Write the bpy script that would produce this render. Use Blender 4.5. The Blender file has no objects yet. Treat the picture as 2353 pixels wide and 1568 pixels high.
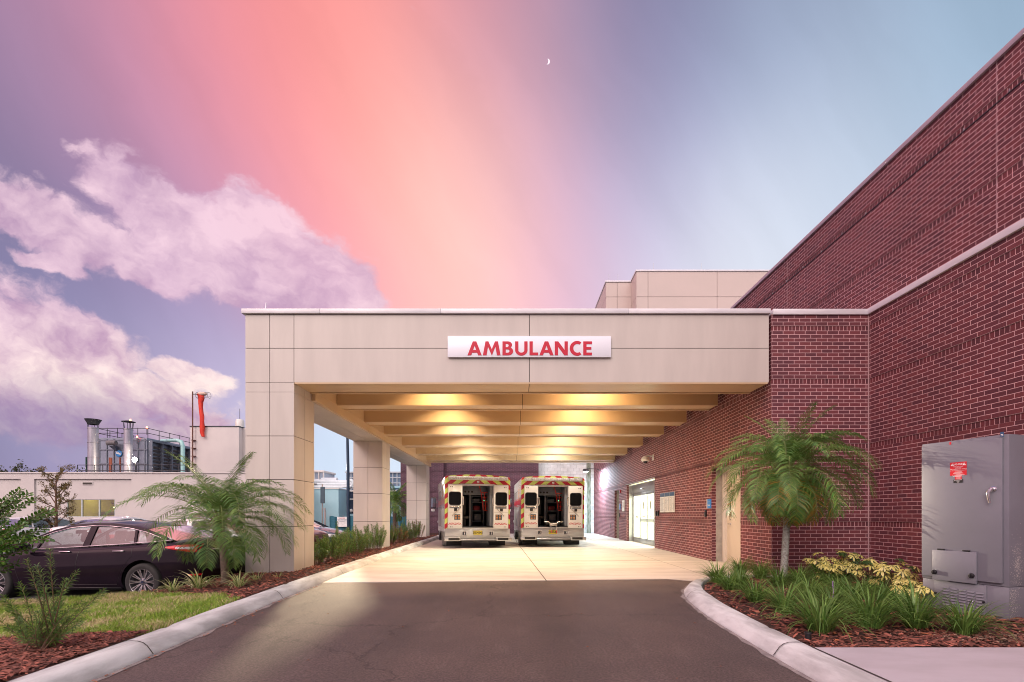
import bpy, bmesh, math, random
from mathutils import Vector, Matrix, noise as mnoise
R = math.radians
S = bpy.context.scene
COL = S.collection

# ------------------------------------------------------------------ camera
F = 1111.0                       # focal length in units of a 2353-wide frame (17 mm shift lens)
VX, VY = 1182.0, 1182.0          # vanishing point of the wall direction
CH = 1.25                        # eye height
cam = bpy.data.cameras.new('camera'); camo = bpy.data.objects.new('camera', cam); COL.objects.link(camo)
cam.sensor_width = 36; cam.lens = 36 * F / 2353
cam.shift_x = -(VX - 1176.5) / 2353; cam.shift_y = (VY - 784) / 2353
camo.location = (0, 0, CH); camo.rotation_euler = (R(90), 0, 0)
cam.clip_end = 9000; cam.clip_start = 0.05
S.camera = camo

def G(x, y, z=0.0):              # where the ray through a photo point meets height z
    Y = (CH - z) * F / (y - VY); return Vector(((x - VX) / F * Y, Y, z))
def P(x, y, Y): return Vector(((x - VX) / F * Y, Y, CH + (VY - y) / F * Y))

# ------------------------------------------------------------------ view + light
S.view_settings.view_transform = 'Standard'; S.view_settings.look = 'None'
S.view_settings.exposure = 0.12; S.view_settings.gamma = 1.0
S.cycles.max_bounces = 6; S.cycles.diffuse_bounces = 4; S.cycles.glossy_bounces = 3
S.cycles.transparent_max_bounces = 12; S.cycles.transmission_bounces = 4
S.cycles.caustics_reflective = False; S.cycles.caustics_refractive = False
S.cycles.sample_clamp_indirect = 4
S.cycles.use_denoising = True; S.cycles.denoising_prefilter = 'ACCURATE'; S.cycles.filter_width = 1.0

sun = bpy.data.lights.new('sun', 'SUN'); suno = bpy.data.objects.new('sun', sun); COL.objects.link(suno)
sun.energy = 1.1; sun.angle = R(20); sun.color = (1.0, 0.86, 0.80)
suno.rotation_euler = (R(62), 0, R(-28))

def lin(c):
    return tuple(((v / 255) / 12.92 if v <= 10 else (((v / 255) + 0.055) / 1.055) ** 2.4) for v in c)

class NG:                         # tiny node-graph helper
    def __init__(s, tree): s.t = tree; s.n = tree.nodes; s.l = tree.links
    def new(s, kind, **kw):
        nd = s.n.new(kind)
        for k, v in kw.items(): setattr(nd, k, v)
        return nd
    def put(s, sock, v):
        if hasattr(v, 'is_output') or isinstance(v, bpy.types.NodeSocket): s.l.new(v, sock)
        elif v is not None: sock.default_value = v
    def math(s, op, a, b=None, c=None, clamp=False):
        nd = s.new('ShaderNodeMath', operation=op, use_clamp=clamp)
        for i, v in enumerate((a, b, c)):
            if v is not None: s.put(nd.inputs[i], v)
        return nd.outputs[0]
    def vec(s, op, a, b=None, scale=None):
        nd = s.new('ShaderNodeVectorMath', operation=op)
        s.put(nd.inputs[0], a)
        if b is not None: s.put(nd.inputs[1], b)
        if scale is not None: s.put(nd.inputs['Scale'], scale)
        return nd.outputs['Value'] if op in ('DOT_PRODUCT', 'LENGTH', 'DISTANCE') else nd.outputs[0]
    def comb(s, x, y, z):
        nd = s.new('ShaderNodeCombineXYZ')
        for i, v in enumerate((x, y, z)): s.put(nd.inputs[i], v)
        return nd.outputs[0]
    def sep(s, v):
        nd = s.new('ShaderNodeSeparateXYZ'); s.put(nd.inputs[0], v); return nd.outputs
    def noise(s, v, scale, detail=4, rough=0.55, lac=2.0, out='Fac'):
        nd = s.new('ShaderNodeTexNoise'); s.put(nd.inputs['Vector'], v)
        nd.inputs['Scale'].default_value = scale; nd.inputs['Detail'].default_value = detail
        nd.inputs['Roughness'].default_value = rough; nd.inputs['Lacunarity'].default_value = lac
        return nd.outputs[out]
    def ramp(s, f, a, b, smooth=True):
        nd = s.new('ShaderNodeMapRange', interpolation_type='SMOOTHSTEP' if smooth else 'LINEAR')
        s.put(nd.inputs[0], f); s.put(nd.inputs[1], a); s.put(nd.inputs[2], b)
        return nd.outputs[0]
    def mix(s, f, a, b, mode='MIX'):
        nd = s.new('ShaderNodeMix', data_type='RGBA', blend_type=mode)
        s.put(nd.inputs[0], f)
        for i, v in ((6, a), (7, b)):
            if isinstance(v, tuple) and len(v) == 3: v = v + (1,)
            s.put(nd.inputs[i], v)
        return nd.outputs[2]

# ---- the dusk sky: soft colour patches blended over the directions, plus cloud banks
world = bpy.data.worlds.new('World'); S.world = world; world.use_nodes = True
def build_sky():
    g = NG(world.node_tree); g.n.clear()
    out = g.new('ShaderNodeOutputWorld'); bg = g.new('ShaderNodeBackground')
    tc = g.new('ShaderNodeTexCoord').outputs['Generated']
    d = g.vec('NORMALIZE', tc)
    warp = g.noise(d, 4.0, 4, 0.55, out='Color')
    dw = g.vec('NORMALIZE', g.vec('ADD', d, g.vec('SCALE', g.vec('SUBTRACT', warp, (0.5, 0.5, 0.5)), scale=0.045)))
    lobes = [
     (0,20,(118,98,135)),(220,20,(176,122,156)),(430,20,(218,132,146)),(640,10,(243,140,138)),(860,10,(250,146,138)),(1040,10,(206,128,146)),(1190,10,(138,120,150)),(1460,0,(98,96,136)),(1850,0,(124,138,166)),(2320,0,(118,150,178)),
     (-60,260,(98,90,124)),(110,200,(148,112,150)),(330,210,(206,136,164)),(600,200,(243,146,152)),(760,200,(253,150,144)),(930,230,(253,184,168)),(1080,210,(228,152,160)),(1230,210,(158,138,170)),(1470,220,(122,120,158)),(1800,220,(140,158,192)),(2150,230,(146,172,200)),
     (0,420,(102,98,140)),(250,420,(140,112,155)),(500,400,(198,142,176)),(720,420,(250,156,166)),(880,420,(254,164,158)),(985,320,(255,188,176)),(1045,430,(255,206,192)),(1060,530,(255,212,192)),(1180,430,(246,170,182)),(1290,430,(176,158,196)),(1500,430,(166,166,202)),(1800,420,(212,216,232)),(1960,420,(192,208,228)),
     (150,650,(106,106,152)),(480,680,(140,126,172)),(780,650,(244,164,178)),(930,640,(252,170,176)),(1080,640,(255,204,188)),(1210,640,(250,184,194)),(1330,640,(214,184,212)),(1500,600,(208,204,226)),(1700,600,(224,228,238)),
     (520,880,(186,172,208)),(300,900,(150,140,180)),(0,960,(116,110,150)),(120,1080,(132,124,168)),(420,1060,(190,166,196)),(760,1010,(200,222,246)),(900,1040,(214,224,240)),(1300,1000,(230,220,235)),(1700,1000,(225,225,240))]
    K = 115.0
    items = []
    for x, y, c in lobes:
        v = Vector(((x - VX) / F, 1, (VY - y) / F)).normalized(); lf_ = .13 if c[0] < 200 else .02; c = tuple(q + (255 - q) * lf_ for q in c); items.append((v, lin(c), 1.0))
    SK = 1.0
    for az, el, c in [(0, 80, (.50, .33, .45)), (90, 55, (.40, .45, .58)), (-90, 50, (1.25, .66, .82)), (180, 60, (2.4, 2.05, 2.0)),
                      (110, 15, (.5, .5, .6)), (-110, 15, (.9, .55, .65)), (150, 16, (.7, .6, .65)), (-150, 16, (.9, .65, .75)), (180, 8, (.5, .4, .45)), (160, 38, (3.0, 2.6, 2.55)), (-160, 38, (3.1, 2.5, 2.40)),
                      (75, 10, (.55, .62, .75)), (-75, 8, (.30, .25, .38)), (-125, 42, (3.0, 1.8, 1.85)), (130, 45, (1.9, 1.65, 1.65))]:
        a, e = R(az), R(el); v = Vector((math.sin(a) * math.cos(e), math.cos(a) * math.cos(e), math.sin(e))); items.append((v, tuple(q * SK for q in c), 1.0))
    for az in range(0, 360, 45):   # below the horizon
        a, e = R(az), R(-35); v = Vector((math.sin(a) * math.cos(e), math.cos(a) * math.cos(e), math.sin(e))); items.append((v, (.12, .10, .12), 1.0))
    cs = ws = None
    for v, c, w0 in items:
        dot = g.vec('DOT_PRODUCT', dw, tuple(v))
        w = g.math('EXPONENT', g.math('MULTIPLY_ADD', dot, K, -K))
        cc = g.vec('SCALE', tuple(c), scale=w)
        cs = cc if cs is None else g.vec('ADD', cs, cc)
        ws = w if ws is None else g.math('ADD', ws, w)
    base = g.vec('SCALE', cs, scale=g.math('DIVIDE', 1.0, g.math('ADD', ws, 1e-20)))
    # tangent-plane coordinates of the northern half of the sky for the cloud banks
    sx, sy, sz = g.sep(d)
    front = g.ramp(sy, 0.15, 0.35)
    yy = g.math('MAXIMUM', sy, 0.15)
    u = g.math('DIVIDE', sx, yy); v = g.math('DIVIDE', sz, yy)
    def nco(a, s1, s2, ou=0, ov=0):
        ca, sa = math.cos(R(a)), math.sin(R(a))
        uu = g.math('ADD', u, ou); vv = g.math('ADD', v, ov)
        p = g.math('MULTIPLY_ADD', uu, ca * s1, g.math('MULTIPLY', vv, sa * s1))
        q = g.math('MULTIPLY_ADD', uu, -sa * s2, g.math('MULTIPLY', vv, ca * s2))
        return g.comb(p, q, 3.7)
    def gauss(cx, cy, rx, ry, ang):
        u0, v0 = (cx - VX) / F, (VY - cy) / F
        ca, sa = math.cos(R(ang)), math.sin(R(ang))
        du = g.math('SUBTRACT', u, u0); dv = g.math('SUBTRACT', v, v0)
        a = g.math('MULTIPLY_ADD', du, ca * F / rx, g.math('MULTIPLY', dv, sa * F / rx))
        b = g.math('MULTIPLY_ADD', du, -sa * F / ry, g.math('MULTIPLY', dv, ca * F / ry))
        r2 = g.math('MULTIPLY_ADD', a, a, g.math('MULTIPLY', b, b))
        return g.math('EXPONENT', g.math('MULTIPLY', r2, -1.0))
    wn = g.noise(nco(-20, 4.2, 5.6), 1.5, 5, 0.6, out='Color'); wsx, wsy, _ = g.sep(wn)
    u = g.math('ADD', u, g.math('MULTIPLY', g.math('SUBTRACT', wsx, 0.5), 0.10)); v = g.math('ADD', v, g.math('MULTIPLY', g.math('SUBTRACT', wsy, 0.5), 0.09))
    m = None
    for a in [(300,440,150,70,-40),(430,520,260,110,-34),(600,560,200,110,-50),(330,600,170,60,-30),(560,665,240,60,-20),(60,500,180,70,-28),(150,540,150,50,-34),(110,600,110,26,-18),
              (40,770,260,130,-28),(250,890,260,90,-24),(420,960,150,50,-20),(60,930,260,100,-15),(330,1010,200,60,-10),(380,985,120,45,-14),(200,800,180,90,-30),(430,862,110,30,-16),(760,640,150,70,-40),(700,690,120,40,-10)]:
        q = gauss(*a); m = q if m is None else g.math('MAXIMUM', m, q)
    n_big = lambda ou, ov: g.noise(nco(-28, 2.3, 4.2, ou, ov), 1.3, 12, 0.62)
    def puffs(ou, ov):
        q = g.noise(nco(-24, 5.2, 8.0, ou, ov), 1.6, 7, 0.5); return g.math('ABSOLUTE', g.math('SUBTRACT', q, 0.5))
    def dens(ou, ov): return g.math('ADD', g.math('MULTIPLY_ADD', puffs(ou, ov), 1.5, -0.10), g.math('ADD', g.math('MULTIPLY_ADD', n_big(ou, ov), 1.9, -1.40), g.math('MULTIPLY', m, 1.35)))
    n = dens(0, 0); n2 = dens(-0.02, 0.05); n3 = dens(-0.05, 0.13)
    cov = g.math('MULTIPLY', g.ramp(n, -0.05, 0.38), front)
    cov = g.math('MULTIPLY', cov, g.math('MULTIPLY_ADD', g.ramp(v, .3, .75), -.12, .96))
    rel = g.math('ADD', g.math('MULTIPLY', g.math('SUBTRACT', n, n2), 1.0), g.math('MULTIPLY', g.math('SUBTRACT', n, n3), 0.5))
    lit = g.math('ADD', rel, 0.50, clamp=True)
    lowf = g.ramp(v, 0.15, 0.50)
    shade = g.mix(lowf, lin((188, 150, 178)), lin((192, 156, 186)))
    light = g.mix(lowf, lin((255, 236, 224)), lin((242, 208, 222)))
    ccol = g.mix(lit, shade, light)
    dull = g.math('MULTIPLY', g.ramp(g.math('SUBTRACT', v, g.math('MULTIPLY', u, -0.16)), 0.16, 0.02), g.ramp(u, -0.55, -0.85))
    ccol = g.mix(g.math('MULTIPLY', dull, 0.75), ccol, lin((140, 124, 166)))
    fin = g.mix(cov, base, ccol)
    st = g.noise(nco(-62, 1.0, 6.0), 1.4, 4, 0.5)
    streak = g.math('MULTIPLY_ADD', g.math('SUBTRACT', st, 0.5), 0.20, 1.0)
    fin = g.vec('SCALE', fin, scale=streak)
    g.l.new(fin, bg.inputs[0]); bg.inputs[1].default_value = 1.07
    # a little of the physical dusk sky underneath
    sky = g.new('ShaderNodeTexSky', sky_type='NISHITA'); sky.sun_disc = False
    sky.sun_elevation = R(4); sky.sun_rotation = R(-152)
    b2 = g.new('ShaderNodeBackground'); g.l.new(sky.outputs[0], b2.inputs[0]); b2.inputs[1].default_value = 0.05
    mx = g.new('ShaderNodeMixShader'); mx.inputs[0].default_value = 0.06
    g.l.new(bg.outputs[0], mx.inputs[1]); g.l.new(b2.outputs[0], mx.inputs[2])
    g.l.new(mx.outputs[0], out.inputs[0])
build_sky()
world.cycles.sampling_method = 'MANUAL'; world.cycles.sample_map_resolution = 512

# ------------------------------------------------------------------ materials
MATS = {}
def mat(name, c1, c2=None, scale=8.0, rough=0.6, metal=0.0, bump=0.0, bscale=None, spec=0.5, coat=0.0, emit=None, estr=1.0,
        rand=0.0, detail=5, stretch=None, trans=0.0, roughvar=0.0, coord='Object', dist=0.02):
    m = bpy.data.materials.new(name); m.use_nodes = True; MATS[name] = m
    g = NG(m.node_tree); b = g.n['Principled BSDF']
    if c2 is None: c2 = tuple(v * 0.82 for v in c1)
    co = g.new('ShaderNodeTexCoord').outputs[coord]
    if stretch:
        co = g.vec('MULTIPLY', co, stretch)
    n = g.noise(co, scale, detail, 0.6)
    f = g.ramp(n, 0.3, 0.7)
    col = g.mix(f, tuple(c1), tuple(c2))
    if rand:
        ri = g.new('ShaderNodeNewGeometry').outputs['Random Per Island']
        hs = g.new('ShaderNodeHueSaturation')
        g.l.new(g.math('MULTIPLY_ADD', ri, rand * 2, 1 - rand), hs.inputs['Value'])
        g.l.new(g.math('MULTIPLY_ADD', g.math('FRACT', g.math('MULTIPLY', ri, 17.3)), rand * 0.10, 0.5 - rand * 0.05), hs.inputs['Hue'])
        g.l.new(col, hs.inputs['Color']); col = hs.outputs[0]
    g.l.new(col, b.inputs['Base Color'])
    b.inputs['Roughness'].default_value = rough; b.inputs['Metallic'].default_value = metal
    if roughvar:
        g.l.new(g.math('MULTIPLY_ADD', n, roughvar, rough - roughvar * 0.5, clamp=True), b.inputs['Roughness'])
    b.inputs['Specular IOR Level'].default_value = spec
    b.inputs['Coat Weight'].default_value = coat; b.inputs['Coat Roughness'].default_value = 0.06
    if trans: b.inputs['Transmission Weight'].default_value = trans
    if emit:
        m.cycles.emission_sampling = 'NONE'
        b.inputs['Emission Color'].default_value = tuple(emit) + (1,); b.inputs['Emission Strength'].default_value = estr
    if bump:
        bn = g.new('ShaderNodeBump'); bn.inputs['Strength'].default_value = bump; bn.inputs['Distance'].default_value = dist
        g.l.new(g.noise(co, bscale or scale * 6, 6, 0.65), bn.inputs['Height']); g.l.new(bn.outputs[0], b.inputs['Normal'])
    return m

def leafmat(name, c1, c2, rough=0.45, rand=0.35, sub=0.35):
    m = bpy.data.materials.new(name); m.use_nodes = True; MATS[name] = m
    g = NG(m.node_tree); b = g.n['Principled BSDF']
    ri = g.new('ShaderNodeNewGeometry').outputs['Random Per Island']
    oi = g.new('ShaderNodeObjectInfo').outputs['Random']
    f = g.math('FRACT', g.math('ADD', ri, g.math('MULTIPLY', oi, 0.37)))
    col = g.mix(f, tuple(c1), tuple(c2))
    hs = g.new('ShaderNodeHueSaturation'); g.l.new(col, hs.inputs['Color'])
    g.l.new(g.math('MULTIPLY_ADD', g.math('FRACT', g.math('MULTIPLY', ri, 7.7)), rand * 2, 1 - rand), hs.inputs['Value'])
    g.l.new(hs.outputs[0], b.inputs['Base Color'])
    b.inputs['Roughness'].default_value = rough
    tr = g.new('ShaderNodeBsdfTranslucent'); g.l.new(hs.outputs[0], tr.inputs[0])
    mx = g.new('ShaderNodeMixShader'); mx.inputs[0].default_value = sub
    g.l.new(b.outputs[0], mx.inputs[1]); g.l.new(tr.outputs[0], mx.inputs[2])
    g.l.new(mx.outputs[0], g.n['Material Output'].inputs[0])
    return m

def glassmat(name, tint=(.8, .85, .88), refl=0.10, dark=0.0, fk=.8):
    m = bpy.data.materials.new(name); m.use_nodes = True; MATS[name] = m
    g = NG(m.node_tree); g.n.remove(g.n['Principled BSDF'])
    tr = g.new('ShaderNodeBsdfTransparent'); tr.inputs[0].default_value = tuple(tint) + (1,)
    gl = g.new('ShaderNodeBsdfGlossy'); gl.inputs['Roughness'].default_value = 0.02
    gl.inputs[0].default_value = (1, 1, 1, 1)
    lw = g.new('ShaderNodeLayerWeight'); lw.inputs[0].default_value = 0.25
    nz = g.noise(g.new('ShaderNodeTexCoord').outputs['Object'], 3.0, 2)
    fac = g.math('ADD', g.math('MULTIPLY', lw.outputs['Fresnel'], fk), g.math('MULTIPLY_ADD', nz, 0.04, refl))
    mx = g.new('ShaderNodeMixShader'); g.l.new(fac, mx.inputs[0]); g.l.new(tr.outputs[0], mx.inputs[1]); g.l.new(gl.outputs[0], mx.inputs[2])
    g.l.new(mx.outputs[0], g.n['Material Output'].inputs[0])
    return m

def brickmat(name, c1, c2, mortar, w=.223, h=.0743, ms=.0048, offset=0.5, bumpd=0.006, rough=0.75, stain=0.22):
    m = bpy.data.materials.new(name); m.use_nodes = True; MATS[name] = m
    g = NG(m.node_tree); b = g.n['Principled BSDF']
    uv = g.new('ShaderNodeTexCoord').outputs['UV']; ob = g.new('ShaderNodeTexCoord').outputs['Object']
    jit = g.vec('SCALE', g.vec('SUBTRACT', g.noise(ob, 11.0, 3, out='Color'), (.5, .5, .5)), scale=0.006)
    br = g.new('ShaderNodeTexBrick'); g.l.new(g.vec('ADD', uv, jit), br.inputs['Vector'])
    br.offset = offset; br.inputs['Scale'].default_value = 1.0
    br.inputs['Brick Width'].default_value = w; br.inputs['Row Height'].default_value = h
    br.inputs['Mortar Size'].default_value = ms; br.inputs['Mortar Smooth'].default_value = 0.25
    br.inputs['Bias'].default_value = -0.1
    br.inputs['Color1'].default_value = tuple(c1) + (1,); br.inputs['Color2'].default_value = tuple(c2) + (1,)
    br.inputs['Mortar'].default_value = tuple(mortar) + (1,)
    big = g.noise(ob, 0.7, 5, 0.6); fine = g.noise(ob, 60, 4, 0.7)
    mul = g.math('ADD', g.math('MULTIPLY_ADD', g.math('SUBTRACT', big, 0.5), stain * 4, 1.0), g.math('MULTIPLY', g.math('SUBTRACT', fine, 0.5), 0.5))
    g.l.new(g.vec('SCALE', br.outputs['Color'], scale=mul), b.inputs['Base Color'])
    b.inputs['Roughness'].default_value = rough
    bn = g.new('ShaderNodeBump'); bn.inputs['Strength'].default_value = 0.9; bn.inputs['Distance'].default_value = bumpd
    hgt = g.math('SUBTRACT', g.math('MULTIPLY', fine, 0.35), br.outputs['Fac'])
    g.l.new(hgt, bn.inputs['Height']); g.l.new(bn.outputs[0], b.inputs['Normal'])
    return m

# ------------------------------------------------------------------ mesh helpers
class MB:
    def __init__(s): s.v = []; s.f = []; s.m = []; s.uv = {}
    def add(s, vs, fs, m=0, xf=None):
        o = len(s.v)
        s.v += [tuple(xf @ Vector(p)) for p in vs] if xf else [tuple(p) for p in vs]
        s.f += [tuple(i + o for i in f) for f in fs]; s.m += [m] * len(fs)
        return s
    def box(s, x0, x1, y0, y1, z0, z1, m=0, xf=None, b=0.0):
        if b <= 0:
            vs = [(x0,y0,z0),(x1,y0,z0),(x1,y1,z0),(x0,y1,z0),(x0,y0,z1),(x1,y0,z1),(x1,y1,z1),(x0,y1,z1)]
            return s.add(vs, [(0,3,2,1),(4,5,6,7),(0,1,5,4),(1,2,6,5),(2,3,7,6),(3,0,4,7)], m, xf)
        b = min(b, (x1-x0)*.49, (y1-y0)*.49, (z1-z0)*.49)
        bm = bmesh.new(); bmesh.ops.create_cube(bm, size=1)
        for q in bm.verts: q.co = Vector((x0+(q.co.x+.5)*(x1-x0), y0+(q.co.y+.5)*(y1-y0), z0+(q.co.z+.5)*(z1-z0)))
        bmesh.ops.bevel(bm, geom=bm.edges[:], offset=b, segments=2, affect='EDGES', profile=0.5)
        bm.verts.index_update()
        s.add([q.co[:] for q in bm.verts], [tuple(q.index for q in f.verts) for f in bm.faces], m, xf); bm.free(); return s
    def tube(s, pts, rad, n=8, m=0, xf=None, cap=True):
        pts = [Vector(p) for p in pts]
        if not isinstance(rad, (list, tuple)): rad = [rad] * len(pts)
        vs = []; prev = None
        for i, p in enumerate(pts):
            t = (pts[min(i+1, len(pts)-1)] - pts[max(i-1, 0)]).normalized()
            if prev is None:
                a = Vector((0,0,1)) if abs(t.z) < .9 else Vector((1,0,0)); nn = t.cross(a).normalized()
            else:
                nn = (prev - t * prev.dot(t))
                nn = nn.normalized() if nn.length > 1e-6 else t.orthogonal().normalized()
            prev = nn; bb = t.cross(nn)
            for k in range(n):
                a = 2*math.pi*k/n; vs.append(p + (nn*math.cos(a) + bb*math.sin(a))*rad[i])
        fs = [(i*n+k, i*n+(k+1)%n, (i+1)*n+(k+1)%n, (i+1)*n+k) for i in range(len(pts)-1) for k in range(n)]
        if cap: fs += [tuple(reversed(range(n))), tuple(range((len(pts)-1)*n, len(pts)*n))]
        return s.add(vs, fs, m, xf)
    def lathe(s, prof, n=24, m=0, xf=None, close=False):   # prof = [(r, z)] around z
        vs = [(r*math.cos(2*math.pi*k/n), r*math.sin(2*math.pi*k/n), z) for r, z in prof for k in range(n)]
        L = len(prof); fs = [(i*n+k, i*n+(k+1)%n, (i+1)*n+(k+1)%n, (i+1)*n+k) for i in range(L-1) for k in range(n)]
        if close: fs += [((L-1)*n+k, (L-1)*n+(k+1)%n, (k+1)%n, k) for k in range(n)]
        return s.add(vs, fs, m, xf)
    def prism(s, poly, h, m=0, xf=None):                    # poly in xy, extruded 0..h in z
        n = len(poly); vs = [(p[0], p[1], 0) for p in poly] + [(p[0], p[1], h) for p in poly]
        fs = [tuple(reversed(range(n))), tuple(range(n, 2*n))] + [(i, (i+1)%n, n+(i+1)%n, n+i) for i in range(n)]
        return s.add(vs, fs, m, xf)
    def grid(s, rows, m=0, closed=False):
        n = len(rows[0]); vs = [p for r in rows for p in r]
        fs = []
        for i in range(len(rows)-1):
            for k in range(n if closed else n-1):
                fs.append((i*n+k, i*n+(k+1)%n, (i+1)*n+(k+1)%n, (i+1)*n+k))
        return s.add(vs, fs, m)
    def sphere(s, c, r, n=12, m=0, sc=(1,1,1)):
        c = Vector(c); prof = [(math.sin(math.pi*i/(n//2))*r, -math.cos(math.pi*i/(n//2))*r) for i in range(n//2+1)]
        return s.lathe([(max(a, 1e-4), b) for a, b in prof], n, m, Matrix.Translation(c) @ Matrix.Diagonal((*sc, 1)))
    def cut(s): s.cuts = getattr(s, 'cuts', []) + [(len(s.v), len(s.f))]; return s
    def build_each(s, name, mats, parent=None, **k):        # one object for every piece ended by cut()
        v0 = f0 = 0; out = []
        for v1, f1 in s.cuts:
            q = MB(); q.v = s.v[v0:v1]; q.f = [tuple(i-v0 for i in f) for f in s.f[f0:f1]]; q.m = s.m[f0:f1]; out.append(q.build(name, mats, parent, **k)); v0, f0 = v1, f1
        return out
    def build(s, name, mats, parent=None, shift=None, smooth=None, kind=None):
        me = bpy.data.meshes.new(name)
        vs = s.v
        if shift: vs = [(p[0]-shift[0], p[1]-shift[1], p[2]-shift[2]) for p in vs]
        me.from_pydata(vs, [], s.f)
        if not isinstance(mats, (list, tuple)): mats = [mats]
        for q in mats: me.materials.append(q)
        if len(mats) > 1: me.polygons.foreach_set('material_index', s.m)
        if smooth is not None:
            me.polygons.foreach_set('use_smooth', [True]*len(me.polygons)); me.set_sharp_from_angle(angle=R(smooth))
        me.update()
        o = bpy.data.objects.new(name, me); COL.objects.link(o)
        if parent: o.parent = parent
        if kind: o['kind'] = kind
        return o

def thing(name, label, cat, loc=(0,0,0), rz=0, group=None, rot=None):
    o = bpy.data.objects.new(name, None); COL.objects.link(o); o.empty_display_size = 0.2
    o.location = loc; o.rotation_euler = rot or (0, 0, rz)
    o['label'] = label; o['category'] = cat
    if group: o['group'] = group
    return o
def tag(o, label, cat, group=None):
    o['label'] = label; o['category'] = cat
    if group: o['group'] = group
    return o
def dup(root, loc, rz=0, label=None, group=None, scale=1.0):
    def cp(o, par):
        c = o.copy(); COL.objects.link(c); c.parent = par
        for ch in o.children: cp(ch, c)
        return c
    r = cp(root, None); r.location = loc; r.rotation_euler = (0, 0, rz); r.scale = (scale,)*3
    if label: r['label'] = label
    if group: r['group'] = group
    return r
FONT = None
def text(body, size, m, parent, loc, rot, name='lettering', ext=0.004, bold=0.0, align='CENTER', sx=1.0, space=1.0):
    cu = bpy.data.curves.new(name, 'FONT'); cu.body = body; cu.size = size; cu.extrude = ext; cu.offset = bold
    cu.align_x = align; cu.align_y = 'CENTER'; cu.space_character = space; cu.resolution_u = 6
    t = bpy.data.objects.new(name, cu); COL.objects.link(t)
    bpy.context.view_layer.update()
    me = bpy.data.meshes.new_from_object(t.evaluated_get(bpy.context.evaluated_depsgraph_get()))
    bpy.data.objects.remove(t); bpy.data.curves.remove(cu)
    for v in me.vertices: v.co.x *= sx
    me.materials.clear(); me.materials.append(m)
    o = bpy.data.objects.new(name, me); COL.objects.link(o)
    o.parent = parent; o.location = loc; o.rotation_euler = rot
    return o
def glyphs(body, H, m, parent, loc, ext=.003, width=None):
    """geometric bold capitals drawn as outlines with holes; returns one mesh, left to right from x=0"""
    def arc(cx, cy, rx, ry, a0, a1, n=14): return [(cx+rx*math.cos(R(a0+(a1-a0)*k/n)), cy+ry*math.sin(R(a0+(a1-a0)*k/n))) for k in range(n+1)]
    t = .225
    GL = {
     'A': (.98, [[(0,0),(.25,0),(.315,.19),(.665,.19),(.73,0),(.98,0),(.61,1),(.37,1)], [(.385,.385),(.49,.70),(.595,.385)]]),
     'M': (1.22, [[(0,0),(.25,0),(.355,.62),(.61,0),(.62,0),(.865,.62),(.97,0),(1.22,0),(1.04,1),(.84,1),(.615,.44),(.38,1),(.18,1)]]),
     'B': (.74, [[(0,0)] + arc(.42,.29,.32,.29,-90,62,12) + arc(.38,.755,.28,.245,-38,90,12) + [(0,1)], [(t,.185),(t,.425)] + arc(.36,.305,.125,.12,90,-90,8), [(t,.59),(t,.82)] + arc(.32,.705,.11,.115,90,-90,8)]),
     'U': (.86, [[(0,1),(t,1),(t,.36)] + arc(.43,.36,.205,.17,180,360,12)[1:] + [(.86-t,1),(.86,1),(.86,.38)] + arc(.43,.38,.43,.40,0,-180,18)[1:]]),
     'L': (.60, [[(0,0),(.60,0),(.60,.2),(t,.2),(t,1),(0,1)]]),
     'N': (.90, [[(0,0),(t,0),(t,.61),(.66,0),(.90,0),(.90,1),(.675,1),(.675,.39),(.24,1),(0,1)]]),
     'C': (.80, [arc(.51,.5,.51,.53,55,305,26) + arc(.53,.5,.285,.315,302,58,22)]),
     'E': (.60, [[(0,0),(.60,0),(.60,.195),(t,.195),(t,.41),(.56,.41),(.56,.60),(t,.60),(t,.805),(.60,.805),(.60,1),(0,1)]])}
    cu = bpy.data.curves.new('lettering', 'CURVE'); cu.dimensions = '2D'; cu.fill_mode = 'BOTH'; cu.extrude = ext; x = 0
    for ch in body:
        w, outs = GL[ch]
        for o in outs:
            sp = cu.splines.new('POLY'); sp.points.add(len(o)-1); sp.use_cyclic_u = True
            for p_, q in zip(sp.points, o): p_.co = ((x+q[0])*H, q[1]*H, 0, 1)
        x += w + .135 - (.05 if ch in 'AL' else 0)
    o = bpy.data.objects.new('lettering', cu); COL.objects.link(o); bpy.context.view_layer.update()
    me = bpy.data.meshes.new_from_object(o.evaluated_get(bpy.context.evaluated_depsgraph_get())); bpy.data.objects.remove(o); bpy.data.curves.remove(cu)
    if width:
        w = max(v.co.x for v in me.vertices)
        for v in me.vertices: v.co.x = v.co.x*width/w - width/2
    me.materials.clear(); me.materials.append(m); o = bpy.data.objects.new('lettering', me); COL.objects.link(o); o.parent = parent; o.location = loc; o.rotation_euler = (R(90), 0, 0); return o
def RX(a): return Matrix.Rotation(a, 4, 'X')
def RY(a): return Matrix.Rotation(a, 4, 'Y')
def RZ(a): return Matrix.Rotation(a, 4, 'Z')
def TR(x, y, z): return Matrix.Translation((x, y, z))

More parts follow.
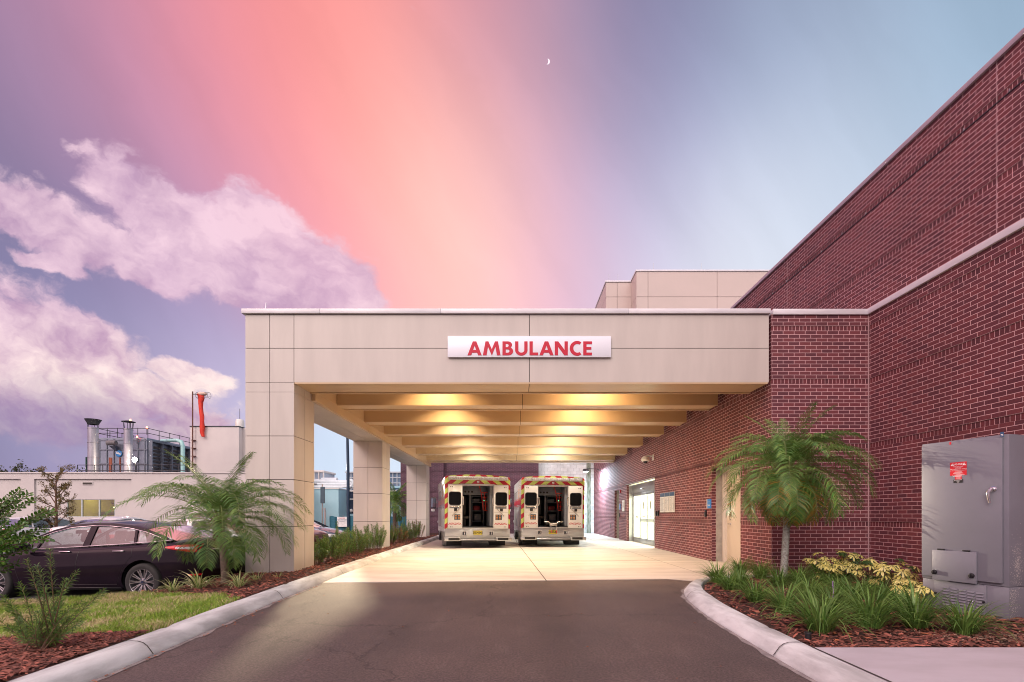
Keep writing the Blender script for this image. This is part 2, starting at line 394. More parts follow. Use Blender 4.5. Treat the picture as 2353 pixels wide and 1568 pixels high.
# ---- materials used by many things
brick = brickmat('red_brick', (.165,.040,.048), (.092,.026,.038), (.64,.40,.41), ms=.0056)
rowlock = brickmat('rowlock_brick', (.145,.030,.038), (.080,.022,.031), (.66,.40,.41), w=.0743, h=.1016, offset=0.0, ms=.0052)
panel = mat('beige_metal_panel', (.56,.515,.475), (.50,.46,.425), 2.2, rough=.42, bump=.05, bscale=220, spec=.5, stretch=(1,1,.18))
soffit_m = mat('lampglow_soffit_panel', (.60,.44,.27), (.56,.41,.25), 1.2, rough=.36, bump=.05, bscale=220)  # warm glow of the canopy lamps put into the panel colour
groove = mat('dark_joint', (.05,.042,.035), rough=.8)
coping = mat('brushed_coping_metal', (.70,.69,.72), (.62,.61,.65), 3, rough=.40, metal=.05, stretch=(1,1,6))
white_seal = mat('pale_sealant', (.50,.33,.34), rough=.7, bump=.2)
concrete = mat('pale_concrete', (.60,.53,.45), (.47,.41,.35), 0.9, rough=.85, bump=.25, bscale=90, detail=8, stretch=(.5,2,1))
kerbmat = mat('kerb_concrete', (.68,.71,.71), (.38,.39,.39), 2.2, rough=.85, bump=.35, bscale=60, detail=8, stretch=(3,.6,1))
walkmat = mat('pavement_concrete', (.48,.46,.50), (.42,.40,.43), 1.4, rough=.85, bump=.3, bscale=120, detail=8, stretch=(1,2.5,1))
black = mat('black_plastic', (.012,.012,.014), rough=.45)
rubber = mat('tyre_rubber', (.018,.017,.018), (.028,.026,.026), 12, rough=.8, bump=.2)
chrome = mat('chrome', (.75,.75,.78), (.66,.66,.70), 4, rough=.14, metal=1.0)
alu = mat('aluminium', (.55,.56,.57), (.48,.49,.50), 6, rough=.35, metal=.8, stretch=(1,1,8))
white_paint = mat('white_paint', (.78,.76,.72), (.72,.70,.67), 2, rough=.4, bump=.05)
steel_dark = mat('dark_steel', (.06,.065,.075), rough=.5, metal=.5)
# ================================================================== GROUND AND PAVING
rnd = random.Random(7)
asphalt_lot = mat('lot_asphalt', (.075,.070,.078), (.055,.052,.058), 1.5, rough=.9, bump=.4, bscale=90, detail=8)
def driveway_material():
    m = bpy.data.materials.new('driveway_asphalt'); m.use_nodes = True; g = NG(m.node_tree); b = g.n['Principled BSDF']
    co = g.new('ShaderNodeTexCoord').outputs['Object']
    big = g.noise(co, 0.55, 5, .6); mid = g.noise(g.vec('MULTIPLY', co, (1.6, .5, 1)), 3.0, 5, .65); fine = g.noise(co, 170, 3, .7)
    c = g.mix(g.ramp(big, .35, .68), (.104,.076,.070), (.072,.055,.054))
    c = g.mix(g.math('MULTIPLY', g.ramp(mid, .50, .72), .4), c, (.140,.108,.100))
    vor = g.new('ShaderNodeTexVoronoi'); g.l.new(co, vor.inputs['Vector']); vor.inputs['Scale'].default_value = 95
    spk = g.math('MULTIPLY', g.ramp(vor.outputs['Distance'], .20, .06), g.ramp(g.noise(co, 40, 2), .48, .62))
    c = g.mix(g.math('MULTIPLY', spk, .55), c, (.34,.29,.27))
    c = g.vec('SCALE', c, scale=g.math('ADD', g.math('MULTIPLY_ADD', fine, .5, .25), g.math('MULTIPLY', g.ramp(g.noise(co, 48, 3, .8), .30, .70), 1.0)))
    lx, ly, lz = g.sep(co); wv = g.math('ADD', lx, g.math('MULTIPLY', g.math('SUBTRACT', g.noise(co, .5, 2), .5), .5))
    trk = g.math('ADD', g.ramp(g.math('ABSOLUTE', g.math('ADD', wv, 1.25)), .34, .08), g.ramp(g.math('ABSOLUTE', g.math('ADD', wv, -.45)), .34, .08))
    c = g.mix(g.math('MULTIPLY', trk, .30), c, (.050,.040,.040))
    vc = g.new('ShaderNodeTexVoronoi', feature='DISTANCE_TO_EDGE'); g.l.new(g.vec('ADD', co, g.vec('SCALE', g.noise(co, 2.2, 5, .7, out='Color'), scale=.7)), vc.inputs['Vector']); vc.inputs['Scale'].default_value = .28
    c = g.mix(g.math('MULTIPLY', g.ramp(vc.outputs['Distance'], .006, .0015), .55), c, (.022,.018,.018))
    oil = g.math('MULTIPLY', g.ramp(g.noise(co, 1.9, 3, .5), .66, .74), .45); c = g.mix(oil, c, (.040,.032,.032))
    dust = g.math('MULTIPLY', g.ramp(g.noise(g.vec('MULTIPLY', co, (1, .35, 1)), 2.6, 8, .75), .60, .72), .20)
    c = g.mix(dust, c, (.30,.26,.24))
    g.l.new(c, b.inputs['Base Color']); b.inputs['Roughness'].default_value = .62; b.inputs['Specular IOR Level'].default_value = .45
    bn = g.new('ShaderNodeBump'); bn.inputs['Strength'].default_value = .8; bn.inputs['Distance'].default_value = .006
    g.l.new(g.noise(co, 130, 5, .8), bn.inputs['Height']); g.l.new(bn.outputs[0], b.inputs['Normal'])
    return m
drive_m = driveway_material()
def slab_material():
    m = bpy.data.materials.new('slab_concrete'); m.use_nodes = True; g = NG(m.node_tree); b = g.n['Principled BSDF']
    co = g.new('ShaderNodeTexCoord').outputs['Object']
    a = g.noise(g.vec('MULTIPLY', co, (.35, 1.6, 1)), 1.6, 9, .68); s2 = g.noise(co, .8, 6, .65); br = g.noise(g.vec('MULTIPLY', co, (1, 30, 1)), 3, 3)
    c = g.mix(g.ramp(a, .35, .68), (.60,.56,.51), (.47,.43,.39))
    c = g.mix(g.math('MULTIPLY', g.ramp(s2, .52, .75), .45), c, (.37,.32,.285))
    c = g.mix(g.math('MULTIPLY', g.ramp(g.noise(g.vec('MULTIPLY', co, (.4, 1, 1)), 1.1, 7, .7), .60, .70), .35), c, (.28,.24,.22))
    c = g.vec('SCALE', c, scale=g.math('MULTIPLY_ADD', br, .10, .95))
    g.l.new(c, b.inputs['Base Color']); b.inputs['Roughness'].default_value = .62; b.inputs['Specular IOR Level'].default_value = .4
    bn = g.new('ShaderNodeBump'); bn.inputs['Strength'].default_value = .4; bn.inputs['Distance'].default_value = .004
    g.l.new(g.math('ADD', g.noise(co, 60, 5, .7), br), bn.inputs['Height']); g.l.new(bn.outputs[0], b.inputs['Normal'])
    return m
slab_m = slab_material()

MB().box(-900, 900, -60, 1500, -1.2, -.285).build('ground', asphalt_lot, kind='structure')
MB().box(-3.9, 4.6, -5, 9.6, -.30, 0.0).build('driveway', drive_m, kind='structure')
mb = MB(); mb.prism([(-3.95,8.76),(-3.5,8.78),(2.95,9.30),(3.3,9.05),(5.2,9.05),(5.2,11.05),(5.75,11.05),(5.75,12.75),(5.2,12.75),(5.2,17.85),(5.75,17.85),(5.75,22.4),(5.2,22.4),(5.2,23.9),(5.6,23.9),(5.6,25.2),(5.2,25.2),(5.2,33),(-4.6,33)], .30, xf=TR(0,0,-.292))
mb.build('concrete_slab', slab_m, kind='structure')
# joints cut in the slab
mb = MB()
def strip(mb, a, b, w, z, m=0, h=.003):
    a = Vector((a[0], a[1], 0)); b = Vector((b[0], b[1], 0)); t = (b-a).normalized(); n = Vector((-t.y, t.x, 0))*w/2
    vs = [a-n, b-n, b+n, a+n]; mb.prism([(p.x, p.y) for p in vs], h, m, TR(0, 0, z))
strip(mb, (.60, 8.98), (.12, 21), .018, .006); strip(mb, (.12, 21), (-.1, 31), .018, .006)
for y0 in (12.9, 17.2, 21.5, 25.8): strip(mb, (-3.55, y0-.05), (5.1, y0+.1), .014, .0065)
strip(mb, (3.9, 9.1), (3.7, 30), .010, .006)
mb.build('slab_joints', groove, kind='structure')

# ---- kerbs: a rolled profile swept along a polyline (toe line given, solid lies to its `side`)
def smoothline(pts, step=.12):
    out = []
    P4 = [Vector((p[0], p[1], 0)) for p in pts]; P4 = [P4[0]*2-P4[1]] + P4 + [P4[-1]*2-P4[-2]]
    for i in range(1, len(P4)-2):
        a, b, c, d = P4[i-1:i+3]; n = max(2, int((c-b).length/step))
        for k in range(n):
            t = k/n
            out.append(.5*((2*b)+(-a+c)*t+(2*a-5*b+4*c-d)*t*t+(-a+3*b-3*c+d)*t**3))
    out.append(P4[-2]); return out
kprof = [(0,-.25),(0,.012),(.012,.03),(.05,.085),(.085,.113),(.13,.128),(.19,.132),(.245,.130),(.262,.118),(.265,.08),(.265,-.25)]
def sweep(mb, line, side, prof, joints=3.0):
    rows = []; L = 0; nj = joints*.6
    for i, p in enumerate(line):
        t = (line[min(i+1, len(line)-1)] - line[max(i-1, 0)]).normalized(); n = Vector((-t.y, t.x, 0))*side
        wob = (mnoise.noise(p*1.3)*.012, mnoise.noise(p*1.1+Vector((9,0,0)))*.006)
        if i: L += (p-line[i-1]).length
        dz = 0
        if L > nj: dz = -.012; nj += joints
        rows.append([tuple(p + n*(a + (wob[0] if 0 < a < .26 else 0)) + Vector((0,0,b+(wob[1]+dz if b > .02 else 0)))) for a, b in prof])
    if side > 0: rows = [list(reversed(r)) for r in rows]
    mb.grid(rows); n = len(rows[0])
    mb.add(rows[0], [tuple(range(n))]); mb.add(rows[-1], [tuple(reversed(range(n)))])
leftline = smoothline([(-3.12,-3),(-3.13,1),(-3.15,3.4),(-3.20,4.38),(-3.30,5.6),(-3.41,7.03),(-3.49,8.78),(-3.57,10.6),(-3.66,14.9),(-3.76,22.6),(-3.9,28),(-4.1,31)], .10)
mb = MB(); sweep(mb, leftline, 1, kprof); mb.build('left_kerb', kerbmat, smooth=50, kind='structure')
rightline = smoothline([(2.26,-3),(2.25,1),(2.25,3.6),(2.27,4.3),(2.30,5.0),(2.35,5.8),(2.45,6.6),(2.58,7.3),(2.82,8.0),(3.14,8.52),(3.55,8.86),(4.05,9.02),(4.7,9.05),(5.17,9.05)], .08)
mb = MB(); sweep(mb, rightline, -1, kprof); mb.build('right_kerb', kerbmat, smooth=50, kind='structure')
mb = MB()
for line, sd in ((leftline, 1), (rightline, -1)):
    L_ = 0; nx = 1.4
    for i in range(1, len(line)-1):
        L_ += (line[i]-line[i-1]).length
        if L_ < nx: continue
        nx += 2.9; t = (line[i+1]-line[i-1]).normalized(); n = Vector((-t.y, t.x, 0))*sd; rows = []
        for s_ in (-.006, .006): rows.append([tuple(line[i] + t*s_ + n*(a-.003) + Vector((0,0,b+.006))) for a, b in kprof[1:9]])
        mb.grid(rows if sd < 0 else rows[::-1])
mb.build('kerb_joints', groove, kind='structure')
# gritty cement smear along both toes
smear = mat('cement_smear', (.30,.27,.26), (.18,.16,.16), 9, rough=.9, bump=.4)
mb = MB()
for line, sd in ((leftline, 1), (rightline, -1)):
    rows = []
    for i, p in enumerate(line):
        if p.y < -1 or (sd == 1 and p.y > 8.7): continue
        t = (line[min(i+1, len(line)-1)] - line[max(i-1, 0)]).normalized(); n = Vector((-t.y, t.x, 0))*sd
        w = .045 + .035*mnoise.noise(p*3.1) + .03*mnoise.noise(p*9.0)
        rows.append([tuple(p - n*w + Vector((0,0,.0035))), tuple(p + n*.02 + Vector((0,0,.010)))])
    mb.grid(rows if sd < 0 else [r[::-1] for r in rows])
mb.build('cement_edge', smear, kind='structure')

# ---- pavement at lower right
mb = MB(); mb.box(2.505, 14, -4, 4.085, -.28, .128, b=.012)
mb.build('pavement', walkmat, kind='structure')
mb = MB(); strip(mb, (2.515, -3), (2.515, 4.085), .014, .1285); strip(mb, (2.6, 2.3), (14, 2.36), .012, .1285); strip(mb, (5.9, -3), (5.9, 4.08), .012, .1285)
mb.build('pavement_joints', groove, kind='structure')

# ---- soil, lawn and mulch terrains
soil = mat('mulch_soil', (.085,.032,.022), (.035,.016,.012), 14, rough=.95, bump=.8, bscale=60, dist=.03)
turf = mat('turf_soil', (.10,.13,.035), (.16,.13,.05), 8, rough=.95, bump=.5, bscale=70)
def interp(tab, t):
    if t <= tab[0][0]: return tab[0][1]
    for (a, va), (b, vb) in zip(tab, tab[1:]):
        if t <= b: return va + (vb-va)*(t-a)/(b-a)
    return tab[-1][1]
def leftx(y): return interp([(p.y, p.x) for p in leftline], y) - .26       # inner side of the left kerb
def smooth01(t): t = max(0, min(1, t)); return t*t*(3-2*t)
def hl(x, y):                     # height of the left verge
    d = max(0, leftx(y) - x)
    z = .115 - .035*d - .02*min(d, 1.0)*smooth01((y-6)/2)
    z += .018*mnoise.noise(Vector((x*.9, y*.9, 2)))
    edge = 7.55 if x < -5.9 else 99
    if x < -5.9: z += (-.30 - z)*smooth01((y - 7.15)/.7)
    if y > 7.0 and x < -5.0: z += (-.30 - z)*smooth01((-5.2 - x - (.9 if y < 7.6 else .3))/.6)*smooth01((y-7)/.5)
    return z
def terrain(name, x0f, x1f, y0, y1, ny, nx, zf, m, dz=0):
    rows = []
    for i in range(ny+1):
        y = y0 + (y1-y0)*i/ny; a, b = x0f(y), x1f(y)
        rows.append([(a+(b-a)*k/nx, y, zf(a+(b-a)*k/nx, y)+dz) for k in range(nx+1)])
    mb = MB(); mb.grid(rows); return mb.build(name, m, smooth=80, kind='structure')
terrain('lawn_ground', lambda y: -17, lambda y: leftx(y)+.02, -2, 8.1, 90, 110, hl, turf)
def mulch_front_edge(x): return 4.52 + .10*math.sin(x*3.1) + .12*(x+3.8)*0     # mulch in front of this line, lawn beyond
terrain('front_mulch_bed', lambda y: -9, lambda y: leftx(y)+.02, 1.0, 4.55, 50, 60, lambda x, y: hl(x, y) + .02*smooth01((mulch_front_edge(x)-y)/.15) - .03*smooth01((y-4.45)/.1), soil)
terrain('column_planting_bed', lambda y: -6.3 if y > 7.75 else leftx(y)-.25-2.2*smooth01((y-6.55)/1.15), lambda y: leftx(y)+.02, 6.3, 30, 190, 26, lambda x, y: hl(x, y)+.014, soil)
rin = [(3.9,2.52),(4.29,2.545),(4.82,2.56),(5.46,2.60),(6.28,2.66),(7.0,2.78),(7.5,2.93),(7.9,3.10),(8.3,3.36),(8.6,3.75),(8.72,4.1),(8.78,5.3)]
def rx0(y): return interp(rin, y) if y < 8.78 else 5.2
def hr(x, y): return .108 + .022*mnoise.noise(Vector((x*1.3, y*1.3, 5))) + .02*smooth01((x-4)/2)
terrain('right_mulch_bed', rx0, lambda y: 9.0, 4.085, 9.76, 70, 60, hr, soil)

chipm = leafmat('bark_chips', (.30,.10,.07), (.08,.032,.025), rough=.9, rand=.55, sub=0)
def chips(name, pts, s0, seed, mats=chipm):
    r = random.Random(seed); mb = MB()
    for x, y, z in pts:
        L = s0*r.uniform(.5, 1.5); w = L*r.uniform(.22, .5); h = L*.10
        M = TR(x, y, z+r.uniform(.004, .022)) @ RZ(r.uniform(0, 6.28)) @ RX(r.uniform(-.5, .5)) @ RY(r.uniform(-.4, .4))
        k = r.uniform(.5, .9)
        mb.add([(-L,-w*k,0),(L*.8,-w,0),(L,w*k,0),(-L*.7,w,0),(-L*.8,-w*.5,h),(L*.7,-w*.6,h),(L*.8,w*.5,h),(-L*.6,w*.6,h)],
               [(4,5,6,7),(0,1,5,4),(1,2,6,5),(2,3,7,6),(3,0,4,7)], 0, M)
    return mb.build(name, mats, kind='stuff')
r = random.Random(3)
pts = []
while len(pts) < 7500:
    y = 4.1 + 5.4*r.random()**1.5; x = r.uniform(2.4, 7.2)
    if x > rx0(y)+.02 and x < .98*y + 1.5: pts.append((x, y, hr(x, y)))
o = chips('bark_mulch', pts, .030, 4); o['label'] = 'red brown bark mulch covering the bed right of the driveway'; o['category'] = 'mulch'
pts = []
while len(pts) < 3300:
    y = r.uniform(3.0, 4.56); x = r.uniform(-4.9, leftx(y))
    if x > -1.1*y - .1: pts.append((x, y, hl(x, y)+.02))
o = chips('bark_mulch', pts, .026, 5); o['label'] = 'reddish bark mulch at the lower left beside the kerb'; o['category'] = 'mulch'
pts = []
while len(pts) < 6500:
    y = 6.5 + 20*r.random()**1.7; x = r.uniform(-5.8, leftx(y))
    if y < 7.75 and x < leftx(y)-.25-2.2*smooth01((y-6.55)/1.15): continue
    pts.append((x, y, hl(x, y)+.014))
o = chips('bark_mulch', pts, .030, 6); o['label'] = 'red bark mulch strip around the canopy columns'; o['category'] = 'mulch'

# sandy bare patch near the cabinet
sand = mat('sandy_soil', (.40,.28,.20), (.28,.19,.14), 20, rough=.95, bump=.5)
pts = [(4.2+r.gauss(0, .35)+.25, 4.42+r.gauss(0, .13), 0) for _ in range(700)]
o = chips('gravel_grit', [(x, y, hr(x, y)+.006) for x, y, _ in pts if y > 4.1], .010, 8, sand); o['label'] = 'pale sandy grit in the mulch by the pavement'; o['category'] = 'grit'

# lawn
grassm = leafmat('grass_blades', (.17,.34,.035), (.34,.45,.07), rough=.5, rand=.45, sub=.35)
drym = leafmat('dry_grass', (.50,.42,.20), (.58,.50,.30), rough=.7, rand=.3, sub=.2)
def lawn():
    r = random.Random(11); mb = MB(); n = 0; V = mb.v; Fc = mb.f
    while n < 46000:
        y = 4.5 + 3.1*r.random()**1.15; x = r.uniform(-1.12*y, leftx(y))
        if y < mulch_front_edge(x) - .08 + .1*r.random(): continue
        xb = leftx(y)-.25-2.2*smooth01((y-6.55)/1.15)
        if y > 6.45 and x > xb + .12*r.random(): continue
        if y > 7.35 + .15*math.sin(x*2): continue
        z = hl(x, y) - .003; a = r.uniform(0, 6.283); h = r.uniform(.025, .078)*(1+.35*mnoise.noise(Vector((x*3, y*3, 0)))); w = r.uniform(.0024, .0052)
        ln = r.uniform(.2, 1.1)*h; b = r.uniform(0, 6.283); dx, dy = math.cos(b)*ln, math.sin(b)*ln
        cx, cy = math.cos(a)*w, math.sin(a)*w; o = len(V)
        V += [(x-cx, y-cy, z), (x+cx, y+cy, z), (x+cx*.8+dx*.35, y+cy*.8+dy*.35, z+h*.6), (x-cx*.8+dx*.35, y-cy*.8+dy*.35, z+h*.6), (x+dx, y+dy, z+h*.95)]
        Fc += [(o, o+1, o+2, o+3), (o+3, o+2, o+4)]; n += 1; k_ = 1 if r.random() < max(.06, .30+1.3*mnoise.noise(Vector((x*1.7, y*2.2, 4)))) else 0; mb.m += [k_, k_]
    o = mb.build('lawn_grass', [grassm, drym], kind='stuff'); o['label'] = 'short green lawn between the kerb and the parked cars'; o['category'] = 'grass'
lawn()
# fallen leaves in the gutter
deadm = leafmat('dead_leaves', (.42,.13,.06), (.30,.12,.05), rough=.8, rand=.3, sub=.1)
r = random.Random(21); mb = MB()
for k in range(46):
    y = 3.4 + 5*r.random(); x = interp([(p.y, p.x) for p in leftline], y) + abs(r.gauss(0, .06)) + .02 + (r.random() < .12)*r.uniform(0, .5); z = .012
    s = r.uniform(.010, .022); M = TR(x, y, z) @ RZ(r.uniform(0, 6.28)) @ RX(r.uniform(-.3, .3))
    mb.add([(-s*1.6,0,0),(-s*.4,-s*.6,.004),(s*1.5,0,.002),(-s*.2,s*.6,.006)], [(0,1,2,3)], 0, M)
for k in range(14):
    x, y = r.uniform(-2.5, 2.2), r.uniform(3.6, 8.5); s = r.uniform(.008, .014); M = TR(x, y, .008) @ RZ(r.uniform(0, 6.28))
    mb.add([(-s*1.6,0,0),(-s*.4,-s*.6,.004),(s*1.5,0,.002),(-s*.2,s*.6,.006)], [(0,1,2,3)], 0, M)
for k in range(26):
    y = 4.15+r.random()*.9; x = r.uniform(2.8, 4.4); s = r.uniform(.018, .034); M = TR(x, y, hr(x, y)+.025) @ RZ(r.uniform(0, 6.28)) @ RX(r.uniform(-.3, .3))
    mb.add([(-s*1.6,0,0),(-s*.4,-s*.6,.004),(s*1.5,0,.002),(-s*.2,s*.6,.006)], [(0,1,2,3)], 0, M)
o = mb.build('leaf_litter', deadm, kind='stuff'); o['label'] = 'dry orange leaves scattered along the kerb gutters'; o['category'] = 'fallen leaves'

# ================================================================== BRICK BUILDING
class WB:
    """faces with uv in metres along the wall / up the courses"""
    def __init__(s): s.v = []; s.f = []; s.m = []; s.uv = []
    def quad(s, pts, uvs, m): o = len(s.v); s.v += [tuple(p) for p in pts]; s.f.append((o, o+1, o+2, o+3)); s.uv += uvs; s.m.append(m)
    def build(s, name, mats, parent=None):
        me = bpy.data.meshes.new(name); me.from_pydata(s.v, [], s.f)
        for q in mats: me.materials.append(q)
        me.polygons.foreach_set('material_index', s.m)
        uv = me.uv_layers.new(name='UVMap'); uv.data.foreach_set('uv', [c for q in s.uv for c in q]); me.update()
        o = bpy.data.objects.new(name, me); COL.objects.link(o)
        if parent: o.parent = parent
        return o
BANDH = .1016; CO = .0743
def wall(wb, p0, p1, nrm, z0, z1, bands=(), holes=(), u0=0.0, rec=.012, reveal=.10):
    p0 = Vector((p0[0], p0[1], 0)); p1 = Vector((p1[0], p1[1], 0)); L = (p1-p0).length; t = (p1-p0)/L; n = Vector((nrm[0], nrm[1], 0))
    flip = t.cross(Vector((0,0,1))).dot(n) < 0
    zs = {z0, z1}; us = {0.0, L}
    for b in bands:
        for q in (b, b+BANDH):
            if z0 < q < z1: zs.add(q)
    for a, b, c, d in holes: us |= {a, b}; zs |= {max(c, z0), min(d, z1)}
    zs = sorted(zs); us = sorted(us)
    def isband(z): return any(b <= z <= b+BANDH for b in bands)
    def vref(z):
        below = [b+BANDH for b in bands if b+BANDH <= z+1e-6]
        if below: return max(below) - 40*CO
        above = [b for b in bands if b >= z-1e-6]
        return (min(above) if above else z0) - 60*CO
    def q(a, b, c, d, off, m, vb, vt, ua=None, ub=None):
        o = n*(-off); pts = [p0+t*a+o+Vector((0,0,c)), p0+t*b+o+Vector((0,0,c)), p0+t*b+o+Vector((0,0,d)), p0+t*a+o+Vector((0,0,d))]
        uvs = [(u0+a, vb), (u0+b, vb), (u0+b, vt), (u0+a, vt)]
        if flip: pts.reverse(); uvs.reverse()
        wb.quad(pts, uvs, m)
    for c, d in zip(zs, zs[1:]):
        mid = (c+d)/2; bd = isband(mid)
        for a, b in zip(us, us[1:]):
            if any(h[0] <= (a+b)/2 <= h[1] and h[2] <= mid <= h[3] for h in holes): continue
            if bd:
                q(a, b, c, d, rec, 1, 0.0, BANDH)
                for zz, sgn in ((c, 1), (d, -1)):
                    pts = [p0+t*a+Vector((0,0,zz)), p0+t*b+Vector((0,0,zz)), p0+t*b-n*rec+Vector((0,0,zz)), p0+t*a-n*rec+Vector((0,0,zz))]
                    wb.quad(pts, [(0,.02)]*4, 0)
            else:
                v = vref(mid); q(a, b, c, d, 0, 0, c-v, d-v)
    for a, b, c, d in holes:        # brick reveals round an opening
        for uu in (a, b):
            v = z0-60*CO
            pts = [p0+t*uu+Vector((0,0,c)), p0+t*uu-n*reveal+Vector((0,0,c)), p0+t*uu-n*reveal+Vector((0,0,d)), p0+t*uu+Vector((0,0,d))]
            wb.quad(pts, [(0,c-v),(reveal,c-v),(reveal,d-v),(0,d-v)], 0)
        pts = [p0+t*a+Vector((0,0,d)), p0+t*b+Vector((0,0,d)), p0+t*b-n*reveal+Vector((0,0,d)), p0+t*a-n*reveal+Vector((0,0,d))]
        wb.quad(pts, [(0,.1),(b-a,.1),(b-a,.1+reveal),(0,.1+reveal)], 0)

WX = 5.19; FY = 9.76; RXW = 7.15; UXW = 7.21
LB = [1.005, 2.58, 3.885, 4.955]
hosp = thing('hospital_building', 'dark red brick building with white coping on the right', 'building', (WX, FY, 0))
hs = hosp.location
wb = WB()
# side wall under the canopy: u runs from the corner (FY) towards the back
NEAR = (11.10-FY, 12.72-FY, 0.0, 2.45); SLID = (17.91-FY, 22.35-FY, 0.0, 2.60); FARD = (24.0-FY, 25.07-FY, 0.0, 2.46)
wall(wb, (WX, FY), (WX, 33.5), (-1, 0), -.3, 5.29, LB, [NEAR, SLID, FARD], reveal=.115)
wall(wb, (WX, FY), (RXW, FY), (0, -1), -.3, 5.29, LB, u0=.1)
wall(wb, (RXW, FY), (RXW, -3), (-1, 0), -.3, 5.29, LB, u0=.05)
wb.v = [(a-hs.x, b-hs.y, c-hs.z) for a, b, c in wb.v]
wb.build('lower_wall', [brick, rowlock], hosp)
wb = WB(); UB = [6.19, 7.397]
wall(wb, (UXW, 40), (UXW, -3), (-1, 0), 5.2, 8.02, UB)
wb.v = [(a-hs.x, b-hs.y, c-hs.z) for a, b, c in wb.v]
wb.build('upper_wall', [brick, rowlock], hosp)
mb = MB()                                                            # copings
mb.box(WX+.02, RXW, FY-.035, FY+.3, 5.27, 5.385, b=.008).cut(); mb.box(RXW-.045, UXW+.02, -3, FY-.035, 5.27, 5.385, b=.008).cut()
mb.box(WX-.02, WX+.25, FY+16.5, 33.5, 5.29, 5.385, b=.008).cut()
mb.build_each('coping', coping, hosp, shift=hs, smooth=30)
mb = MB(); mb.box(UXW-.045, UXW+.35, -3, 40, 8.01, 8.10, b=.006); mb.build('parapet_coping', mat('parapet_metal', (.42,.34,.40), (.38,.31,.36), 4, rough=.45, metal=.2), hosp, shift=hs, smooth=30)
mb = MB(); mb.box(WX+.02, UXW, FY+.02, 33.4, 5.05, 5.2); mb.box(UXW+.05, 20, -3, 40, 7.6, 7.7); mb.build('roof', mat('roof_membrane', (.3,.3,.3), rough=.9), hosp, shift=hs)
mb = MB(); mb.box(RXW-.018, RXW-.002, FY-.02, FY-.002, .1, 5.27).cut()       # sealant joints
for yj in (7.22, 12.77, 18.5): mb.box(UXW-.004, UXW+.001, yj, yj+.012, 5.38, 8.01).cut()
mb.build_each('sealant_joint', white_seal, hosp, shift=hs)
# weep vents and flashing line below the upper band
mb = MB()
mb.box(UXW-.012, UXW+.01, -3, 40, 7.385, 7.397)
mb.build('flashing_strip', steel_dark, hosp, shift=hs)
mb = MB()
for k in range(16): mb.box(UXW-.003, UXW+.01, 5.6+k*.72, 5.61+k*.72, 7.40, 7.45).cut()
mb.build_each('weep_vent', alu, hosp, shift=hs)

# ---- doors in the side wall
cream = mat('cream_door_paint', (.74,.66,.55), (.70,.62,.52), 2, rough=.45, bump=.05)
frame_c = mat('cream_frame_paint', (.68,.62,.54), (.63,.58,.51), 2, rough=.45)
conc_jamb = mat('concrete_jamb', (.42,.39,.34), (.30,.28,.25), 5, rough=.9, bump=.5, bscale=80)
def service_door(y0, y1, z1, lab, handle_at):
    d = MB(); X0 = WX+.115
    d.box(X0, X0+.16, y1-.0, y1+.06, 0, z1+.03); d.box(X0, X0+.16, y0-.06, y0, 0, z1+.03); d.box(X0, X0+.16, y0-.06, y1+.06, z1, z1+.08)
    jamb = d.build('jamb', conc_jamb, hosp, shift=hs)
    f = MB(); xa = X0+.16
    f.box(xa, xa+.12, y1-.07, y1+.02, 0, z1-.00, b=.004); f.box(xa, xa+.12, y0-.02, y0+.07, 0, z1, b=.004); f.box(xa-.001, xa+.12, y0+.07, y1-.07, z1-.09, z1, b=.004)
    f.box(xa+.05, xa+.10, y1-.11, y1-.07, 0, z1-.09); f.box(xa+.05, xa+.10, y0+.07, y0+.11, 0, z1-.09)
    fr = f.build('door_frame', frame_c, hosp, shift=hs, smooth=30)
    l = MB(); l.box(xa+.08, xa+.125, y0+.105, y1-.105, .012, z1-.095, b=.003)
    dr = l.build('door', cream, hosp, shift=hs, smooth=30)
    if lab: dr['label'] = lab
    h = MB(); hy = handle_at
    h.tube([(xa+.08, hy, 1.0), (xa+.01, hy, 1.0), (xa+.01, hy-.12, 1.0)], .011, 8); h.lathe([(.03,0),(.03,.008),(0.001,.009)], 14, 0, TR(xa+.08, hy, 1.0) @ RY(-math.pi/2))
    k_ = MB(); k_.lathe([(.022,0),(.022,.012),(0.001,.014)], 14, 0, TR(xa+.08, hy, 1.12) @ RY(-math.pi/2)); k_.build('lock_cylinder', chrome, dr, shift=hs, smooth=40)
    h.build('handle', chrome, dr, shift=hs, smooth=40)
    h = MB()
    for z in (.25, 1.15, 2.1): h.tube([(xa+.06, y1-.10 if hy < (y0+y1)/2 else y0+.10, z), (xa+.06, y1-.10 if hy < (y0+y1)/2 else y0+.10, z+.11)], .010, 8).cut()
    h.build_each('hinge', alu, dr, shift=hs, smooth=40)
service_door(11.10, 12.72, 2.45, 'cream steel service door nearest the palm', 12.40)
service_door(24.0, 25.07, 2.46, 'cream steel door furthest under the canopy', 24.3)

